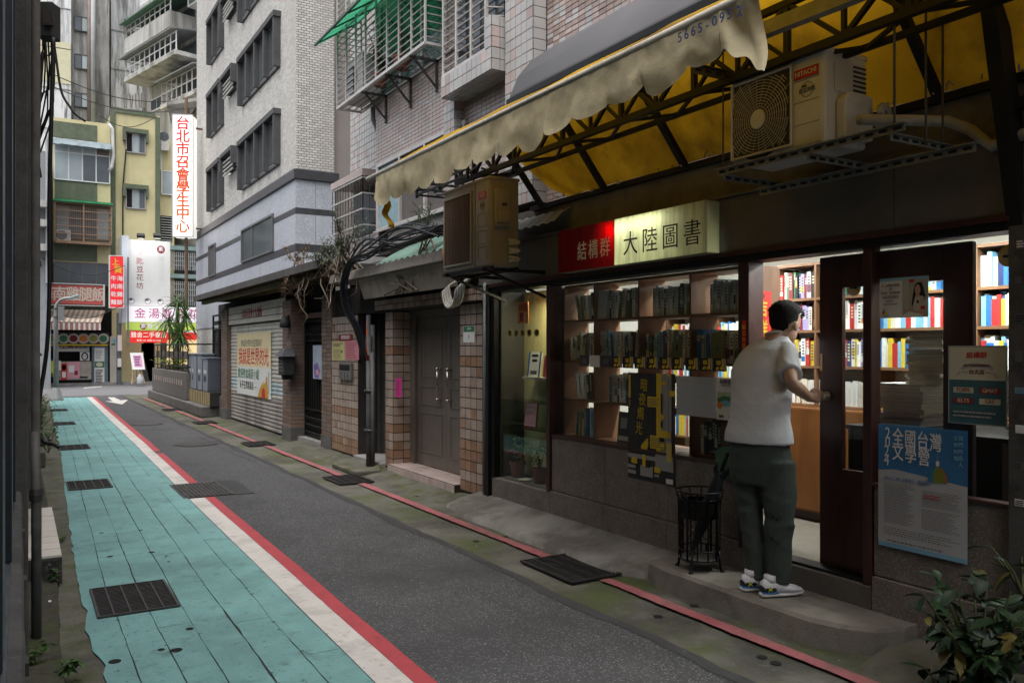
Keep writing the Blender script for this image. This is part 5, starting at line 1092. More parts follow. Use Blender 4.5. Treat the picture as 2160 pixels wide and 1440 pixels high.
b = box('badge', mat('badge_red', (.32, .012, .03), .4, var=.05, bump=0), x0 - .006, x0 - .0005, y0 + .035, y0 + .185, z1 - .125, z1 - .075, u); text('HITACHI', .034, (x0 - .007, y0 + .11, z1 - .1), ROT_X, I['cr'], u, bold=.012, xs=1.0)
m = MB(); rg(m, x0 - .002, .038, y0 + .105, z1 - .185, .0016, 24); m.build('emblem', I['dk'], u); text('日立冷氣', .026, (x0 - .004, y0 + .105, z1 - .19), ROT_X, I['dk'], u, bold=.02); text('壓縮', .014, (x0 - .004, y0 + .12, z1 - .168), ROT_X, I['dk'], u)
# side: service cover, valve box
m = MB(); m.box(x0 + .07, x0 + .19, y0 - .007, y0, z0 + .27, z1 - .06); m.build('service_cover', UW, u, bevel=.004)
m = MB(); m.slab([V((x0 + .08, y0 - .001, z0 + .03)), V((x0 + .30, y0 - .001, z0 + .03)), V((x0 + .30, y0 - .001, z0 + .26)), V((x0 + .12, y0 - .001, z0 + .26)), V((x0 + .08, y0 - .001, z0 + .22))], (0, -.06, 0)); m.build('valve_cover', UW, u, bevel=.012)
m = MB()
for k in range(6): m.box(x0 + .22, x0 + .32, y0 - .004, y0, z0 + .29 + k * .024, z0 + .30 + k * .024)
m.build('side_vents', UDK, u)
for rr, dz in ((.09, 0), (.07, .01)):
    m = MB(); m.tube([(x0 + .30, y0 - .05 + .0 * k, z0 + .13) if k == 0 else (x0 + .33 + rr * .8 * sin(k * .6), y0 - .06 - .05 * (k / 6), z0 + .13 + dz + rr * (1 - cos(k * .6)) * .6 - .03) for k in range(9)], .014, 8); m.build('hose', mat('foam_hose', (.33, .32, .29), .8, var=.2, scale=12), u, smooth=True)
br = thing('unit_bracket', (3.6, 2.9, 2.5), 'galvanised slotted rails and hanging rods carrying the round-fan outdoor unit', 'bracket')
slotted('rail', (3.42, 3.46, 2.565), (3.42, 2.30, 2.565), .035, .035, br); slotted('rail', (3.80, 3.50, 2.50), (3.80, 2.20, 2.50), .04, .04, br)
for y in (3.40, 2.82, 2.36): slotted('cross_rail', (3.40, y, 2.525), (3.97, y, 2.525), .035, .03, br)
for x, y in ((3.43, 3.43), (3.43, 2.36), (3.80, 2.36), (3.62, 2.33)): m = MB(); m.tube([(x, y, 2.5), (x, y, 3.28)], .006, 6); m.build('rod', M_['iron'], br)
slotted('top_rail', (3.2, 2.36, 3.28), (3.95, 2.36, 3.2), .04, .04, br, m_=M_['iron']); slotted('top_rail', (3.2, 3.43, 3.12), (3.5, 3.43, 3.12), .04, .05, br, m_=M_['iron'])
m = MB(); m.tube([(3.5, 2.6, 2.66), (3.9, 2.4, 2.66), (3.93, 2.3, 2.60), (3.93, 2.2, 2.5), (3.93, 1.9, 2.55), (3.93, 1.3, 2.62)], .028, 8)
tag(m.build('drain_hose', MATS['foam_hose'], None, smooth=True), 'thick grey insulated hose running from the outdoor unit along the fascia', 'hose')
# second unit over the tiled pillar
x0, y0, y1, z0, z1 = 3.36, 6.02, 6.89, 2.235, 2.98
UO = mat('unit_old', (.235, .21, .175), .6, var=.18, scale=3, bump=.08, streak=1, dirt=[((.14, .1, .065), .65, 2.6, .5), ((.06, .045, .03), .5, 10, .66)])
u = fan_unit(x0, y0, y1, z0, z1, .29, 'weathered tall outdoor unit over the tiled pillar, brown coil face and rust streaks', .2, None, (UO, UDK))
COIL = mat('rusty_coil', (.10, .062, .042), .8, .2, var=.3, scale=4, bump=.3, bscale=200)
box('coil', COIL, x0 - .004, x0 + .001, y0 + .32, y1 - .05, z0 + .07, z1 - .09, u); m = MB()
for k in range(18): y = y0 + .335 + k * .0285; m.box(x0 - .008, x0 - .0045, y - .003, y + .003, z0 + .07, z1 - .09)
m.build('coil_fins', COIL, u); m = MB(); m.box(x0 - .014, x0 - .002, y0 + .30, y0 + .318, z0 + .05, z1 - .07).box(x0 - .014, x0 - .002, y1 - .048, y1 - .03, z0 + .05, z1 - .07).box(x0 - .014, x0 - .002, y0 + .32, y1 - .05, z1 - .088, z1 - .07).box(x0 - .014, x0 - .002, y0 + .32, y1 - .05, z0 + .05, z0 + .068); m.build('coil_rim', UO, u)
box('badge', MATS['badge_red'], x0 - .005, x0 - .0005, y0 + .06, y0 + .19, z1 - .17, z1 - .11, u); text('日立', .042, (x0 - .0065, y0 + .115, z1 - .14), ROT_X, I['cr'], u, bold=.02)
for zz in (.06, .2, .345): 
    m = MB(); a, c, d, e = y0 + .05, y0 + .2, z0 + zz, z0 + zz + .11; m.tube([(x0 - .001, a, d), (x0 - .001, c, d), (x0 - .001, c, e), (x0 - .001, a, e), (x0 - .001, a, d)], .004, 5); m.build('pressed_panel', UO, u)
m = MB(); rg(m, x0 - .002, .035, y0 + .12, z0 + .52, .002, 20); m.build('emblem', I['dk'], u); text('冷氣', .03, (x0 - .003, y0 + .12, z0 + .52), ROT_X, I['dk'], u)
box('seam', UDK, x0 - .0025, x0 + .0005, y0 + .245, y0 + .252, z0 + .01, z1 - .01, u)
m = MB(); m.box(x0 + .04, x0 + .18, y0 - .035, y0, z0 + .33, z1 - .1); m.build('switch_box', UO, u, bevel=.008); m = MB(); m.box(x0 + .055, x0 + .165, y0 - .055, y0 - .036, z0 + .36, z0 + .46); m.build('valve_cover', UO, u, bevel=.008); box('switch_label', UDK, x0 + .1, x0 + .15, y0 - .037, y0 - .0355, z1 - .24, z1 - .215, u)
for k in range(3):
    m = MB(); m.tube([(x0 + .17 + .08 * sin(pi * j / 6), y0 - .02 - .045 * sin(pi * j / 6), z0 + .05 + k * .07 + .03 * j / 6) for j in range(7)], .016, 8); m.build('hose', MATS['foam_hose'], u, smooth=True)
t = thing('unit_bracket', (3.5, 6.5, 2.2), 'rusty brackets and rails under the weathered tall outdoor unit', 'bracket')
for y in (6.1, 6.8): m = MB(); m.bar((3.33, y, 2.215), (4.0, y, 2.215), .03).bar((3.40, y, 2.2), (3.97, y, 1.98 + .02), .022); m.build('arm', M_['black'], t)
m = MB(); m.bar((3.38, 6.0, 2.222), (3.38, 6.92, 2.222), .03).bar((3.62, 6.0, 2.222), (3.62, 6.92, 2.222), .03); m.build('rail', M_['black'], t)
m = MB()
for k in range(4):
    pts = [(3.55 + .015 * k, 7.15 - .02 * k + .14 * cos(a_) * (1 + .04 * k), 2.10 + .02 * k + (.16 + .012 * k) * sin(a_)) for a_ in [pi + pi * j / 10 for j in range(11)]]
    m.tube([(3.7, pts[0][1], 2.24)] + pts + [(3.7, pts[-1][1] , 2.22)], .014, 7)
tag(m.build('pipe_coil', MATS['foam_hose'], None, smooth=True), 'loop of pale insulated pipes hanging under the weathered outdoor unit', 'pipe')
# black steel shelf frame above that unit
t = thing('steel_rack', (3.5, 7.0, 2.9), 'old black steel rack over the weathered outdoor unit, against the big window', 'rack')
m = MB()
for z in (3.03, 3.09, 3.15): m.bar((3.3, 7.35, z), (3.3, 6.3, z), .018); m.bar((3.3, 7.35, z), (3.8, 7.35, z), .018); m.bar((3.8, 7.35, z), (3.8, 6.3, z), .018)
for x, y in ((3.3, 7.35), (3.8, 7.35), (3.3, 6.3), (3.3, 6.85)): m.bar((x, y, 3.0), (x, y, 3.2), .022)
m.build('rails', M_['black'], t); m = MB(); m.bar((3.62, 7.3, 2.54), (3.62, 7.33, 3.05), .035).bar((3.7, 7.1, 2.54), (3.72, 7.15, 3.05), .03).bar((3.62, 7.3, 2.75), (3.9, 7.6, 2.62), .02); m.build('legs', M_['black'], t)
m = MB(); q = random.Random(4)
for k in range(26): p = V((q.uniform(3.3, 3.8), q.uniform(6.4, 7.3), 3.06 + q.uniform(0, .1))); m.bar(p, p + V((q.uniform(-.1, .1), q.uniform(-.35, .35), q.uniform(-.03, .05))), .015)
m.build('scrap_rods', M_['black'], t)
# translucent corrugated scrap above the signboard and green sheet on the eave
m = MB(); rows = []
for k in range(73): y = 7.36 + 2.0 * k / 72; o_ = .010 * sin(2 * pi * k / 6); rows.append([V((3.66, y, 2.55 + o_)), V((3.9, y, 2.70 + o_)), V((4.17, y, 2.84 + o_))])
m.grid(rows); tag(m.build('corrugated_sheet', mat('pale_green_sheet', (.16, .27, .22), .5, var=.25, scale=3, bump=0, trans=.3), None, smooth=True), 'pale green corrugated sheet lying on the concrete eave', 'roof sheet')
m = MB(); rows = []
for k in range(43): y = 5.72 + .95 * k / 42; o_ = .008 * sin(2 * pi * k / 6); rows.append([V((3.80, y, 2.60 + o_)), V((3.88, y, 2.68 + o_)), V((3.98, y, 2.735 + o_))])
m.grid(rows); tag(m.build('corrugated_sheet', mat('grey_translucent_sheet', (.24, .25, .235), .5, var=.3, scale=8, bump=0, trans=.3), None, smooth=True), 'grey corrugated scrap of roofing above the far end of the signboard', 'roof sheet')
# ================================================================== SET-BACK WHITE BUILDING AND ITS YARD FRONT
WX = 4.9
WT = brick_mat('white_mosaic_tile', (.475, .46, .43), (.29, .28, .26), .115, .046, 'X', .1, .5, dirt=((.33, .31, .29), .55, .8, .5))
WTy = brick_mat('white_mosaic_side', (.50, .485, .46), (.17, .16, .15), .115, .052, 'Y', .16, .5, dirt=((.3, .28, .25), .4, 1.2, .52))
BRW = mat('brown_render', (.235, .205, .19), .85, var=.12, scale=1.2, bump=.25, bscale=60, dirt=((.15, .13, .12), .5, 1.6, .55))
GRAN = mat('grey_granite', (.36, .375, .42), .42, var=.08, scale=5, bump=.05, rand=.05, speck=((.5, .52, .56), 60, .85), streak=1, dirt=((.24, .25, .27), .5, 1.2, .54))
DKG = mat('dark_granite', (.05, .05, .056), .4, var=.25, scale=7, bump=.08)
FIN = mat('dark_washed_concrete', (.075, .075, .078), .85, var=.25, scale=5, bump=.3, dirt=((.055, .055, .055), .6, 2.5, .54))
Yc, Yf = yX(625, WX), yX(415, WX); xs1 = xY(705, Yc)
wz = lambda py: onX(625, py, WX).z
zt0, zt1 = wz(378), wz(357); s1a, s1b, s2a, s2b = wz(450), wz(438), wz(530), wz(514); zb = wz(580)
wb_ = thing('white_building', ((WX + xs1) / 2, (Yc + Yf) / 2, 0), 'tall white tiled building with dark window fins over a grey granite band', 'building')
box('wall', WT, WX, xs1, Yc + .02, Yf, 0, 19, wb_); box('side_wall', WTy, WX, xs1, Yc, Yc + .015, zt1, 19, wb_)
box('side_block', BRW, xs1 + .002, 9.5, Yc + .12, Yf, 0, 19, wb_)
box('trim', DKG, WX - .07, xs1 + .09, Yc - .07, Yf + .02, zt0, zt1, wb_, bevel=.01)
for z0, z1 in ((s1a, s1b), (s2a, s2b)):
    m = MB(); m.box(WX - .026, WX, Yc - .026, Yf, z0, z1).box(WX, xs1 + .02, Yc - .026, Yc - .001, z0, z1); m.build('dark_band', DKG, wb_)
n = 12
for z0, z1 in ((s1b, zt0), (s2b, s1a), (zb - .9, s2a)):
    for k in range(n):
        a, c = Yc + (Yf - Yc) * k / n, Yc + (Yf - Yc) * (k + 1) / n; box('granite_panel', GRAN, WX - .02, WX - .001, a + .004, c - .004, z0 + .003, z1 - .003, wb_)
    xm = (WX + xs1) / 2
    for a, c in ((WX - .02, xm - .004), (xm + .004, xs1 + .01)): box('granite_panel', GRAN, a, c, Yc - .02, Yc - .002, z0 + .003, z1 - .003, wb_)
PANE = mat('window_reflecting', (.07, .085, .09), .12, var=.3, scale=.8, bump=0, spec=.7)
def win(pxa, pxb, ytop, ybot, nf, name='window'):
    """hood, fins and panes; rows measured at the near edge pxb"""
    y1, y0 = yX(pxa, WX - .16), yX(pxb, WX - .16); zt, z0 = onX(pxb, ytop, WX - .16).z, onX(pxb, ybot, WX - .16).z; w = .085
    m = MB(); m.box(WX - .17, WX, y0 - .05, y1 + .05, zt - .12, zt); m.build('window_hood', FIN, wb_)
    for k in range(nf):
        y = y0 + (y1 - y0 - .02) * k / (nf - 1); box('window_fin', FIN, WX - .155, WX, y - w / 2 + .03, y + w / 2 + .03, z0, zt - .121, wb_)
        if k < nf - 1:
            yn = y0 + (y1 - y0 - .02) * (k + 1) / (nf - 1); f = box('window', mat('window_frame_grey', (.2, .205, .21), .5), WX - .03, WX - .002, y + w / 2 + .032, yn - w / 2 + .028, z0 + .06, zt - .122, wb_); box('pane', PANE, WX - .036, WX - .031, y + w / 2 + .07, yn - w / 2 - .01, z0 + .1, zt - .16, f)
            box('sill_stain', FIN, WX - .04, WX, y + w / 2 + .032, yn - w / 2 + .028, z0 + .0, z0 + .055, wb_)
for yt, yb in ((228, 345), (22, 138), (-184, -68), (-390, -275)): win(500, 576, yt, yb, 5)
for yt, yb in ((332, 428), (166, 262), (0, 98), (-166, -68)): win(435, 460, yt, yb, 3)
for yt, yb in ((307, 343), (134, 172), (-38, 2)):
    y1, y0 = yX(466, WX - .2), yX(489, WX - .2); zt, z0 = onX(489, yt, WX - .2).z, onX(489, yb, WX - .2).z
    m = MB(); m.box(WX - .24, WX, y0 - .05, y1, zt - .1, zt).box(WX - .24, WX, y0 - .05, y0 + .02, z0, zt - .1).box(WX - .24, WX, y1 - .07, y1, z0, zt - .1); m.build('vent_hood', FIN, wb_)
    box('vent_opening', DG, WX - .02, WX - .002, y0 + .02, y1 - .07, z0 - .1, zt - .1, wb_)
    m = MB()
    for k in range(4): z = z0 - .12 + k * .11; m.bar((WX - .16, y0 + .05, z), (WX - .16, y1 - .1, z + .0), .03, .045)
    m.build('louvres', mat('louvre_grey', (.35, .34, .32), .6), wb_)
for pa, pb, yt, yb, nn in ((510, 577, 450, 530, 2), (441, 455, 512, 580, 1)):
    y1, y0 = yX(pa, WX - .03), yX(pb, WX - .03); zt, z0 = onX(pb, yt, WX - .03).z, onX(pb, yb, WX - .03).z
    f = MB(); f.box(WX - .06, WX - .021, y0, y1, zt - .05, zt).box(WX - .06, WX - .021, y0, y1, z0, z0 + .05).box(WX - .06, WX - .021, y0, y0 + .06, z0 + .05, zt - .05).box(WX - .06, WX - .021, y1 - .06, y1, z0 + .05, zt - .05)
    if nn == 2: f.box(WX - .055, WX - .021, y0 + (y1 - y0) * .62, y0 + (y1 - y0) * .62 + .05, z0 + .05, zt - .05)
    w = f.build('window', mat('steel_frame', (.13, .13, .135), .5, .3), wb_); box('pane', PANE if nn == 2 else FIN, WX - .03, WX - .0205, y0 + .06, y1 - .06, z0 + .05, zt - .05, w)
# vertical lit sign at the far corner
t = thing('vertical_sign', onY(392, 500, 26.8), 'tall lit white vertical signboard with red and orange characters at the white building corner', 'sign')
a, c = onY(366, 240, 26.8), onY(405, 500, 26.8); wd = (c.x - a.x) * 1.12; hh = a.z - c.z; ctr = V(((a.x + c.x) / 2, 26.8, (a.z + c.z) / 2))
ang = radians(-24); rx = V((cos(ang), sin(ang), 0)); ny_ = V((sin(ang), -cos(ang), 0))
LIT = mat('lit_white_acrylic', (.85, .84, .8), .4, var=.04, scale=1, bump=0, emit=.62, ecol=(1, .98, .93))
LIT2 = mat('lit_white_side', (.75, .75, .72), .4, var=.06, scale=1, bump=0, emit=.35, ecol=(1, .98, .93))
sh = Sheet('face', None, None, ctr + V((0, 0, hh / 2)) - rx * wd / 2, rx * wd, V((0, 0, -hh)), LIT, None, .02, t)
m = MB(); m.obox(ctr - ny_ * .26, rx, ny_, (0, 0, 1), wd * .98, .46, hh * .998); m.build('case', LIT2, t)
for i, chh in enumerate('台北市召會學生中心'):
    f = i / 8; sh.txt(chh, .5, .075 + .106 * i, .42, mat('sign_ink_%d' % i, (.55, .02 + .09 * f, .03 - .02 * f), .6, var=0, bump=0, emit=.2), bold=.16, xs=1)
m = MB(); fw = .03; b2 = ctr + ny_ * .012
m.obox(b2 + V((0, 0, hh / 2)), rx, ny_, (0, 0, 1), wd + fw, .03, fw).obox(b2 - V((0, 0, hh / 2)), rx, ny_, (0, 0, 1), wd + fw, .03, fw).obox(b2 + rx * wd / 2, rx, ny_, (0, 0, 1), fw, .03, hh).obox(b2 - rx * wd / 2, rx, ny_, (0, 0, 1), fw, .03, hh); m.build('frame', ALU, t)
m = MB(); m.tube([ctr + V((.15, .3, -hh / 2 - 2.2)), ctr + V((.15, .3, hh / 2 + .6))], .05, 8); m.bar(ctr + V((.1, .2, hh / 2 - .3)), ctr + V((.9, .3, hh / 2 - .3)), .05); m.bar(ctr + V((.1, .2, -hh / 2 + .3)), ctr + V((.9, .3, -hh / 2 + .3)), .05); m.build('post', mat('rusty_post', (.16, .1, .07), .7, .3, var=.3), t)
# ------------------------------------------------------------------ yard front: canopy, piers, shutter, gate
yf = thing('yard_front', (4.0, 15, 0), 'low yard front with brick piers, roller shutter and barred gate under a thin dark canopy', 'wall')
cm = mat('canopy_dark', (.075, .07, .066), .7, var=.3, scale=3, bump=.2, dirt=((.18, .15, .1), .5, 2.2, .55))
box('canopy', cm, 3.5, 4.88, 11.0, 20.2, 2.68, 2.74, yf, bevel=.008)
box('canopy_fascia', cm, 3.46, 3.498, 10.97, 20.2, 2.64, 2.75, yf)
m = MB()
for k in range(20): m.bar((3.52, 11.2 + k * .47, 2.655), (4.85, 11.2 + k * .47, 2.655), .035, .045)
m.build('canopy_battens', mat('old_batten', (.17, .13, .055), .8, var=.3, scale=6, dirt=((.06, .05, .03), .6, 3, .5)), yf)
m = MB(); m.box(3.62, 3.70, 11.1, 20.1, 2.56, 2.628); m.build('canopy_beam', mat('canopy_beam', (.20, .165, .10), .8, var=.3, scale=4, dirt=((.06, .05, .04), .6, 2, .5)), yf)
BRI = (mat('brown_brick', (.20, .135, .105), .7, var=.2, scale=8, bump=.2, rand=.2), mat('grey_brick', (.19, .15, .13), .7, var=.2, scale=8, bump=.2, rand=.2))
pb = lambda i, j, q: BRI[q.random() < .4]
def pier(y0, y1, xf, xb, z1, sd, base=.24):
    box('pier', M_['darkcon'], xf, xb, y0, y1, 0, z1, yf)
    tiles(yf, (xf, y1, base), (0, -1, 0), U, y1 - y0, z1 - base, .23, .062, .008, pb, True, name='brick', seed=sd)
    tiles(yf, (xf, y0, base), (1, 0, 0), U, xb - xf, z1 - base, .23, .062, .008, pb, False, name='brick', seed=sd + 1)
    box('pier_base', M_['darkcon'], xf - .02, xb, y0 - .012, y1 + .01, 0, base, yf, bevel=.006)
pier(13.68, 14.2, 3.88, 4.14, 2.36, 61); pier(11.97, 12.44, 4.0, 4.2, 2.36, 63); pier(18.62, 19.2, 3.88, 4.14, 2.40, 65)
# roller shutter: every slat a part
SH = mat('shutter_slat', (.60, .58, .52), .5, .3, var=.12, scale=2, bump=.05, rand=.05, streak=1, dirt=[((.22, .19, .16), .55, 1.4, .5), ((.1, .08, .07), .5, 5, .64)])
SHB = mat('shutter_blue_slat', (.50, .60, .63), .5, .3, var=.12, scale=2, bump=.05, rand=.05, dirt=((.22, .2, .19), .5, 1.6, .52)); SHD = mat('shutter_dirty_slat', (.42, .39, .365), .5, .35, var=.2, scale=2.5, bump=.05, rand=.08, streak=1, dirt=[((.12, .1, .09), .7, 1.6, .48)])
NS = 27; hS = 2.0 / NS
proto = {}
for k in range(NS):
    z = .04 + k * hS; mt = SHD if k < 8 else (SHB if k in (9, 10, 11) else SH)
    if mt.name not in proto:
        m = MB(); rows = []
        for (dx, dz) in ((.012, .0), (-.004, .012), (-.010, hS * .35), (-.010, hS * .7), (-.002, hS * .95), (.012, hS)): rows.append([V((3.97 + dx, 14.21, dz)), V((3.97 + dx, 18.61, dz))])
        m.grid(rows); o = m.build('slat', mt, yf); proto[mt.name] = o
        o.location.z = z
    else: o = proto[mt.name].copy(); COL.objects.link(o); o.location.z = z; WL[o.name] = WL[yf.name]
box('shutter_head', mat('shutter_box', (.62, .60, .53), .55, .2, var=.12, scale=2, bump=.03, dirt=((.22, .2, .17), .5, 2, .54)), 3.91, 4.1, 14.21, 18.61, 2.06, 2.42, yf)
for z in (2.15, 2.27): box('head_seam', M_['pit'], 3.908, 3.912, 14.21, 18.61, z, z + .012, yf)
text('台北市召會十九會所', .20, (3.905, 16.55, 2.24), ROT_X, mat('faded_red_ink', (.36, .03, .04), .7, bump=0), yf, bold=.02, xs=.92)
box('backing', M_['pit'], 4.15, 4.2, 12.4, 20.9, .0, 2.6, yf)
a, c = onX(500, 705, 3.945), onX(572, 848, 3.945)
s = sheetX('gospel_banner', 'vinyl banner with red, green and black characters and a yellow lighthouse on the roller shutter', 'banner', 3.945, a.y, c.y, 1.86, .62, mat('banner_white', (.68, .70, .68), .6, var=.06, bump=0))
s.rect(0, 1, 0, .54, ink('banner_cream', (.72, .62, .38))); s.txt('你知道世界的光從那裏來？', .46, .17, .16, I['dk'], xs=.95); s.txt('我就是世界的光', .5, .395, .36, I['r'], bold=.035, xs=.96); s.txt('歡迎參加福音小組', .36, .665, .22, I['g'], bold=.03, xs=1.0); s.txt('永不在黑暗裏走 —', .35, .85, .18, I['k'], xs=.95)
s.quad([(.64, 1), (.70, .86), (.82, .72), (.90, .66), (.93, 1)], ink('lighthouse', (.5, .3, .05))); s.quad([(.75, 1), (.76, .87), (.80, .84), (.84, .87), (.85, 1)], I['r']); s.quad([(.8, .8), (.84, .5), (.88, .47), (.86, .75)], I['w']); s.rect(.93, .95, .6, .92, I['gr'])
# barred gate between the piers
def grille_gate(y0, y1, x, z0, z1, nm, par):
    m = MB(); w = .04
    m.box(x, x + w, y0, y0 + w, z0, z1).box(x, x + w, y1 - w, y1, z0, z1).box(x, x + w, y0 + w, y1 - w, z1 - w, z1).box(x, x + w, y0 + w, y1 - w, z0, z0 + w).box(x, x + w, y0 + w, y1 - w, z0 + .42, z0 + .46).box(x, x + w, y0 + w, y1 - w, z1 - .36, z1 - .33)
    g = m.build(nm, M_['black'], par); b = MB(); k = max(3, int((y1 - y0) / .09))
    for i in range(1, k): y = y0 + (y1 - y0) * i / k; b.bar((x + .02, y, z0 + .46), (x + .02, y, z1 - .36), .014)
    b.build('bars', M_['black'], g); b = MB()
    for i in range(k):
        for j in range(3):
            y = y0 + .06 + (y1 - y0 - .12) * (i + .5) / k; rg(b, x + .015, .05, y, z0 + .1 + j * .12, .007, 12)
            rg(b, x + .015, .05, y, z1 - .2, .007, 12) if j == 0 else None
    b.build('scrollwork', M_['black'], g); return g
grille_gate(12.46, 13.66, 4.09, .12, 2.02, 'barred_gate', yf); box('gate_step', M_['concrete'], 3.98, 4.2, 12.44, 13.68, 0, .1, yf); box('gate_lintel', mat('brown_lintel', (.10, .06, .045), .7), 4.04, 4.14, 12.44, 13.68, 2.04, 2.12, yf)
grille_gate(19.22, 20.85, 4.0, .5, 2.35, 'barred_screen', yf); box('low_wall', M_['darkcon'], 3.9, 4.14, 19.22, 20.9, 0, .48, yf)
s = pxsheet('paper_banner', 'torn pale blue paper hanging on the barred gate', 'banner', (660, 728), (679, 800), mat('pale_blue_paper', (.36, .43, .5), .8, var=.2, scale=6, bump=.1), 4.06); s.quad([(.1, .6), (.5, .5), (.8, .75), (.6, 1), (.2, .95)], ink('violet', (.2, .12, .35))); s.quad([(.3, .75), (.6, .7), (.7, .85), (.4, .9)], I['pk'])
t = thing('wall_lamp', onX(603, 690, 3.85), 'dark shell shaped lamp on the brick pier beside the shutter', 'lamp'); p = onX(602, 680, 3.8)
m = MB(); m.lathe([(.0, .10), (.06, .08), (.09, .0), (.10, -.08), (.05, -.09)], p, 14); m.tube([p + V((0, 0, .08)), p + V((.05, 0, .12)), p + V((.09, 0, -.12))], .02, 6); m.build('shade', UDK, t, smooth=True)
t = thing('letter_box', onX(602, 790, 3.8), 'black letter box with a small pitched roof on the brick pier', 'letter box'); p = onX(603, 790, 3.78); z0 = p.z
box('body', UDK, 3.70, 3.876, p.y - .16, p.y + .16, z0, z0 + .30, t, bevel=.006); m = MB(); e = (3.65, 3.876, p.y - .22, p.y + .22, z0 + .302); m.add([(e[0], e[2], e[4]), (e[1], e[2], e[4]), (e[1], e[3], e[4]), (e[0], e[3], e[4]), (3.74, p.y - .1, z0 + .43), (3.876, p.y - .1, z0 + .43), (3.876, p.y + .1, z0 + .43), (3.74, p.y + .1, z0 + .43)], [(3, 2, 1, 0), (4, 5, 6, 7), (0, 1, 5, 4), (1, 2, 6, 5), (2, 3, 7, 6), (3, 0, 4, 7)]); m.build('roof', mat('letter_box_roof', (.06, .06, .065), .5), t)
m = MB()
for k in range(4): m.box(3.694, 3.699, p.y - .1, p.y + .1, z0 + .06 + k * .055, z0 + .075 + k * .055)
m.build('front_panel', mat('letter_grey', (.16, .16, .16), .6), t); m = MB(); m.box(3.72, 3.876, p.y - .05, p.y + .05, z0 - .08, z0 - .002); m.build('bracket', UDK, t)
# wall ivy-free yard wall continues: cabinets on a striped plinth, planter with rail
box('kerb_wall', M_['darkcon'], 3.52, 3.9, 19.6, 28.6, 0, .24, yf, bevel=.02)
TB = mat('cabinet_grey', (.25, .275, .315), .5, .2, var=.12, scale=3, bump=.03, dirt=((.14, .14, .14), .5, 4, .58)); TBD = mat('cabinet_grey_shaded', (.115, .13, .155), .55, .2, var=.1, bump=0)
gt = 'grey switch cabinets on the striped plinth'
for (pa, pc, yt, lab) in ((396, 413, 747, 'widest grey switch cabinet on the striped plinth, next to the planter'), (416.5, 425, 748, 'narrow grey switch cabinet in the middle of the striped plinth'), (428, 437, 756, 'shortest grey switch cabinet, closest to the iron screen')):
    y1, y0 = yX(pa, 3.72), yX(pc, 3.72); z1 = onX(pa, yt, 3.72).z; t = thing('switch_cabinet', (3.85, (y0 + y1) / 2, .56), lab, 'cabinet', gt)
    b = box('body', TB, 3.72, 4.05, y0, y1, .56, z1, t, bevel=.01); box('shaded_end', TBD, 3.735, 4.04, y0 - .006, y0 - .001, .58, z1 - .02, t); box('cap', TB, 3.70, 4.07, y0 - .02, y1 + .02, z1 + .001, z1 + .03, t)  # end face gets a thin sheet of darkened cabinet grey, its shade painted in
    for k in range(2): box('lock', M_['pit'], 3.712, 3.719, y0 + (y1 - y0) * (.35 + .3 * k) - .03, y0 + (y1 - y0) * (.35 + .3 * k) + .03, .78, .92, t); box('label_plate', I['w'], 3.714, 3.719, y0 + (y1 - y0) * (.35 + .3 * k) - .04, y0 + (y1 - y0) * (.35 + .3 * k) + .04, .97, 1.05, t)
pl = thing('striped_plinth', (3.8, 21, .24), 'plinth with slanting yellow and black stripes under the switch cabinets', 'plinth'); yA, yB = yX(443, 3.7), yX(395, 3.7)
box('block', UDK, 3.70, 4.05, yA, yB, .242, .555, pl)
SY = mat('worn_yellow_stripe', (.42, .33, .16), .7, var=.25, scale=6, bump=.1)
for k in range(13): y = yA + .06 + (yB - yA - .1) * k / 13; m = MB(); m.slab([V((3.698, y + .12, .25)), V((3.698, y, .25)), V((3.698, y - .03, .55)), V((3.698, y + .09, .55))], (-.004, 0, 0)); m.build('stripe', SY, pl)
pt_ = thing('planter', (3.8, 25.5, .24), 'dark pebbledash planter with a row of pale tiles and an iron rail', 'planter'); yA, yB = yX(391, 3.6), yX(321, 3.6)
box('trough', mat('pebbledash', (.125, .115, .105), .9, var=.3, scale=25, bump=.8, bscale=60), 3.6, 4.5, yA, yB, .242, .95, pt_, bevel=.02); box('soil', SOIL, 3.7, 4.4, yA + .1, yB - .1, .951, .97, pt_)
for k in range(14): y = yA + .5 + (yB - yA - .8) * k / 14; box('tile', T_BEIGE, 3.592, 3.599, y, y + .13, .60, .74, pt_)
m = MB()
for z in (1.08, 1.30, 1.66): m.bar((3.66, yA, z), (3.66, yB, z), .035)
for k in range(9): y = yA + (yB - yA) * k / 8; m.bar((3.66, y, .95), (3.66, y, 1.68), .025)
m.bar((3.66, yA, 1.66), (4.4, yA, 1.66), .035).bar((3.66, yA, 1.08), (4.4, yA, 1.08), .035); m.build('rail', M_['black'], pt_)
box('rail_board', mat('old_board', (.10, .08, .065), .8, var=.3, scale=4), 3.68, 3.70, yA + .2, yB - .2, 1.32, 1.48, pt_)
plant('planter_shrub', (4.0, 25.4, .96), 'low green ground plants inside the railed planter', 'plant', 14, .35, 1.2, 14, .22, .05, LEAFY, 77)
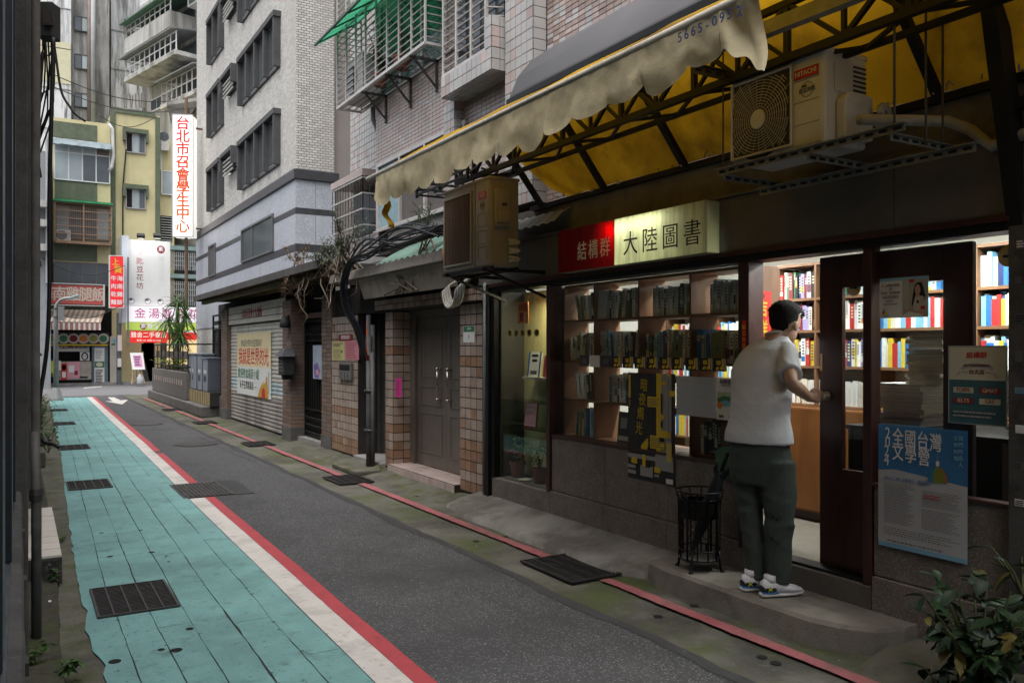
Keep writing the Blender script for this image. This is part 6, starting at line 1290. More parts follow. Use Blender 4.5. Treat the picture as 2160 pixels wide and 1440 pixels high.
# palm-like dracaena rising behind the rail
pm = thing('spiky_tree', (4.1, 26.6, .96), 'spiky leaved dracaena tree rising from the railed planter', 'tree'); q = random.Random(12); tr = MB(); lf = MB()
heads = []
for (dx, dy, hz) in ((0, 0, 1.95), (.15, -.35, 1.6), (-.2, .35, 1.45), (.1, .5, 1.15), (-.05, -.7, 1.1)):
    b = V((4.1, 26.6, .96)); e = b + V((dx, dy, hz)); tr.tube([b + V((dx * .2, dy * .2, 0)), b + V((dx * .3, dy * .4, hz * .5)), e], [.06, .05, .035], 7); heads.append(e)
for e in heads:
    for k in range(75):
        a = q.random() * 6.28; el = q.uniform(-.9, 1.35); leafmesh(lf, e + V((0, 0, q.uniform(-.25, .1))), (cos(a) * cos(el), sin(a) * cos(el), sin(el)), q.uniform(.36, .66), q.uniform(.03, .05), q.uniform(.2, .6))
tr.build('trunk', BARK, pm); stuff(lf.build('crown', LEAF, pm))
# ================================================================== ACROSS THE FAR STREET
YF = 40.0
def F(x, y, Y=YF): return onY(x, y, Y)
def fx(x, Y=YF): return onY(x, 735, Y).x
def fz(y, Y=YF, x=200): return onY(x, y, Y).z
def fbox(name, m, xa, xb, ya, yb, Y0, Y1, par, bevel=0): return box(name, m, fx(xa, Y0), fx(xb, Y0), Y0, Y1, fz(yb, Y0), fz(ya, Y0), par, bevel)
m = MB(); m.box(-25, 40, 39.5, 60, -.05, .10); struct(m.build('pavement', M_['concrete']))
YLW = mat('yellow_render', (.52, .47, .27), .85, var=.1, scale=2, bump=.25, bscale=30, streak=1, dirt=[((.3, .27, .17), .5, .6, .54)])
GRN = mat('dark_green_pebble', (.105, .125, .085), .9, var=.2, scale=6, bump=.4, bscale=40, streak=1, dirt=((.05, .055, .04), .5, .8, .55))
yb = thing('yellow_building', (2.5, 42, 0), 'four storey yellow and dark green building across the far street', 'building')
WF = mat('white_window_frame', (.62, .63, .63), .5, var=.06, bump=0); FP = mat('far_pane_pale', (.33, .38, .40), .2, var=.2, scale=.8, bump=0); FPD = mat('far_pane_dark', (.10, .115, .13), .15, var=.25, scale=.8, bump=0)
BRB = mat('brown_bar', (.26, .17, .11), .6, .3, var=.2)
box('wall', YLW, fx(236), fx(338), YF, 48, .1, fz(228), yb); box('wall', GRN, fx(106), fx(236), YF + .25, 48, .1, fz(262), yb)
fbox('green_pilaster', GRN, 232, 244, 222, 560, YF - .06, YF - .002, yb); fbox('green_pilaster', GRN, 328, 338, 230, 560, YF - .06, YF - .002, yb); fbox('green_parapet', GRN, 244, 328, 222, 231, YF - .06, YF - .002, yb)
b0 = YF + .1
box('bay', YLW, fx(112, 39.6), fx(233, 39.6), 39.6, YF + .24, fz(598, 39.6), fz(258, 39.6), yb)
fbox('green_panel', GRN, 112, 205, 265, 298, 39.57, 39.598, yb); fbox('green_panel', GRN, 116, 205, 386, 424, 39.57, 39.598, yb); fbox('green_panel', GRN, 112, 205, 516, 552, 39.57, 39.598, yb)
def fwin(xa, xb, ya, yb_, cols, rows, fm, pm, Y, par, split=None):
    f = MB(); x0, x1, z1, z0 = fx(xa, Y), fx(xb, Y), fz(ya, Y), fz(yb_, Y); w = .045
    xs = [x0 + (x1 - x0) * i / cols for i in range(cols + 1)]; zs = [z0, z1] if not split else [z0, z0 + (z1 - z0) * split, z1]
    for x in xs: f.box(x - w / 2, x + w / 2, Y - .05, Y, z0, z1)
    for z in zs: f.box(x0 + w / 2, x1 - w / 2, Y - .048, Y - .002, z - w / 2, z + w / 2)
    o = f.build('window', fm, par); k = 0
    for i in range(cols):
        for j in range(len(zs) - 1): box('pane', pm[(i + j * cols) % len(pm)], xs[i] + w / 2, xs[i + 1] - w / 2, Y - .03, Y - .02, zs[j] + w / 2, zs[j + 1] - w / 2, o)
    return o
fbox('window_recess', FPD, 115, 231, 306, 385, 39.58, 39.598, yb); fwin(115, 231, 306, 385, 4, 2, WF, [FP, FP, FPD, FPD, FP, FP, FP, mat('brown_pane', (.15, .12, .09), .3)], 39.57, yb, .72)
m = MB(); rows = []
for k in range(13):
    x = 110 + 125 * k / 12; r = .25 + .12 * noise.noise((k * 1.7, 0, 0)); rows.append([V((fx(x, 39.2), 39.5, fz(296, 39.5) - .1)), V((fx(x, 39.2), 39.5 - r * 1.6, fz(296, 39.5) - .42 - .05 * noise.noise((k, 3, 0)))) ])
m.grid(rows); m.build('torn_rain_hood', mat('blue_grey_sheet', (.16, .20, .22), .7, var=.3, scale=4), yb, solid=.05)
# caged window with its own small outdoor unit
cgx0, cgx1, cgz1, cgz0 = fx(116, 39.1), fx(235, 39.1), fz(432, 39.1), fz(512, 39.1)
fbox('window_recess', FPD, 118, 231, 432, 510, 39.58, 39.598, yb); fwin(118, 231, 440, 505, 4, 1, BRB, [FP, FPD, FPD, FP], 39.57, yb)
c = MB()
for x in (cgx0, (cgx0 + cgx1) / 2, cgx1): c.bar((x, 39.1, cgz0), (x, 39.1, cgz1), .05)
for k in range(6): z = cgz0 + (cgz1 - cgz0) * k / 5; c.bar((cgx0, 39.1, z), (cgx1, 39.1, z), .035); c.bar((cgx0, 39.1, z), (cgx0, 39.58, z), .03); c.bar((cgx1, 39.1, z), (cgx1, 39.58, z), .03)
c.build('window_cage', BRB, yb); c = MB()
for k in range(30): x = cgx0 + (cgx1 - cgx0) * k / 29; c.bar((x, 39.12, cgz0), (x, 39.12, cgz1), .014)
c.build('cage_bars', BRB, yb); box('cage_roof', mat('bright_green_sheet', (.03, .22, .09), .6), cgx0 - .05, cgx1 + .05, 39.0, 39.59, cgz1 + .03, cgz1 + .12, yb); box('cage_floor', BRB, cgx0, cgx1, 39.08, 39.59, cgz0 - .08, cgz0 - .02, yb)
u = thing('outdoor_unit', (fx(134, 39.2), 39.3, cgz0), 'small white outdoor unit inside the brown barred window cage of the yellow building', 'air conditioner')
box('body', MATS['unit_white'], fx(119, 39.2), fx(149, 39.2), 39.18, 39.45, cgz0 + .02, cgz0 + .48, u); m = MB(); m.lathe([(0, -.006), (.19, -.004), (.2, .0)], (fx(130, 39.2), 39.175, cgz0 + .25), 18, 'y'); m.build('fan_grille', FPD, u)
fbox('dark_storey', M_['pit'], 112, 233, 556, 604, 39.58, 39.599, yb); fwin(114, 232, 556, 602, 4, 1, mat('steel_old', (.13, .11, .1), .6), [FPD], 39.57, yb)
# windows of the yellow face with green surrounds
for ya, yb_ in ((272, 313), (392, 433)):
    fbox('window_recess', FPD, 266, 306, ya, yb_, YF - .03, YF - .002, yb); fwin(266, 306, ya, yb_, 3, 1, mat('grey_frame', (.3, .3, .3), .5), [M_['pit'], FP, FPD], YF - .032, yb)
    f = MB(); Y = YF - .1
    f.box(fx(259, Y), fx(313, Y), Y - .12, YF - .002, fz(ya - 1, Y), fz(ya - 10, Y)).box(fx(259, Y), fx(265, Y), Y - .12, YF - .002, fz(ya + 17, Y), fz(ya - 1.2, Y)).box(fx(308, Y), fx(313, Y), Y - .12, YF - .002, fz(ya + 17, Y), fz(ya - 1.2, Y)); f.build('window_hood', GRN, yb)
m = MB(); m.tube([F(266, 315, 39.93), F(262, 360, 39.93), F(259, 400, 39.93), F(259, 560, 39.93)], .03, 6); m.build('wall_cable', M_['cable'], yb); m = MB(); m.tube([F(229, 262, 39.4), F(237, 272, 39.4), F(239, 330, 39.4), F(236, 352, 39.4), F(230, 360, 39.4)], .07, 8); m.build('white_pipe', mat('white_pipe', (.5, .5, .48), .5), yb, smooth=True)
# lower wing to the side of it
wg = thing('side_wing', (6, 41, 0), 'pale yellow wing with white windows and railed galleries beside the yellow building', 'building')
box('wall', YLW, fx(338.5), fx(372), YF + .6, 48, .1, fz(278, YF + .6), wg); fbox('window_recess', FP, 341, 366, 346, 397, YF + .55, YF + .598, wg); fwin(341, 366, 346, 397, 1, 1, WF, [FP], YF + .54, wg)
fbox('white_drip_pipe', WF, 338.6, 341, 258, 345, YF + .5, YF + .598, wg)
fbox('louvre_back', M_['pit'], 338.6, 363, 444, 500, YF + .57, YF + .598, wg); m = MB()
for k in range(10): z = fz(446 + k * 5.6, YF + .5); m.box(fx(340, YF + .5), fx(362, YF + .5), YF + .5, YF + .568, z - .03, z)
m.build('louvres', mat('louvre_white', (.42, .43, .42), .6), wg)
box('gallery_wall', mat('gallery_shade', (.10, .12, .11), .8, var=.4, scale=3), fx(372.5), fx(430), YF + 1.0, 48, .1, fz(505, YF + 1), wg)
for yy in (508, 570, 640): fbox('gallery_beam', mat('teal_grey_beam', (.19, .27, .26), .7, var=.2), 358, 430, yy, yy + 9, YF + .3, YF + .99, wg)
m = MB()
for k in range(16): x = fx(360 + k * 4.2, YF + .3); m.bar((x, YF + .32, fz(560, YF)), (x, YF + .32, fz(520, YF)), .03); m.bar((x, YF + .32, fz(640, YF)), (x, YF + .32, fz(585, YF)), .03)
for yy in (530, 540, 550, 592, 604, 616, 628): m.bar((fx(359, YF), YF + .3, fz(yy, YF)), (fx(430, YF), YF + .3, fz(yy, YF)), .03)
m.build('gallery_rails', mat('rail_grey', (.33, .34, .33), .6), wg)
q = random.Random(6)
for k in range(9): x = q.uniform(374, 414); y = q.choice([560, 630]); fbox('stored_box', q.choice([I['cr'], T_BEIGE, I['gr'], FP]), x, x + q.uniform(4, 9), y - q.uniform(8, 30), y, YF + .6, YF + .9, wg)
box('ground_storey', M_['darkcon'], fx(250), fx(430), YF + .3, YF + .58, .1, fz(640, YF + .3), wg)
# ------------------------------------------------------------------ weathered tower and balconies behind
YT = 47.5
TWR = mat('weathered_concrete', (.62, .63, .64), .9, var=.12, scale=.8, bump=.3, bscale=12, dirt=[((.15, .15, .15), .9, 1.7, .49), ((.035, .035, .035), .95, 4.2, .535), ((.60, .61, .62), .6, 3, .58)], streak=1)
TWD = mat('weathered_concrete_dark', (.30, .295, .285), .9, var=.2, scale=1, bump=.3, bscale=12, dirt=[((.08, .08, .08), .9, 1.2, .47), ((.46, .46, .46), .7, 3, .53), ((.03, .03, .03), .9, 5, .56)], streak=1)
tw = thing('concrete_tower', (1.5, 50, 0), 'tall blackened bare concrete tower with small dark windows and long pipes', 'building')
TY = YT
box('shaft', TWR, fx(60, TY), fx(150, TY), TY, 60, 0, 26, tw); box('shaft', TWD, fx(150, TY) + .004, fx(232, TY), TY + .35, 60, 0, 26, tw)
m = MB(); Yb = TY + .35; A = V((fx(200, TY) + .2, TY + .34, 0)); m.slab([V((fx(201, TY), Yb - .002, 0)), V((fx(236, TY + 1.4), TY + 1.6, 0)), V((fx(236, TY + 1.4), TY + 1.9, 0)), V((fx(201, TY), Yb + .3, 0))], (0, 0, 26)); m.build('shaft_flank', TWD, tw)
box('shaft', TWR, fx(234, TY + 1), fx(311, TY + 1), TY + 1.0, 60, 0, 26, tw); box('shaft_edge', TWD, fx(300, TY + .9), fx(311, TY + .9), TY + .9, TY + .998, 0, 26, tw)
for zz in range(2, 26, 2):
    m = MB(); z = zz * 1.02; m.box(fx(234, TY + 1), fx(300, TY + .9), TY + .96, TY + .998, z, z + .05).box(fx(86, TY), fx(149, TY), TY - .03, TY - .002, z + .3, z + .34); m.build('cast_joint', TWD, tw)
fbox('yellow_patch', mat('pale_yellow_patch', (.55, .53, .37), .85, var=.12, scale=1.5, bump=.1, dirt=((.4, .36, .24), .5, 1.5, .55)), 84, 149, 100, 186, TY - .03, TY - .002, tw)
for ya, yb_ in ((42, 71), (121, 150), (202, 230)):
    fbox('window_recess', M_['pit'], 157, 187, ya, yb_, TY + .30, TY + .348, tw); fwin(157, 187, ya, yb_, 2, 1, mat('dark_frame', (.05, .05, .05), .5), [FPD, FP], TY + .295, tw)
pp = mat('grey_riser_pipe', (.36, .37, .38), .5, var=.15, scale=2); rp = mat('rust_riser_pipe', (.22, .17, .14), .6, var=.2)
for x, r, mm in ((188, .09, rp), (190.8, .05, pp), (196, .13, pp)): m = MB(); m.tube([F(x, 262, TY + .1), F(x, -120, TY + .1)], r, 8); m.build('riser_pipe', mm, tw, smooth=True)
u = thing('outdoor_unit', F(278, 50, TY + .6), 'window air conditioner with a little green roof high on the blackened tower', 'air conditioner')
fbox('body', MATS['unit_white'], 266, 290, 32, 50, TY + .35, TY + .99, u); fbox('grille', UDK, 268, 280, 35, 48, TY + .33, TY + .348, u); fbox('hood', MATS['green_grey_steel'], 262, 293, 28, 31, TY + .2, TY + .99, u)
# balconied block: stacked balconies seen end-on
bk = thing('balcony_block', (7.5, 46, 0), 'old pale apartment block with stacked enclosed balconies beside the tower', 'building')
BKW = mat('pale_old_render', (.44, .43, .40), .9, var=.2, scale=1, bump=.2, streak=1, dirt=[((.12, .115, .10), .85, .9, .46), ((.5, .49, .46), .4, 1.2, .56)])
YB = 45.0
m = MB(); P0 = [V((fx(312, YB + 2), YB + 2.0, 0)), V((fx(428, YB - 4), YB - 4, 0)), V((fx(470, YB), YB + 4, 0)), V((fx(330, YB + 2), YB + 10, 0))]; m.slab(P0, (0, 0, 26)); m.build('wall', BKW, bk)
w0, w1 = P0[0], P0[1]; wd_ = (w1 - w0).normalized(); wn = V((wd_.y, -wd_.x, 0)); wn = wn if wn.y < 0 else -wn; WLn = (w1 - w0).length
def bal(ztop, zsill, zbot, a, c, dep, solid_m, rail_m, roof_m, lab):
    """one balcony along the slanting wall, a..c metres from its far end"""
    def P(s_, d_, z): p = w0 + wd_ * s_ + wn * d_; return V((p.x, p.y, z))
    def sl(name, mm, s0, s1, d0, d1, z0, z1): m = MB(); m.slab([P(s0, d0, z0), P(s1, d0, z0), P(s1, d1, z0), P(s0, d1, z0)], (0, 0, z1 - z0)); return m.build(name, mm, bk)
    sl('balcony_slab', BKW, a, c, 0.01, dep, zbot - .15, zbot)
    sl('balcony_wall', solid_m, a, c, dep - .12, dep, zbot + .002, zsill); sl('balcony_end', solid_m, c - .12, c, .01, dep - .13, zbot + .002, zsill); sl('balcony_end', solid_m, a, a + .12, .01, dep - .13, zbot + .002, zsill)
    m = MB(); n = max(4, int((c - a) / .55))
    for k in range(n + 1): s_ = a + .06 + (c - a - .12) * k / n; m.bar(P(s_, dep - .06, zsill), P(s_, dep - .06, ztop), .05)
    for zz in (zsill + .03, (zsill + ztop) / 2, ztop - .03): m.bar(P(a, dep - .06, zz), P(c, dep - .06, zz), .04); m.bar(P(a + .06, .02, zz), P(a + .06, dep, zz), .04)
    for k in range(5): d_ = .1 + (dep - .2) * k / 4; m.bar(P(a + .06, d_, zsill), P(a + .06, d_, ztop), .035)
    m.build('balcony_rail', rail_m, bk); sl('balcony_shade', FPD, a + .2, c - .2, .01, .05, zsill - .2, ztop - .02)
    m = MB(); m.slab([P(a - .05, -.0, ztop + .25), P(c + .1, 0, ztop + .25), P(c + .1, dep + .25, ztop), P(a - .05, dep + .25, ztop)], (0, 0, .05)); m.build('balcony_roof', roof_m, bk)
GRt = mat('faded_green_sheet', (.13, .24, .17), .5, var=.2, scale=3, bump=0, trans=.3); GRo = mat('grey_sheet', (.19, .2, .2), .6, var=.2, scale=3)
zf = lambda y: fz(y, YB - 1, 360)
bal(zf(38), zf(66), zf(92), .3, 5.6, 1.3, BKW, ALU, GRt, ''); bal(zf(112), zf(150), zf(152), .2, 6.2, 1.3, BKW, WF, GRo, ''); bal(zf(-40), zf(5), zf(18), 2.2, 7.5, 1.3, WF, WF, GRo, ''); bal(zf(190), zf(235), zf(236), 3.6, 7.5, .9, BKW, ALU, GRo, '')
def bwin(s0, s1, ya, yb_): 
    def P(s_, d_, z): p = w0 + wd_ * s_ + wn * d_; return V((p.x, p.y, z))
    m = MB(); m.slab([P(s0, .01, zf(yb_)), P(s1, .01, zf(yb_)), P(s1, .07, zf(yb_)), P(s0, .07, zf(yb_))], (0, 0, zf(ya) - zf(yb_))); f = m.build('window', WF, bk)
    for a, c in ((s0 + .06, (s0 + s1) / 2 - .03), ((s0 + s1) / 2 + .03, s1 - .06)): m = MB(); m.slab([P(a, .071, zf(yb_) + .08), P(c, .071, zf(yb_) + .08), P(c, .078, zf(yb_) + .08), P(a, .078, zf(yb_) + .08)], (0, 0, zf(ya) - zf(yb_) - .16)); m.build('pane', FPD, f)
bwin(.5, 2.0, 188, 216); bwin(2.6, 3.6, 186, 222)
for (s_, yy, lab) in ((1.6, 12, 'outdoor unit hung high on the balcony block wall'), (6.6, 60, 'outdoor unit between two balconies of the pale old block'), (5.2, 258, 'outdoor unit low on the pale old block, over the yellow wing')):
    p = w0 + wd_ * s_ + wn * .5; z = zf(yy); u = thing('outdoor_unit', (p.x, p.y, z), lab, 'air conditioner'); m = MB(); m.obox((p.x, p.y, z + .35), wd_, wn, (0, 0, 1), .95, .4, .7); m.build('body', MATS['unit_white'], u); m = MB(); m.obox((p.x + wn.x * .205, p.y + wn.y * .205, z + .35), wd_, wn, (0, 0, 1), .6, .008, .55); m.build('fan_grille', FPD, u)
# slanted canopy over the vertical sign
t = thing('flat_canopy', F(390, 235, 30), 'weathered flat concrete canopy above the vertical signboard', 'canopy'); a, c = onY(352, 222, 31), onY(424, 212, 31)
m = MB(); m.slab([V((a.x, 31, a.z)), V((c.x, 31, c.z)), V((c.x, 33.5, c.z)), V((a.x + .5, 33.5, a.z))], (0, 0, .12)); m.build('slab', BKW, t); m = MB(); m.tube([onY(396, 240, 32), onY(396, 222, 32)], .06, 6); m.build('post', rp, t)
# blue-grey edge of the next building at the alley's side
t = thing('grey_side_building', (fx(90, 36), 38, 0), 'narrow grey building edge glimpsed past the old wall, with rusty balconies', 'building')
box('wall', mat('blue_grey_render', (.24, .26, .28), .85, var=.2, scale=1, dirt=((.1, .1, .1), .5, 1, .52)), -8, fx(107, 37), 37, 48, 0, fz(330, 37), t); fbox('drain', pp, 96, 100, 290, 600, 36.8, 36.99, t)
for yy in (430, 470, 520): fbox('balcony', TWD, 60, 99, yy, yy + 14, 36.3, 36.99, t)
# ------------------------------------------------------------------ shop fronts
ck = thing('chicken_rice_shop', (2.0, 40, 0), 'small eatery front with striped metal awning, photo menu band and food counter', 'shop')
fbox('back', M_['pit'], 82, 246, 655, 805, YF + .15, YF + .24, ck)
m = MB(); xa, xb = fx(70, 39), fx(211, 39); n = 26
AWN = (mat('awning_white', (.60, .57, .52), .6, var=.1, scale=3, dirt=((.35, .2, .1), .5, 3, .6)), mat('awning_rust', (.42, .28, .19), .6, var=.2, scale=3))
for mi in (0, 1):
    m = MB()
    for k in range(n):
        if k % 2 == mi: a, c = xa + (xb - xa) * k / n, xa + (xb - xa) * (k + 1) / n; m.slab([V((a + .28, 39.95, fz(654, 39.5))), V((c + .28, 39.95, fz(654, 39.5))), V((c, 38.5, fz(680, 38.5))), V((a, 38.5, fz(680, 38.5)))], (0, 0, .02))
    m.build('awning_sheets', AWN[mi], ck)
for mi, mm in ((0, mat('valance_red', (.36, .16, .14), .7, var=.3, scale=3)), (1, AWN[0])):
    m = MB()
    for k in range(n):
        if k % 2 == mi: a, c = xa + (xb - xa) * k / n, xa + (xb - xa) * (k + 1) / n; m.box(a, c - .01, 38.49, 38.5, fz(696, 38.5), fz(681, 38.5))
    m.build('valance', mm, ck)
fbox('menu_band', UDK, 82, 230, 701, 731, YF - .35, YF - .3, ck); fbox('menu_stripe', I['y'], 82, 227, 726, 729, YF - .36, YF - .352, ck)
q = random.Random(9)
for k in range(7):
    p = F(92 + k * 21, 714, YF - .37); m = MB(); m.lathe([(0, -.012), (.2, -.006), (.22, .004)], p, 16, 'y'); o = m.build('menu_bowl', mat('bowl_white', (.5, .48, .44), .5, bump=0), ck); m = MB(); m.lathe([(0, -.016), (.14, -.013), (.15, -.008)], p + V((0, -.002, 0)), 12, 'y'); m.build('dish', [I['or_'], I['ol'], I['g'], I['ma']][k % 4], o)
fbox('counter', mat('counter_steel', (.36, .33, .29), .5, .3, var=.2, scale=4, dirt=((.25, .12, .08), .5, 3, .56)), 122, 193, 762, 800, YF - .5, YF + .1, ck); fbox('counter_base', M_['pit'], 124, 192, 800, 808, YF - .45, YF + .1, ck)
for (xa_, xb_, ya, yb_, mm) in ((121, 129, 760, 780, I['w']), (129, 141, 766, 800, I['r']), (131, 139, 769, 779, I['pk']), (131, 139, 783, 795, I['w']), (142, 168, 762, 797, I['pk']), (145, 157, 770, 784, I['w']), (157, 164, 781, 790, I['ma']), (168, 185, 793, 797, UDK)): fbox('counter_notice', mm, xa_, xb_, ya, yb_, YF - .515 - (.006 if mm in (I['w'], I['ma']) else 0), YF - .505, ck)
s = sheetY('name_board', 'white board with maroon and black characters hung inside the eatery front', 'sign', YF - .1, fx(123), fx(188), fz(722), fz(741), I['w']); s.txt('上賀', .28, .45, .26, I['ma'], bold=.1); s.txt('麵食館', .72, .5, .17, I['k'], bold=.05)
fbox('side_post', mat('teal_post', (.13, .19, .22), .6, var=.2, scale=3), 194, 228, 712, 812, YF - .3, YF - .1, ck)
s = sheetY('menu_poster', 'tall photo menu poster on the teal post of the eatery', 'poster', YF - .32, fx(198), fx(219), fz(716), fz(808), I['w']); s.rect(.02, .98, .02, .16, I['ma']); s.ell(.5, .09, .3, .045, I['cr']); s.rect(.02, .98, .17, .19, I['b']); s.lines(.15, .85, .25, .45, 5, I['gr'], 3); s.rect(.02, .98, .5, .64, I['g']); s.ell(.5, .57, .35, .05, I['cr']); s.lines(.1, .9, .68, .98, 9, I['k'], 4, .6, dash=.12)
s = sheetY('face_sign', 'square black and white portrait sign at the eatery counter', 'sign', YF - .25, fx(168), fx(188), fz(742), fz(760), I['w']); s.ell(.5, .5, .38, .46, I['k']); s.ell(.5, .52, .24, .32, I['w']); s.ell(.42, .48, .04, .05, I['k']); s.ell(.58, .48, .04, .05, I['k'])
s = sheetY('red_shop_sign', 'long red signboard with white brush characters over the striped awning', 'sign', 38.9, fx(64, 38.9), fx(218, 38.9), fz(603, 38.9), fz(642, 38.9), mat('faded_red_board', (.46, .09, .08), .6, var=.12, scale=1, bump=0), th=.2)
for i, ch in enumerate('海南雞腿飯'): s.txt(ch, .21 + .18 * i, .52, .62, ink('cream_white', (.55, .52, .44)), bold=.1, xs=.84)
m = MB(); xa, xb, z0, z1 = fx(64, 38.9), fx(221, 38.9), fz(644, 38.9), fz(601, 38.9); m.box(xa, xb, 38.86, 39.1, z0 - .03, z0).box(xa, xb, 38.86, 39.1, z1, z1 + .03).box(xb - .06, xb, 38.86, 39.1, z0 + .001, z1 - .001); m.build('frame', WF, s.o)
# projecting red menu sign
t = thing('projecting_sign', F(246, 647, 37.6), 'red upright projecting sign with yellow and white characters beside the white signboard', 'sign'); Ys = 37.6
sh = Sheet('face', None, None, V((fx(232, Ys), Ys, fz(538, Ys))), (fx(260, Ys) - fx(232, Ys), 0, 0), (0, 0, fz(647, Ys) - fz(538, Ys)), mat('bright_red_board', (.55, .02, .03), .45, var=.05, bump=0, emit=.25, ecol=(.7, .03, .03)), None, .02, t)
sh.txt('上', .42, .12, .30, I['y'], bold=.1); sh.txt('賀', .62, .27, .32, I['y'], bold=.1)
for i, (l, r_) in enumerate(('牛海', '肉南', '乾雞', '麵飯')): sh.txt(l, .27, .44 + .155 * i, .22, I['w'], bold=.1); sh.txt(r_, .74, .44 + .155 * i, .22, I['w'], bold=.1)
m = MB(); x0, x1, z1, z0 = fx(232, Ys), fx(260, Ys), fz(538, Ys), fz(647, Ys); m.box(x0, x1, Ys + .021, Ys + .35, z0, z1); m.build('case', mat('sign_side_pink', (.5, .2, .2), .6, var=.3, scale=3), t); m = MB(); m.box(x0 - .03, x1 + .03, Ys - .01, Ys + .36, z1, z1 + .03).box(x0 - .03, x1 + .03, Ys - .01, Ys + .36, z0 - .03, z0).box(x0 - .03, x0, Ys - .01, Ys + .36, z0, z1).box(x1, x1 + .03, Ys - .01, Ys + .36, z0, z1); m.build('frame', WF, t)
m = MB(); m.bar((x1 + .2, Ys + .2, z0 - 1.6), (x1 + .2, Ys + .2, z1), .06); m.build('post', mat('sign_post', (.12, .14, .15), .6), t)
# white tofu pudding signboard, flood lit from above
Ys = 38.2
t = thing('white_signboard', F(316, 642, Ys), 'large white signboard with maroon characters and bowl drawings, lit by two small lamps', 'sign')
sh = Sheet('face', None, None, V((fx(272, Ys), Ys, fz(500, Ys))), (fx(359, Ys) - fx(272, Ys), 0, 0), (0, 0, fz(642, Ys) - fz(500, Ys)), mat('white_board', (.62, .62, .61), .55, var=.05, bump=0), None, .05, t)
sh.txt('湯', .27, .2, .27, ink('faint_pink', (.62, .5, .5)), xs=.9)
for i, ch in enumerate('匙豆花坊'): sh.txt(ch, .26, .33 + .125 * i, .30, I['ma'] if i else ink('rose', (.45, .12, .16)), bold=.01)
sh.ell(.77, .13, .10, .062, I['ma'], 20); sh.txt('素', .77, .13, .22, I['w'], bold=.02); sh.txt('養生坊本', .79, .42, .26, ink('faint_grey', (.62, .63, .6)), vert=True, ls=1.1)
for uu, vv in ((.06, .93), (.45, .93), (.76, .935)): sh.ell(uu, vv, .08, .05, I['gr'], 14); sh.ell(uu, vv + .005, .055, .035, I['w'], 12); sh.ell(uu - .02, vv - .02, .05, .02, I['dk'], 10)
m = MB(); x0, x1, z1, z0 = fx(272, Ys), fx(359, Ys), fz(500, Ys), fz(642, Ys); m.box(x0 - .28, x0 - .01, Ys - .1, Ys + 1.2, fz(680, Ys), fz(493, Ys)); m.build('side_panel', mat('pale_blue_panel', (.50, .53, .58), .6, var=.06, scale=1), t); m = MB(); m.box(x0, x1, Ys + .051, Ys + .5, z0, z1); m.build('case', WF, t)
for x in (297, 332):
    p = F(x, 500, Ys - .5); m = MB(); m.obox(p + V((0, 0, .05)), (1, 0, 0), (0, cos(.6), sin(.6)), (0, -sin(.6), cos(.6)), .3, .22, .14); m.bar(p + V((0, .1, .1)), p + V((0, .55, .12)), .03); m.build('flood_lamp', UDK, t)
    area('flood_light', p + V((0, -.05, -.05)), (radians(50), 0, 0), .24, .12, 6, (1, 1, .98))
# lit pink-lettered signboard and lime strip below it
Ys = 38.0
def lit(name, c, e): return mat(name, c, .5, var=.04, scale=1, bump=0, emit=e)
t = thing('long_lit_sign', F(330, 720, Ys), 'long lit white signboard with magenta characters above a lime green strip', 'sign')
sh = Sheet('face', None, None, V((fx(268, Ys), Ys, fz(643, Ys))), (fx(440, Ys) - fx(268, Ys), 0, 0), (0, 0, fz(677, Ys) - fz(643, Ys)), lit('lit_pinkish_white', (.72, .68, .72), .3), None, .3, t)
for uu, ch in ((.155, '金'), (.32, '湯'), (.48, '匙'), (.64, '豆'), (.81, '花'), (.95, '坊')): sh.txt(ch, uu, .5, .46, I['mg'], bold=.03)
s2 = Sheet('strip', None, None, V((fx(266, Ys), Ys - .02, fz(678, Ys))), (fx(440, Ys) - fx(266, Ys), 0, 0), (0, 0, fz(695, Ys) - fz(678, Ys)), lit('lit_lime', (.36, .47, .08), .22), None, .3, t)
s2.ell(.20, .5, .042, .44, I['ma'], 18); s2.txt('素', .20, .5, .24, I['w'], bold=.1); s2.txt('養生豆花', .40, .5, .26, I['w'], bold=.1)
Ys = 38.6
s = sheetY('secondhand_shop_sign', 'small glowing red signboard with white brush characters of the secondhand bookshop', 'sign', Ys, fx(275, Ys), fx(352, Ys), fz(697, Ys), fz(722, Ys), lit('lit_red', (.62, .025, .02), .5), th=.2); s.txt('雅舍二手書店', .5, .36, .26, lit('lit_white_ink', (.9, .85, .8), .35), bold=.08, xs=.92); s.txt('舊書 CD 收購 02-2366', .5, .82, .1, MATS['lit_white_ink'])
s = sheetY('lit_poster', 'glowing yellow and red shop window poster seen past the spiky tree', 'poster', 38.7, fx(352, 38.7), fx(420, 38.7), fz(690, 38.7), fz(770, 38.7), lit('lit_cream', (.75, .55, .28), .4)); s.rect(0, 1, .12, .32, MATS['lit_red']); s.rect(0, 1, 0, .12, MATS['lit_pinkish_white'])
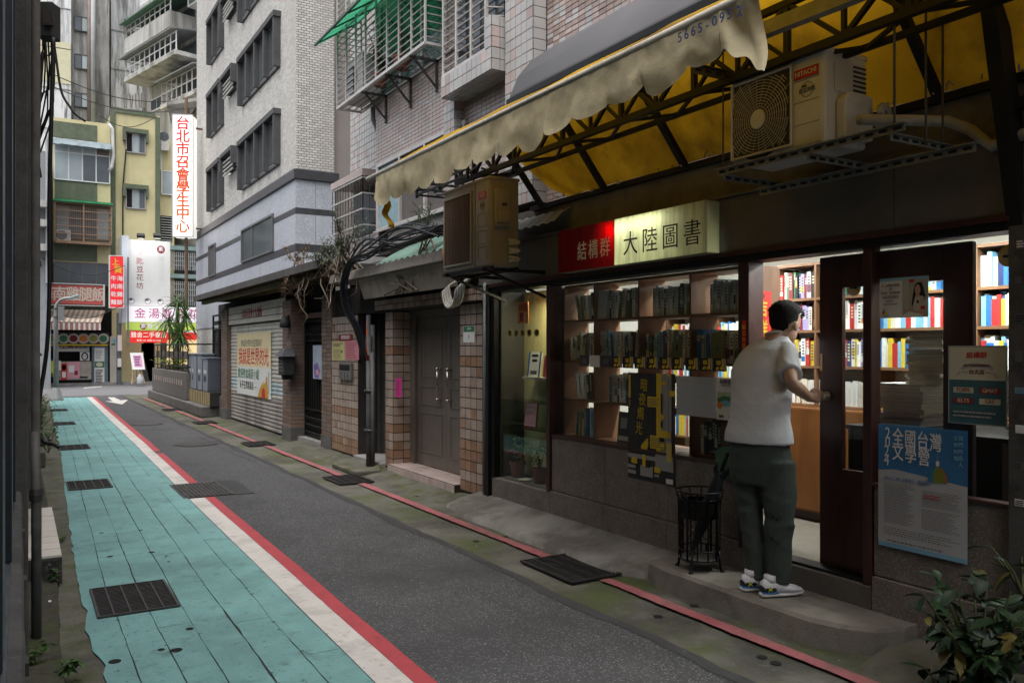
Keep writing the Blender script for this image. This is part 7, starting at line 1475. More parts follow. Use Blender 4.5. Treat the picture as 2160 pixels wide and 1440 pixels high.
# doorway area below: grey wall with graffiti, easel board, water jug
fbox_ = lambda *a: fbox(*a)
w = thing('grey_door_wall', F(290, 808, YF), 'dark grey doorway wall with pale marks under the glowing red sign', 'wall'); fbox('wall', mat('smudged_grey', (.12, .118, .112), .8, var=.3, scale=2), 256, 300, 722, 808, YF + .05, YF + .29, w); fbox('red_couplet', I['r'], 298, 303, 724, 742, YF, YF + .04, w); m = MB(); m.add([F(300, 808, YF - .3), F(316, 808, YF - .3), F(306, 762, YF), F(300, 762, YF)], [(0, 1, 2, 3)]); m.build('leaning_board', UDK, w, solid=.03)
box('yellow_pier', YLW, fx(303), fx(325), YF, YF + .29, .1, fz(722), w)
t = thing('easel_board', F(290, 812, 37.5), 'white board with pink notice standing on a wooden easel at the far kerb', 'easel'); Ys = 37.5
sh = Sheet('board', None, None, V((fx(274, Ys), Ys, fz(744, Ys))), (fx(301, Ys) - fx(274, Ys), 0, 0), V((.08, -.12, fz(780, Ys) - fz(744, Ys))), I['w'], None, .03, t); sh.rect(.2, .85, .15, .85, ink('notice_magenta', (.62, .3, .5))); sh.lines(.28, .78, .2, .8, 6, I['k'], 3, .6)
m = MB(); zb_ = .1; 
for xa_, xb_ in ((281, 278), (297, 304)): m.bar(F(xa_, 780, Ys), V((fx(xb_, Ys), Ys - .1, zb_)), .05)
m.bar(F(281, 798, Ys), F(301, 798, Ys), .04); m.bar(V((fx(290, Ys), Ys + .1, fz(760, Ys))), V((fx(290, Ys), Ys + .5, zb_)), .04); m.build('easel', mat('easel_wood', (.36, .27, .17), .7), t)
t = thing('water_jug', (fx(296, 37.2), 37.2, .1), 'clear plastic water jug on the kerb at the foot of the easel', 'jug'); m = MB(); m.lathe([(0, 0), (.11, 0), (.12, .03), (.12, .26), (.05, .34), (.045, .40), (0, .40)], (fx(295, 37.2), 37.2, .1), 14); m.build('bottle', mat('jug_plastic', (.55, .58, .62), .2, var=.05, bump=0, trans=.4), t, smooth=True)
t = thing('rusty_panel', F(238, 812, YF - .4), 'tall rust streaked white panel standing between the eatery and the doorway', 'panel'); fbox('panel', mat('rusty_white_panel', (.50, .47, .41), .7, var=.15, scale=3, streak=1, dirt=((.25, .12, .06), .7, 2, .5)), 232, 246, 709, 808, YF - .45, YF - .38, t); fbox('sticker', I['lb'], 238, 244, 714, 722, YF - .46, YF - .452, t); fbox('sticker', I['g'], 235, 243, 724, 728, YF - .46, YF - .452, t)
t = thing('utility_post', F(250, 808, YF - .5), 'grey post with white boxes and black bands beside the rusty panel', 'post'); m = MB(); m.tube([F(251, 811, YF - .6), F(251, 660, YF - .6)], .10, 10); m.build('pole', MATS['sign_post'], t); fbox('box', I['w'], 248, 257, 706, 740, YF - .75, YF - .71, t); fbox('box', I['w'], 248, 256, 756, 774, YF - .75, YF - .71, t); fbox('band', I['k'], 247, 256, 775, 780, YF - .75, YF - .71, t)
# scooter half hidden by the lamp post
sc = thing('scooter', F(100, 806, 39), 'dark scooter with a yellow green body parked beside the eatery counter', 'scooter'); p = F(101, 808, 39); sx = p.x; SB = mat('scooter_yellow', (.30, .36, .03), .4, var=.1, bump=0)
for d, yy in ((-.05, 38.5), (.0, 39.7)):
    m = MB()
    for k in range(18): a, b_ = 2 * pi * k / 18, 2 * pi * (k + 1) / 18; m.bar((sx + d, yy + .2 * cos(a), .32 + .2 * sin(a)), (sx + d, yy + .2 * cos(b_), .32 + .2 * sin(b_)), .09)
    m.lathe([(0, -.03), (.15, -.03), (.15, .03), (0, .03)], (sx + d, yy, .32), 12, 'x'); m.build('wheel', UDK, sc)
m = MB(); m.slab([(sx - .15, 38.75, .38), (sx - .15, 39.9, .42), (sx - .15, 39.95, .75), (sx - .15, 39.2, .80), (sx - .15, 38.95, .5), (sx - .15, 38.8, .48)], (.3, 0, 0)); m.slab([(sx - .18, 38.45, .55), (sx - .18, 38.75, .38), (sx - .18, 38.85, .45), (sx - .18, 38.62, 1.05), (sx - .18, 38.5, 1.05)], (.36, 0, 0)); m.build('body', SB, sc, bevel=.03)
m = MB(); m.slab([(sx - .14, 39.05, .80), (sx - .14, 39.9, .78), (sx - .14, 39.95, .9), (sx - .14, 39.1, .9)], (.28, 0, 0)); m.build('seat', UDK, sc, bevel=.03); m = MB(); m.bar((sx - .32, 38.62, 1.08), (sx + .32, 38.62, 1.08), .05); m.bar((sx, 38.6, .9), (sx, 38.62, 1.08), .08); m.build('handlebar', UDK, sc)
# street lamp at the end of the lane
lp = onZ(118, 845); t = thing('street_lamp', lp, 'grey street lamp with curved arm at the end of the teal lane', 'street lamp'); LG = mat('lamp_grey', (.26, .265, .26), .5, .4, var=.15, scale=4)
m = MB(); m.lathe([(.21, 0), (.21, .04), (.17, .12), (.13, .30), (.10, .36), (.085, .40)], lp, 14); m.build('base', LG, t, smooth=True)
d = lp.x * SN + lp.y * CS; lz = lambda y: onD(118, y, d).z; ap_ = lambda x, y: onD(x, y, d)
m = MB(); m.tube([lp + V((0, 0, .38)), V((lp.x, lp.y, lz(660))), V((lp.x, lp.y, lz(648))), ap_(121, 640), ap_(127, 633), ap_(137, 629), ap_(150, 628)], [.075, .06, .055, .05, .045, .04, .035], 10); m.build('pole', LG, t, smooth=True)
m = MB(); a, c = ap_(147, 629), ap_(167, 623); m.bar(a, c, .16, .06); m.build('lamp_head', mat('lamp_head', (.30, .38, .38), .4, .3, var=.1), t, bevel=.02); m = MB(); m.bar(a + V((0, 0, -.04)), c + V((0, 0, -.04)), .12, .02); m.build('lens', mat('lamp_lens', (.5, .55, .52), .2, bump=0), t)
b_ = ap_(127, 676); e = ap_(131, 646); m = MB(); m.box(lp.x + .05, lp.x + .22, lp.y - .1, lp.y + .05, b_.z, e.z); m.build('sign_box', LG, t)
for z in (lz(652), lz(670)): m = MB(); m.lathe([(.08, 0), (.08, .03)], (lp.x, lp.y, z), 12); m.build('clamp', M_['iron'], t)

gco = 'overhead cables across the far end of the alley'
for k, (x0_, y0_, x1_, y1_, Y_) in enumerate(((96, 150, 420, 208, 33), (100, 178, 420, 228, 33), (90, 545, 262, 560, 37), (92, 650, 262, 640, 37.4), (205, 240, 330, 246, 38))):
    a, c = onY(x0_, y0_, Y_), onY(x1_, y1_, Y_); m = MB(); m.tube([a.lerp(c, t_) - V((0, 0, .5 * sin(pi * t_))) for t_ in [j / 12 for j in range(13)]], .016, 5)
    tag(m.build('cable', M_['cable'], None, smooth=True), ['upper of two black cables sagging before the blackened tower', 'lower of two black cables sagging before the blackened tower', 'black cable strung over the red eatery signboard', 'black cable strung below the red eatery signboard', 'short black cable over the yellow building roof'][k], 'cable', gco)
q = random.Random(33)
for (x, y, Y_, lab) in ((348, 300, YF + .3, 'grey outdoor unit on the yellow wing wall beside the drip pipe'), (392, 492, YF + .4, 'grey outdoor unit under the vertical signboard by the galleries')):
    u = thing('outdoor_unit', F(x, y, Y_), lab, 'air conditioner'); fbox('body', MATS['unit_white'], x - 9, x + 9, y - 24, y, Y_, Y_ + .28, u); m = MB(); m.lathe([(0, -.01), (.2, -.008), (.21, 0)], F(x - 2, y - 12, Y_ - .002), 16, 'y'); m.build('fan_grille', FPD, u)
m = MB()
for k in range(9): x = 262 + k * 6; m.tube([F(x, 196 + q.uniform(-6, 6), 41), F(x + q.uniform(-3, 3), 228, 41)], .03, 5)
tag(m.build('roof_clutter', mat('roof_scrap', (.16, .15, .14), .8, var=.4), None), 'scrap poles and pipes standing on the yellow building roof', 'scrap')
# ================================================================== OLD WALL ON THE CAMERA'S SIDE
lw = thing('old_wall_building', (-2, 8, 0), 'old building at the alley edge with dark steel window frames over a weathered timber sill', 'building')
OLD = mat('old_dark_timber', (.075, .07, .068), .85, var=.35, scale=8, bump=.5, bscale=40, streak=1, dirt=[((.30, .29, .28), .55, 9, .62), ((.025, .025, .024), .6, 3, .5)])
OLW = mat('old_wall_render', (.10, .10, .10), .9, var=.3, scale=4, bump=.4, streak=1, dirt=((.2, .2, .195), .4, 5, .58))
STF = mat('dark_blue_steel', (.02, .026, .034), .4, .4, var=.25, scale=5, bump=.05, dirt=((.10, .12, .14), .25, 12, .6))
box('wall', OLW, -6, -.05, -6, 4.85, 0, .84, lw); box('wall', OLW, -6, -.05, -6, 4.85, 3.4, 7.5, lw); box('wall', OLW, -6, -.04, 4.85, 26, 0, 5.0, lw); box('wall', OLW, -6, -.05, -6, .9, .84, 3.4, lw)
box('window_pane', mat('dark_teal_glass', (.02, .045, .05), .06, var=.3, scale=1, bump=0, spec=.7), -.048, -.044, .9, 4.85, .86, 3.4, lw)
for a, c, x in ((1.95, 2.3, -.028), (2.95, 3.4, -.018), (4.1, 4.45, -.012)): box('window_stile', STF, -.043, x, a, c, .90, 3.4, lw, bevel=.004)
m = MB(); m.box(-.043, -.022, .9, 4.6, .86, .898); m.build('window_rail', mat('pale_steel', (.11, .125, .14), .35, .5, var=.3, scale=9), lw)
m = MB(); rows = []
for k in range(60): y = .7 + 4.1 * k / 59; e = .004 * noise.noise((y * 5, 0, 0)); rows.append([V((-.05, y, .858)), V((.006 + e, y, .855 + e)), V((.012 + e, y, .842)), V((.012 + e, y, .795 + e)), V((-.049, y, .79))])
m.grid(rows); m.build('timber_sill', OLD, lw); box('wall_skirt', OLD, -.049, -.004, .7, 4.85, 0, .789, lw)
for y in (2.2, 3.0, 3.8): box('sill_cleat', M_['iron'], -.02, .02, y, y + .06, .80, .83, lw)
box('timber_post', OLD, -.039, .040, 4.72, 5.05, 0, 7, lw, bevel=.01); box('timber_post', OLD, -.039, .062, 5.6, 5.9, .9, 6.5, lw, bevel=.01)
m = MB(); m.tube([(.078, 4.98, .0), (.078, 4.98, .80), (.078, 5.02, .88), (.074, 5.25, 1.08)], .024, 8); m.build('drain_pipe', mat('old_iron_pipe', (.09, .085, .08), .7, .3, var=.3, scale=14, bump=.3, dirt=((.28, .27, .26), .5, 16, .6)), lw, smooth=True); m = MB(); m.lathe([(.03, 0), (.034, .03), (.03, .06)], (.078, 4.98, .76), 10); m.build('pipe_collar', M_['iron'], lw)
box('far_wall_strip', OLW, -.04, .10, 9.5, 12.0, 0, 4.0, lw); box('far_wall_strip', OLW, -.04, .15, 12.5, 26, 0, 3.0, lw)
# riser pipes with ties, meter box and its cables
rs = thing('riser_pipes', (.12, 7.6, 0), 'weathered vertical conduit pipes strapped to the old wall', 'pipe')
CP = mat('weathered_conduit', (.13, .12, .112), .8, var=.3, scale=8, bump=.3, streak=1, dirt=((.3, .29, .28), .5, 6, .6))
for (x, y, r, zt) in ((.105, 7.0, .030, 6.2), (.112, 7.5, .030, 6.2), (.125, 7.9, .024, 3.9), (.13, 8.4, .018, 6.2)): m = MB(); m.tube([(x + .006 * noise.noise((zz, x * 30, 0)), y, zz) for zz in [0.02 + (zt - .02) * k / 12 for k in range(13)]], r, 8); m.build('pipe', CP, rs, smooth=True)
for z in (.9, 1.5, 2.2, 2.9, 3.5, 4.3): m = MB(); m.tube([(.06, 7.2, z), (.135, 7.2, z + .01), (.15, 7.5, z)], .008, 5); m.build('strap', M_['cable'], rs)
mb_ = thing('meter_box', onD(100, 85, 6.9), 'black cable junction box hung on the riser pipes, with cables looping under it', 'junction box'); a = onD(84, 84, 6.9); c = onD(120, 10, 6.9)
m = MB(); m.obox((a + c) / 2, V((CS, -SN, 0)), V((SN, CS, 0)), (0, 0, 1), .135, .14, c.z - a.z); m.build('case', UDK, mb_, bevel=.01); m = MB(); m.obox((a + c) / 2 + V((0, -.09, 0)), V((CS, -SN, 0)), V((SN, CS, 0)), (0, 0, 1), .08, .03, .12); m.build('cover', M_['iron'], mb_)
q = random.Random(2)
for k in range(9):
    s_ = a + V((q.uniform(-.05, .12), q.uniform(-.1, .1), q.uniform(0, .3))); e = onD(75 + q.random() * 10, q.uniform(110, 330), 6.9 + q.random() * .4); md = (s_ + e) / 2 + V((q.uniform(-.02, .08), 0, -q.uniform(.05, .25))); m = MB(); m.tube([s_, s_.lerp(md, .6) + V((.01, 0, -.02)), md, md.lerp(e, .5), e], .007, 5); m.build('cable_loop', M_['cable'], mb_, smooth=True)
def cable(pts, r, label, d0, n=6, name='cable', group=None, m_=None):
    P = [onD(x, y, (d0 if len(q_) == 0 else q_[0])) for x, y, *q_ in pts]
    sm = []
    for i in range(len(P) - 1):
        p0, p1, p2, p3 = P[max(i - 1, 0)], P[i], P[i + 1], P[min(i + 2, len(P) - 1)]
        for k in range(5): t_ = k / 5; sm.append(.5 * ((2 * p1) + (p2 - p0) * t_ + (2 * p0 - 5 * p1 + 4 * p2 - p3) * t_ ** 2 + (3 * p1 - p0 - 3 * p2 + p3) * t_ ** 3))
    sm.append(P[-1]); m = MB(); m.tube(sm, r, n); return tag(m.build(name, m_ or M_['cable'], None, smooth=True), label, 'cable', group)
cable([(113,80),(110,180),(107,300),(104,420),(104,520),(104,620),(100,720),(93,780),(85,830),(81,880),(84,915),(95,932),(112,936),(126,944)], .016, 'thick black cable hanging from the junction box down to the lane', 6.6)
cable([(112,80),(118,120),(124,165),(130,195),(138,212),(145,222),(158,240),(180,256)], .010, 'thin black cable sagging from the junction box towards the far roof', 7.2); cable([(90,110,6.9),(84,200,6.9),(77,330,6.9),(74,500,6.9),(76,700,6.9),(74,900,6.9),(72,1000,6.9)], .014, 'black cable clipped along the weathered riser pipes', 6.9)
# kerbside lumps: tiled block, dark block
t = thing('tiled_block', (.12, 7.1, 0), 'low block with a pale tiled top beside the teal lane', 'block')
box('block', mat('black_pebble_block', (.045, .043, .04), .95, var=.4, scale=20, bump=.9, bscale=50, speck=((.16, .15, .14), 70, .9)), -.04, .245, 6.18, 8.1, -.02, .186, t, bevel=.015)
tiles(t, (.005, 6.185, .187), (1, 0, 0), (0, 1, 0), .24, 1.91, .24, .21, .005, lambda i, j, q: mat('pale_floor_tile', (.55, .50, .45), .5, var=.06, scale=4, bump=.03, rand=.05, dirt=((.3, .25, .2), .4, 8, .6)), True, proud=.014, seed=3)
box('mossy_block', M_['mossy'], -.03, .30, 12.4, 14.0, 0, .20, None, .02); tag(bpy.data.objects['mossy_block'], 'mossy dark concrete block at the edge of the teal lane, beyond the tiled block', 'block')
box('stone_block', M_['darkcon'], -.03, .26, 14.3, 16.2, 0, .30, None, .02); tag(bpy.data.objects['stone_block'], 'grey stone block against the old wall past the mossy block', 'block')
for (x, y, s_, lab, sd) in ((.07, 4.55, .12, 'bright weed with broad leaves at the foot of the old wall', 1), (.20, 4.35, .06, 'tiny weed on the mossy ledge by the broad leaved weed', 2)):
    plant('weed', (x, y, .05), lab, 'weed', 5, s_ * .9, s_ * .8, 8, .055, .024, LEAF, sd, droop=.6)
plant('weed', (.19, 6.16, .03), 'small green sprig growing out in front of the tiled block', 'weed', 3, .10, .03, 9, .045, .016, LEAF, 5); plant('weed', (.30, 7.6, .0), 'creeping weed between the tiled block and the lane', 'weed', 4, .05, .08, 6, .03, .015, LEAF, 6)
plant('weed', (.35, 13.2, .1), 'leafy weed clump by the hanging cable end', 'weed', 9, .45, .25, 10, .09, .04, LEAF, 7); plant('weed', (.28, 16.5, .1), 'tall green weeds at the far end of the old wall', 'weed', 12, .6, .3, 12, .1, .04, LEAF, 8); plant('weed', (.3, 20, .05), 'green weeds along the old wall near the lamp post', 'weed', 14, .6, .4, 12, .1, .04, LEAF, 9)
m = MB(); m.box(.148, .163, 5.55, 5.575, .07, .074); tag(m.build('paper_scrap', M_['paper']), 'white paper scrap on the dark ledge', 'litter')
# ================================================================== UMBRELLA STAND, UMBRELLA, PLANTS, CABLES
bx_, by_ = 3.765, 3.975; bz = .135
t = thing('umbrella_stand', (bx_, by_, bz), 'black wrought iron basket stand on the entrance step', 'umbrella stand'); BKI = mat('wrought_iron', (.012, .011, .011), .45, .5, var=.3, scale=20, bump=.15, dirt=((.05, .03, .02), .4, 14, .62))
def ringz(mb, r, z, th, n=28): mb.tube([(bx_ + r * cos(2 * pi * k / n), by_ + r * sin(2 * pi * k / n), z) for k in range(n + 1)], th, 6, False)
for r, z, th in ((.152, .505, .006), (.134, .455, .005), (.130, .135, .005), (.128, .075, .005)): m = MB(); ringz(m, r, bz + z, th); m.build('hoop', BKI, t, smooth=True)
for k in range(12):
    a = 2 * pi * k / 12 + .2; c, s_ = cos(a), sin(a); m = MB(); m.tube([(bx_ + .128 * c, by_ + .128 * s_, bz + .07), (bx_ + .130 * c, by_ + .130 * s_, bz + .3), (bx_ + .133 * c, by_ + .133 * s_, bz + .45), (bx_ + .152 * c, by_ + .152 * s_, bz + .505)], .0055 if k % 3 else .008, 6); m.build('upright', BKI, t, smooth=True)
for a in (.46, 2.03, 3.6, 5.2):
    m = MB(); c, s_ = cos(a), sin(a); m.tube([(bx_ + .128 * c, by_ + .128 * s_, bz + .13), (bx_ + .135 * c, by_ + .135 * s_, bz + .06), (bx_ + .14 * c, by_ + .14 * s_, bz + .02), (bx_ + .155 * c, by_ + .155 * s_, bz + .008)], .009, 6); m.lathe([(0, 0), (.016, 0), (.014, .012), (0, .014)], (bx_ + .15 * c, by_ + .15 * s_, bz), 8)
    for j in range(3): m.tube([(bx_ + .131 * cos(a + .2 * sin(w_)), by_ + .131 * sin(a + .2 * sin(w_)), bz + .16 + j * .09 + .045 * (1 - cos(w_))) for w_ in [2 * pi * k / 8 for k in range(9)]], .003, 4, False)
    m.build('foot', BKI, t, smooth=True)
m = MB(); m.lathe([(0, .055), (.115, .055), (.128, .08), (.124, .08), (.112, .062), (0, .062)], (bx_, by_, bz), 26); m.build('drip_tray', mat('tray_grey', (.20, .20, .20), .4, .5, var=.3, scale=20), t, smooth=True)
m = MB(); m.lathe([(.128, .445), (.124, .37), (.112, .33), (.108, .33), (.12, .37), (.124, .445)], (bx_, by_, bz), 26); m.build('inner_rim', BKI, t, smooth=True)
u = thing('umbrella', (bx_, by_, bz + .07), 'dark folded umbrella leaning out of the iron basket stand', 'umbrella'); A = V((bx_ - .035, by_ + .045, bz + .075)); B = onD(1535, 955, 5.33); d = (B - A).normalized(); L = (B - A).length
UMB = mat('navy_umbrella', (.012, .015, .022), .6, var=.3, scale=20, bump=.3, bscale=90)
m = MB(); m.tube([A, A + d * .06, A + d * .2, A + d * .36, A + d * .50, A + d * .56, A + d * .58], [.006, .016, .036, .044, .038, .03, .012], 16); m.v = [tuple(V(p) + V((1, 0, 0)) * .004 * sin(atan2((V(p) - A).cross(d).y, (V(p) - A).cross(d).x) * 8)) for p in m.v]; m.build('canopy', UMB, u, smooth=True)
m = MB()
for k in range(7): a = k * .9; e = A + d * (.5 + .02 * (k % 3)); o_ = d.orthogonal().normalized(); o2 = d.cross(o_); w_ = o_ * cos(a) + o2 * sin(a); m.add([e + w_ * .03, e + w_ * .055 + d * .05 + o_ * .012, e + w_ * .04 + d * .09, e + w_ * .02 + d * .04], [(0, 1, 2, 3)])
m.build('fabric_flaps', UMB, u, solid=.003); m = MB(); m.tube([A + d * .56, B], .008, 8); m.tube([B - d * .12, B], .012, 8); m.build('shaft', M_['black'], u, smooth=True)
# green translucent board seen behind the umbrella
t = thing('green_tray', onX(1528, 975, 3.955), 'round edged translucent green board leaning on the stone panel behind the umbrella', 'board'); p = onX(1530, 965, 3.962)
m = MB(); pts = [p + V((0, .09 * cos(a), .14 * sin(a) if sin(a) < 0 else .075 * sin(a))) for a in [2 * pi * k / 24 for k in range(24)]]; m.slab([tuple(v) for v in pts], (.004, 0, 0)); m.build('board', mat('green_translucent', (.09, .21, .12), .3, var=.2, scale=12, bump=0, trans=.3), t)
# potted plants in the niche
plant('potted_plant', (4.14, 6.86, .313), 'pale leaved plant in a terracotta pot in the lit niche, away from the window', 'plant', 5, .28, .10, 9, .062, .034, LEAFY, 51, 'potted plants in the niche', (.075, .15), droop=.7)
plant('potted_plant', (4.12, 6.43, .313), 'darker leaved plant in a terracotta pot in the lit niche, by the window post', 'plant', 5, .27, .10, 9, .06, .032, mat('leaf_pale', (.14, .2, .07), .5, var=.4, scale=18, bump=0, trans=.3), 52, 'potted plants in the niche', (.07, .14), droop=.7)
t = thing('saucer', (4.10, 6.63, .313), 'small pale saucer on the niche floor between the two pots', 'saucer'); m = MB(); m.lathe([(0, 0), (.05, .0), (.065, .012), (.05, .008), (0, .006)], (4.08, 6.63, .3135), 16); m.build('dish', I['cr'], t)
# big leaved plant at the near corner of the shop: every large leaf a part
def leaf_plant(base, label, seed, n, hgt, spread, L, w, mats, group=None):
    q = random.Random(seed); t = thing('leafy_plant', base, label, 'plant', group); b = V(base); st = MB(); protos = []
    for mt in mats:
        m = MB(); leafmesh(m, (0, 0, 0), (1, 0, 0), 1.0, .42, .35); me = bpy.data.meshes.new('leaf'); me.from_pydata(m.v, [], m.f); me.materials.append(mt); me.polygons.foreach_set('use_smooth', [True] * len(me.polygons)); protos.append(me)
    stems = []
    for i in range(max(5, n // 9)):
        a = q.random() * 6.28; e = b + V((cos(a) * spread * q.uniform(.2, 1), sin(a) * spread * q.uniform(.2, 1), hgt * q.uniform(.45, 1))); md = b.lerp(e, .5) + V((0, 0, .1 * hgt)); pts = [b, b.lerp(md, .6), md, md.lerp(e, .6), e]; st.tube(pts, [.009, .008, .006, .005, .003], 5); stems.append(pts)
    st.build('stem', mat('green_stem', (.06, .07, .025), .7, bump=0), t)
    for k in range(n):
        pts = q.choice(stems); tt = q.uniform(.25, 1) * 3.999; i = int(tt); p = pts[i].lerp(pts[i + 1], tt - i); a = q.random() * 6.28; el = q.uniform(-.7, .6)
        o = bpy.data.objects.new('leaf', protos[0 if q.random() < .85 else q.randrange(len(protos))]); COL.objects.link(o); o.parent = t; WL[o.name] = b; s_ = L * q.uniform(.6, 1.25); o.location = p - b; o.rotation_euler = (q.uniform(-.6, .6), -el, a); o.scale = (s_, s_ * w, s_)
    return t
lm_ = [mat('corner_leaf', (.013, .034, .011), .5, var=.35, scale=12, bump=.1, bscale=50, trans=.15), mat('corner_leaf_pale', (.026, .055, .014), .42, var=.35, scale=12, bump=.1, trans=.2), mat('corner_leaf_yellow', (.16, .13, .03), .5, var=.4, scale=14, bump=0, trans=.3)]
leaf_plant((3.60, 2.06, .0), 'dark bushy plant with broad leaves at the shop corner, closest to the camera', 61, 290, .58, .36, .095, 1.15, lm_)
leaf_plant((3.40, 2.05, .0), 'low trailing leaves spilling onto the kerb in front of the bushy corner plant', 62, 60, .18, .28, .10, 1.4, lm_)
leaf_plant((3.86, 2.02, .45), 'few long leaves reaching in front of the stickered pillar', 63, 8, .22, .16, .13, .7, lm_)
# oleander and dry vines over the eaves
def oleander(base, label, seed, twigs, spread, hgt, lw=(.10, .014), mt=LEAFG, hang=0):
    q = random.Random(seed); t = thing('oleander', base, label, 'plant'); b = V(base); st = MB(); lf = MB(); fl = MB()
    for i in range(twigs):
        a = q.random() * 6.28; h = hgt * q.uniform(.3, 1.1); e = b + V((cos(a) * spread[0] * q.random(), sin(a) * spread[1] * q.uniform(-1, 1), h if q.random() > hang else -h * 1.2)); md = b.lerp(e, .5) + V((q.uniform(-.08, .08), q.uniform(-.12, .12), .08)); s0 = b + V((q.uniform(-.3, .3) * spread[0], q.uniform(-.7, .7) * spread[1], 0)); pts = [s0, s0.lerp(md, .6), md, md.lerp(e, .5), e]; st.tube(pts, [.012, .009, .007, .005, .003], 5)
        for k in range(26):
            tt = q.uniform(.35, 1) ** .7 * 3.999; j = int(tt); p = pts[j].lerp(pts[j + 1], tt - j); a2 = q.random() * 6.28; el = q.uniform(-.3, 1.0); leafmesh(lf, p, (cos(a2) * cos(el), sin(a2) * cos(el), sin(el)), lw[0] * q.uniform(.6, 1.2), lw[1], q.uniform(0, .5))
    st.build('branches', BARK, t); stuff(lf.build('foliage', mt, t)); return t
oleander((3.62, 11.0, 2.52), 'grey green oleander sprouting thickly over the eave between the two buildings', 71, 26, (.35, .9), .55)
oleander((3.64, 10.2, 2.54), 'tall oleander tuft above the cable bundle', 72, 14, (.25, .45), .75, (.12, .015))
oleander((3.70, 8.0, 2.56), 'sparse oleander sprigs on the concrete eave under the big window', 73, 6, (.2, .55), .5, (.13, .016)); oleander((3.68, 8.6, 2.17), 'dry sprigs growing along the tiled lintel', 74, 9, (.1, .7), .22, (.06, .011))
oleander((3.58, 12.3, 2.74), 'dry brownish foliage hanging from the thin canopy edge', 75, 18, (.25, .7), .38, (.09, .014), mat('dry_leaf', (.16, .10, .06), .7, var=.5, scale=30, bump=0, trans=.2), hang=.55)
m = MB(); q = random.Random(14)
for k in range(16):
    y = q.uniform(9.9, 13.2); p = V((3.56 + q.uniform(-.06, .1), y, 2.55 + q.uniform(0, .2))); pts = [p]
    for j in range(5): p = p + V((q.uniform(-.08, .08), q.uniform(-.22, .22), q.uniform(-.22, .06))); pts.append(p)
    m.tube(pts, [.009, .009, .008, .007, .005, .003], 5)
tag(m.build('dry_vine', mat('dry_stem', (.23, .18, .13), .9, var=.3, scale=10), None, smooth=True), 'tangle of bare dry vine stems hanging from the eaves above the gate', 'vine')
# cable bundle: over the eave and down the pole in front of the second doorway
gcb = 'black cables bundled over the eave and down the doorway'
for k in range(14):
    dy = (k % 4) * .03 + q.uniform(-.05, .05); dx = (k // 4) * .02 + q.uniform(-.03, .03); top = [(3.56 - dx, 7.1 + q.uniform(-.1, .2), 2.66 + q.uniform(-.03, .08)), (3.55 - dx, 8.2, 2.72 + q.uniform(-.1, .16)), (3.55 - dx, 9.2, 2.70 + q.uniform(-.12, .14)), (3.54 - dx, 9.75 + dy, 2.58 + .03 * (k % 3)), (3.53 - dx, 9.98 + dy, 2.35), (3.58 - dx, 10.02 + dy, 2.05), (3.70 - dx, 9.97 + dy, 1.8), (3.80 - dx, 9.93 + dy * .6, 1.4)]
    sm = []
    P = [V(p) for p in top]
    for i in range(len(P) - 1):
        p0, p1, p2, p3 = P[max(i - 1, 0)], P[i], P[i + 1], P[min(i + 2, len(P) - 1)]
        for j in range(4): t_ = j / 4; sm.append(.5 * ((2 * p1) + (p2 - p0) * t_ + (2 * p0 - 5 * p1 + 4 * p2 - p3) * t_ ** 2 + (3 * p1 - p0 - 3 * p2 + p3) * t_ ** 3))
    sm.append(P[-1]); m = MB(); m.tube(sm, q.choice([.006, .008, .011, .014]), 6); tag(m.build('cable', M_['cable'] if k % 5 else mat('blue_cable', (.014, .02, .04), .5, bump=0), None, smooth=True), 'black cable in the thick bundle over the eave and down the doorway', 'cable', gcb)
t = thing('cable_pole', (3.86, 9.95, 0), 'grey cable conduits with orange tape standing before the second doorway', 'pole')
for (dx, dy, r, zt) in ((0, .06, .03, 1.98), (-.03, -.02, .036, 1.72), (.03, .0, .028, 1.85), (.0, -.07, .026, 1.5)): m = MB(); m.tube([(3.84 + dx, 9.98 + dy, 0), (3.84 + dx, 9.97 + dy, zt * .5), (3.83 + dx, 9.96 + dy, zt)], r, 10); m.build('conduit', mat('conduit_grey', (.10, .10, .105), .6, var=.3, scale=6, bump=.1, dirt=((.25, .24, .22), .4, 8, .6)), t, smooth=True)
OT = mat('orange_tape', (.55, .10, .02), .5, bump=0)
for dx, dy, z0, z1, r in ((-.03, -.02, 1.40, 1.66, .0375), (0, .06, 1.55, 1.9, .0315)): m = MB(); m.tube([(3.832 + dx, 9.965 + dy, z0), (3.832 + dx, 9.965 + dy, z1)], r, 10); m.build('orange_tape', OT, t, smooth=True)
for z in (.5, 1.0): m = MB(); m.tube([(3.836, 9.97, z), (3.836, 9.97, z + .03)], .085, 12); m.build('band', M_['iron'], t, smooth=True)
t = thing('orange_stub', onX(941, 550, 3.55), 'short orange plastic pipe stub at the near end of the concrete eave', 'pipe'); p = onX(940, 555, 3.56); m = MB(); m.tube([p, p + V((0, 0, .13)), p + V((.03, 0, .16))], .035, 10); m.build('pipe', mat('dull_orange_pipe', (.36, .17, .08), .6), t, smooth=True)
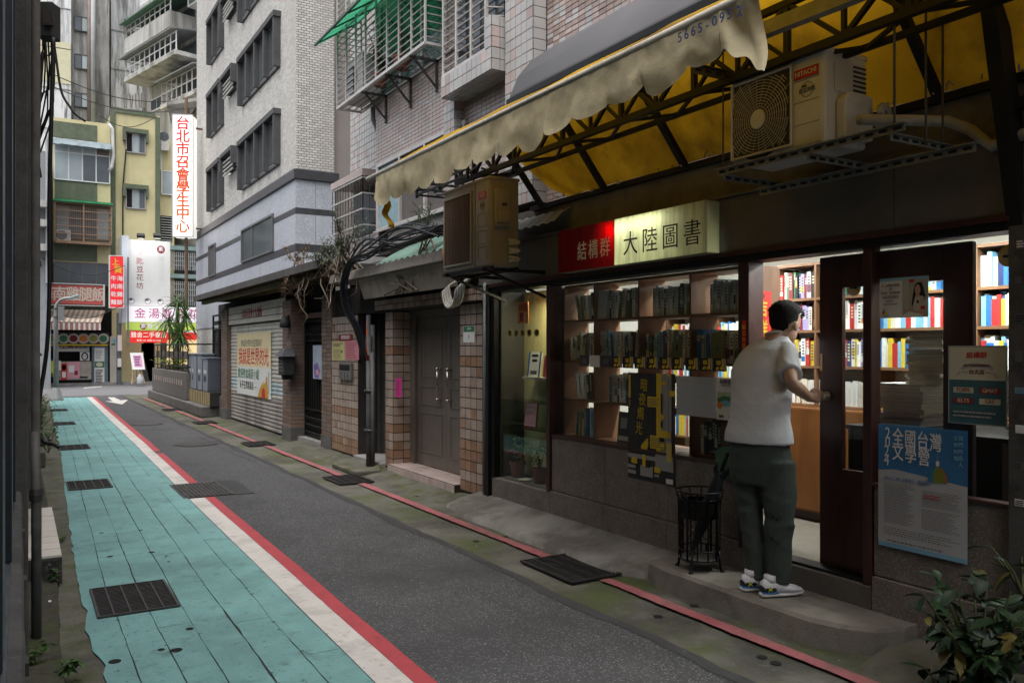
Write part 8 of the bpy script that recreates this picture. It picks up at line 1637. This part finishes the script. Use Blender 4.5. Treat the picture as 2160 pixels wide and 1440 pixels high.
# ================================================================== THE MAN AT THE DOOR
FV, RV, UV = V((SN, CS, 0)), V((CS, -SN, 0)), V((0, 0, 1))
def loft(mb, rings, n=20):
    """rings: (centre, half-axis vector a, half-axis vector b)"""
    vs = []
    for c, a, b in rings: vs += [V(c) + V(a) * cos(2 * pi * k / n) + V(b) * sin(2 * pi * k / n) for k in range(n)]
    m = len(rings); fs = [(i * n + k, i * n + (k + 1) % n, (i + 1) * n + (k + 1) % n, (i + 1) * n + k) for i in range(m - 1) for k in range(n)]
    fs += [tuple(range(n - 1, -1, -1)), tuple(range((m - 1) * n, m * n))]; return mb.add(vs, fs)
def limb(mb, pts, rs, n=14, flat=1.0, ax=None):
    """a rounded limb; sections follow a smooth curve through the joints"""
    P = [V(p) for p in pts]; C = []; Rr = []
    for i in range(len(P) - 1):
        p0, p1, p2, p3 = P[max(i - 1, 0)], P[i], P[i + 1], P[min(i + 2, len(P) - 1)]
        for k in range(5): t = k / 5; C.append(.5 * ((2 * p1) + (p2 - p0) * t + (2 * p0 - 5 * p1 + 4 * p2 - p3) * t ** 2 + (3 * p1 - p0 - 3 * p2 + p3) * t ** 3)); Rr.append(rs[i] + (rs[i + 1] - rs[i]) * t)
    C.append(P[-1]); Rr.append(rs[-1])
    return mb.tube(C, Rr, n)
def ellipsoid(mb, c, fx_, sx_, ux_, n=16, m=10):
    c = V(c); rings = []
    for i in range(1, m): th = pi * i / m; rings.append((c - V(ux_) * cos(th), V(fx_) * sin(th), V(sx_) * sin(th)))
    return loft(mb, rings, n)
def remesh(name, mb, voxel, mt, parent, smooth=6, disp=None):
    me = bpy.data.meshes.new('tmp'); me.from_pydata(mb.v, [], mb.f); o = bpy.data.objects.new('tmp', me); COL.objects.link(o)
    r = o.modifiers.new('r', 'REMESH'); r.mode = 'VOXEL'; r.voxel_size = voxel
    if smooth: s_ = o.modifiers.new('s', 'SMOOTH'); s_.iterations = smooth; s_.factor = .5
    dg = bpy.context.evaluated_depsgraph_get(); dg.update(); m2 = bpy.data.meshes.new_from_object(o.evaluated_get(dg)); bpy.data.objects.remove(o)
    m2.name = name; m2.materials.clear(); m2.materials.append(mt); m2.polygons.foreach_set('use_smooth', [True] * len(m2.polygons))
    o0 = WL[parent.name]
    for v in m2.vertices:
        p = v.co.copy()
        if disp: p = p + v.normal * disp(p)
        v.co = p - o0
    m2.update(); o = bpy.data.objects.new(name, m2); COL.objects.link(o); o.parent = parent; WL[o.name] = o0; return o
SKIN = mat('skin', (.36, .215, .145), .55, var=.1, scale=20, bump=.08, bscale=300, spec=.35); HAIR = mat('black_hair', (.010, .009, .008), .75, var=.4, scale=60, bump=.8, bscale=200, spec=.15)
SHIRT = mat('white_tshirt', (.55, .56, .585), .9, var=.05, scale=8, bump=.25, bscale=160); PANT = mat('dark_olive_trousers', (.040, .050, .043), .85, var=.2, scale=10, bump=.25, bscale=180)
ph = radians(35); g_ = FV * cos(ph) + RV * sin(ph); wv = RV * cos(ph) - FV * sin(ph)
foot = V((3.74, 3.38, .135))
man = thing('person', foot, 'man in white T-shirt, dark trousers and white trainers reaching for the shop door knob', 'person')
D = lambda x, y, d: onD(x, y, d)
sh_r, el_r, wr_r = D(1659, 741, 4.95), D(1671, 808, 4.70), D(1706, 838, 4.80)
sh_l, el_l, wr_l = D(1574, 758, 5.10), D(1563, 822, 5.16), D(1588, 868, 5.32)
hc = D(1657, 684, 5.06); hf = radians(54); hd = (FV * cos(hf) + RV * sin(hf) - UV * .22).normalized(); hs_ = hd.cross(UV).normalized(); hu = hs_.cross(hd).normalized()
b = MB()
tor = [(1604, 945, 4.86, .118), (1603, 905, 4.88, .122), (1604, 860, 4.91, .130), (1605, 815, 4.95, .140), (1609, 775, 4.98, .150), (1618, 748, 5.00, .128), (1628, 726, 5.02, .07)]
loft(b, [(D(x, y, d), wv * a, g_ * a * .58) for x, y, d, a in tor])
limb(b, [D(1626, 728, 5.02), D(1640, 708, 5.04), hc - hu * .03], [.056, .051, .056])
limb(b, [sh_r.lerp(sh_l, .22), sh_r.lerp(sh_l, .05)], [.045, .045]); limb(b, [sh_l.lerp(sh_r, .22), sh_l.lerp(sh_r, .05)], [.045, .045])
ellipsoid(b, hc + hu * .025 - hd * .008, hd * .106, hs_ * .082, hu * .092); ellipsoid(b, hc + hd * .022 - hu * .045, hd * .068, hs_ * .060, hu * .072)
ellipsoid(b, hc + hd * .096 - hu * .022, hd * .020, hs_ * .014, hu * .024, 10, 6); ellipsoid(b, hc + hd * .086 - hu * .066, hd * .014, hs_ * .024, hu * .012, 10, 6); ellipsoid(b, hc + hd * .082 - hu * .098, hd * .018, hs_ * .024, hu * .018, 10, 6); ellipsoid(b, hc + hd * .086 + hu * .018, hd * .014, hs_ * .05, hu * .012, 10, 6)
for s_ in (1, -1): ellipsoid(b, hc + hs_ * s_ * .083 - hd * .008 - hu * .018, hd * .017 + hs_ * s_ * .006, hs_ * s_ * .008 - hd * .004, hu * .032, 12, 8)
limb(b, [sh_r, sh_r.lerp(el_r, .5) + UV * .005, el_r, el_r.lerp(wr_r, .45), wr_r], [.048, .043, .037, .038, .025]); limb(b, [sh_l, sh_l.lerp(el_l, .5), el_l, el_l.lerp(wr_l, .45), wr_l], [.052, .047, .040, .040, .027])
# right hand: palm, four fingers and thumb closing on the knob
kn = V((4.016, 3.225, 1.275)); hdv = (kn - wr_r); hl = hdv.length; hdv.normalize(); hup = (UV - hdv * hdv.z).normalized(); hn = hdv.cross(hup).normalized()
pc = wr_r + hdv * min(.05, hl * .45); kc = wr_r + hdv * min(.088, hl * .7)
loft(b, [(wr_r - hdv * .01, hup * .026, hn * .019), (pc, hup * .036, hn * .017), (kc, hup * .040, hn * .014), (kc + hdv * .006, hup * .036, hn * .010)], 14)
for i, (off, L, cu) in enumerate(((.030, .9, .015), (.011, 1.0, .004), (-.009, .95, -.010), (-.027, .8, -.022))):
    k0 = kc + hup * off; tip = kn + UV * cu + V((-.012 - .004 * i, .004 * (i - 1.5), 0)); mid = k0.lerp(tip, .5) + V((-.018, .0, .012 - .006 * i)); limb(b, [k0 - hdv * .012, k0 + hdv * .01, mid, tip], [.0095, .0092, .0085, .0072], 8)
tb_ = pc + hup * .030 + V((-.006, 0, .004)); limb(b, [tb_ - hdv * .02, tb_ + hdv * .02 + UV * .012, kn + UV * .03 + V((-.02, .01, 0)), kn + UV * .022 + V((-.004, -.002, 0))], [.012, .0105, .0095, .008], 8)
# relaxed left hand
ld = (wr_l - el_l).normalized(); lu = (UV - ld * ld.z).normalized(); ln_ = ld.cross(lu)
loft(b, [(wr_l - ld * .01, lu * .026, ln_ * .018), (wr_l + ld * .05, lu * .036, ln_ * .016), (wr_l + ld * .09, lu * .040, ln_ * .013)], 14)
for i, (off, L) in enumerate(((.03, .07), (.011, .08), (-.009, .074), (-.027, .058))):
    k0 = wr_l + ld * .085 + lu * off; limb(b, [k0, k0 + ld * L * .4 + ln_ * .004, k0 + ld * L * .75 + ln_ * .018, k0 + ld * L * .9 + ln_ * .034], [.0095, .009, .0085, .007], 8)
limb(b, [wr_l + ld * .03 + lu * .03, wr_l + ld * .06 + lu * .05 + ln_ * .01, wr_l + ld * .085 + lu * .052 + ln_ * .022], [.012, .0105, .008], 8)
for leg in (((1576, 950, 4.92), (1581, 1040, 4.90), (1586, 1090, 4.88), (1593, 1160, 4.87), (1596, 1222, 4.87)), ((1634, 950, 4.80), (1642, 1040, 4.78), (1643, 1095, 4.76), (1643, 1160, 4.77), (1641, 1232, 4.77))): limb(b, [D(*p) for p in leg], [.066, .060, .05, .045, .038])
body = remesh('body', b, .0062, SKIN, man, 3)
# face details
for s_ in (1, -1):
    m = MB(); ellipsoid(m, hc + hd * .084 + hs_ * s_ * .031 - hu * .002, hd * .010, hs_ * .013, hu * .008, 10, 6); m.build('eye', mat('eye_dark', (.03, .02, .015), .2, var=0, bump=0), man, smooth=True)
    m = MB(); m.tube([hc + hd * .094 + hs_ * s_ * .014 + hu * .024, hc + hd * .094 + hs_ * s_ * .032 + hu * .029, hc + hd * .082 + hs_ * s_ * .05 + hu * .024], [.004, .0045, .003], 6); m.build('eyebrow', HAIR, man, smooth=True)
# hair: short at the sides, longer on top
m = MB(); nu, nv = 48, 26; vs = []; keep = {}
qh = random.Random(4)
hcc = hc + hu * .025 - hd * .008
for j in range(nv + 1):
    th = pi * j / nv
    for i in range(nu):
        a = 2 * pi * i / nu; f, s_, u = cos(a) * sin(th), sin(a) * sin(th), cos(th)
        top = max(0, min(1, (u + .05) * 1.6)); thick = .004 + .022 * top + .006 * noise.noise((f * 5, s_ * 5, u * 5)) * top + .005 * noise.noise((f * 14, s_ * 14, u * 14)) * top
        vs.append(hcc + hd * f * (.107 + thick) + hs_ * s_ * (.083 + thick * .8) + hu * u * (.093 + thick)); keep[len(vs) - 1] = (u > (-.93 if f < -.35 else (-.30 if f < .12 else .30 + .25 * f))) and not (abs(s_) > .78 and u < -.15 and -.25 < f)
fs = [(j * nu + i, j * nu + (i + 1) % nu, (j + 1) * nu + (i + 1) % nu, (j + 1) * nu + i) for j in range(nv) for i in range(nu)]
m.add(vs, [f for f in fs if all(keep[i] for i in f)])
for k in range(900):
    a, th = qh.random() * 6.28, qh.random() ** .6 * 1.25; f, s_, u = cos(a) * sin(th), sin(a) * sin(th), cos(th); p = hcc + hd * f * .126 + hs_ * s_ * .098 + hu * u * .112; dv = (hd * (f + .5) + hs_ * s_ + hu * (u + .1)).normalized(); w_ = dv.orthogonal().normalized() * .0035; w2 = dv.cross(w_)
    L = qh.uniform(.006, .020); m.add([p + w_, p - w_ * .5 + w2 * .8, p - w_ * .5 - w2 * .8, p + dv * L], [(0, 1, 3), (1, 2, 3), (2, 0, 3)])
m.build('hair', HAIR, man, smooth=True, solid=0)
# T-shirt
s = MB()
kq = 1 / .888 / 361
rg_ = [(1600, 933, 4.862, 65), (1601, 915, 4.868, 64), (1602, 887, 4.88, 58), (1604, 850, 4.905, 57), (1604, 815, 4.945, 57.5), (1605, 780, 4.975, 57.5), (1610, 757, 5.0, 54), (1618, 737, 5.01, 47), (1628, 721, 5.03, 37), (1635, 709, 5.04, 23)]
loft(s, [(D(x, y, d), wv * hw * kq, g_ * hw * kq * .60) for x, y, d, hw in rg_], 28)
limb(s, [sh_r + (sh_l - sh_r) * .12 + UV * .01, sh_r + UV * .004, sh_r.lerp(el_r, .42), sh_r.lerp(el_r, .72)], [.056, .059, .062, .066], 16); limb(s, [sh_l + (sh_r - sh_l) * .12, sh_l, sh_l.lerp(el_l, .45), sh_l.lerp(el_l, .86)], [.054, .057, .056, .058], 16)
def ridge(x, y, z): return (1 - abs(noise.noise((x, y, z))) * 1.6)
def folds(p):
    q = p - foot; a = q.dot(RV); f = q.dot(FV); z = q.z; low = max(0, min(1, (1.3 - z) * 2.2)); side = max(0, min(1, (a + .03) * 6))
    d = .007 * noise.noise((a * 6, z * 2, f * 5)) + .010 * low * (ridge(a * 7 - z * 2.2, z * 1.1, f * 4) - .6) * (.45 + .9 * side)
    d += .009 * (ridge(a * 5 + z * 6.5, z * 3.2 - a * 4, 7) - .6) * max(0, 1 - abs(z - 1.17) * 3.2) * (.4 + side)
    return d + .004 * (ridge(a * 13 + z * 5, z * 7, 3) - .6)
remesh('t_shirt', s, .0085, SHIRT, man, 5, folds)
m = MB(); cc = D(1635, 706, 5.045); m.tube([cc + (RV * .9 + g_ * .1) * .062 * cos(t_) + (FV * .9 - UV * .25) * .058 * sin(t_) + UV * .004 for t_ in [2 * pi * k / 20 for k in range(21)]], .007, 6); m.build('collar', SHIRT, man, smooth=True)
# trousers
s = MB(); hipc = D(1603, 940, 4.86)
loft(s, [(D(1602, 922, 4.865), wv * .160, g_ * .100), (D(1603, 950, 4.86), wv * .180, g_ * .112), (D(1606, 985, 4.85), wv * .188, g_ * .12), (D(1608, 1020, 4.845), wv * .182, g_ * .115)], 24)
limb(s, [D(1574, 975, 4.92), D(1580, 1035, 4.90), D(1585, 1088, 4.88), D(1591, 1150, 4.87), D(1594, 1190, 4.87), D(1595, 1219, 4.87)], [.094, .082, .067, .063, .060, .056], 18)
limb(s, [D(1637, 975, 4.80), D(1642, 1035, 4.78), D(1643, 1090, 4.76), D(1643, 1150, 4.77), D(1642, 1195, 4.77), D(1641, 1229, 4.77)], [.108, .100, .084, .075, .071, .066], 18)
def pf(p):
    q = p - foot; a = q.dot(RV); f = q.dot(FV); z = q.z; k = max(0, 1 - abs(z - .42) * 4.5) + max(0, 1 - z * 5) + .3
    return .011 * k * (ridge(a * 4 + z * 3, z * 13, f * 5) - .55) + .007 * (ridge(a * 5 + z * 6, z * 3 - a * 3, 8) - .6) + .004 * noise.noise((a * 14, z * 6, 2))
remesh('trousers', s, .0095, PANT, man, 4, pf)
# trainers
SHW = mat('trainer_white', (.55, .54, .56), .6, var=.1, scale=30, bump=.1); SHK = mat('trainer_black', (.02, .02, .024), .6, bump=0); SHBL = mat('trainer_blue', (.03, .13, .32), .5, bump=0); NEON = mat('neon_yellow', (.62, .66, .04), .5, bump=0); SOLE = mat('sole_grey', (.50, .49, .47), .6, var=.1, scale=20, bump=0)
def shoe(heel, dv):
    h = V(heel); d = V(dv).normalized(); s_ = UV.cross(d).normalized(); rgs = lambda L: [(h + d * x + UV * z, s_ * w, UV * hh) for x, w, z, hh in L]
    m = MB(); loft(m, rgs([(-.002, .014, .05, .028), (.006, .030, .058, .040), (.04, .037, .064, .046), (.085, .040, .062, .043), (.13, .045, .048, .030), (.18, .050, .041, .023), (.225, .046, .036, .018), (.252, .028, .031, .011), (.262, .010, .028, .006)]), 16); up = m.build('shoe', SHW, man, smooth=True)
    m = MB(); loft(m, rgs([(-.006, .022, .016, .014), (.01, .036, .016, .015), (.07, .040, .016, .015), (.14, .046, .015, .0135), (.19, .052, .016, .012), (.24, .044, .018, .0105), (.268, .018, .020, .007)]), 14); m.build('sole', SOLE, up, smooth=True)
    m = MB(); loft(m, rgs([(-.0045, .020, .050, .020), (.008, .0325, .050, .027), (.04, .0395, .052, .030), (.066, .0415, .05, .022), (.075, .041, .046, .010)]), 16); m.build('heel_panel', SHK, up, smooth=True)
    m = MB(); loft(m, rgs([(-.0055, .021, .030, .007), (.008, .0345, .030, .007), (.05, .041, .029, .0065), (.09, .0425, .028, .004)]), 16); m.build('blue_line', SHBL, up, smooth=True)
    for sd in (1, -1):
        o_ = h + s_ * sd * .0415 + UV * .052 + d * .032; m = MB()
        for flip in (1, -1): m.tube([o_ + d * (-.013) + UV * (.012 * flip), o_ + d * (-.006) + UV * (.003 * flip), o_ + d * .006 + UV * (.003 * flip), o_ + d * .013 + UV * (.012 * flip)], .0022, 5)
        m.build('emblem', NEON, up, smooth=True)
    m = MB(); m.tube([h + d * .10 + UV * .104 - s_ * .02, h + d * .10 + UV * .108, h + d * .10 + UV * .104 + s_ * .02], .006, 6); m.tube([h + d * .125 + UV * .082 - s_ * .02, h + d * .125 + UV * .084 + s_ * .02], .004, 5); m.build('laces', NEON, up)
    m = MB(); m.tube([h + d * .055 + UV * .085, h + d * .055 + UV * .125], [.036, .034], 12); m.build('sock', SHW, up, smooth=True)
shoe((3.635, 3.335, .1345), (.965, -.26, 0)); shoe((3.625, 3.475, .1345), (.96, -.28, 0))
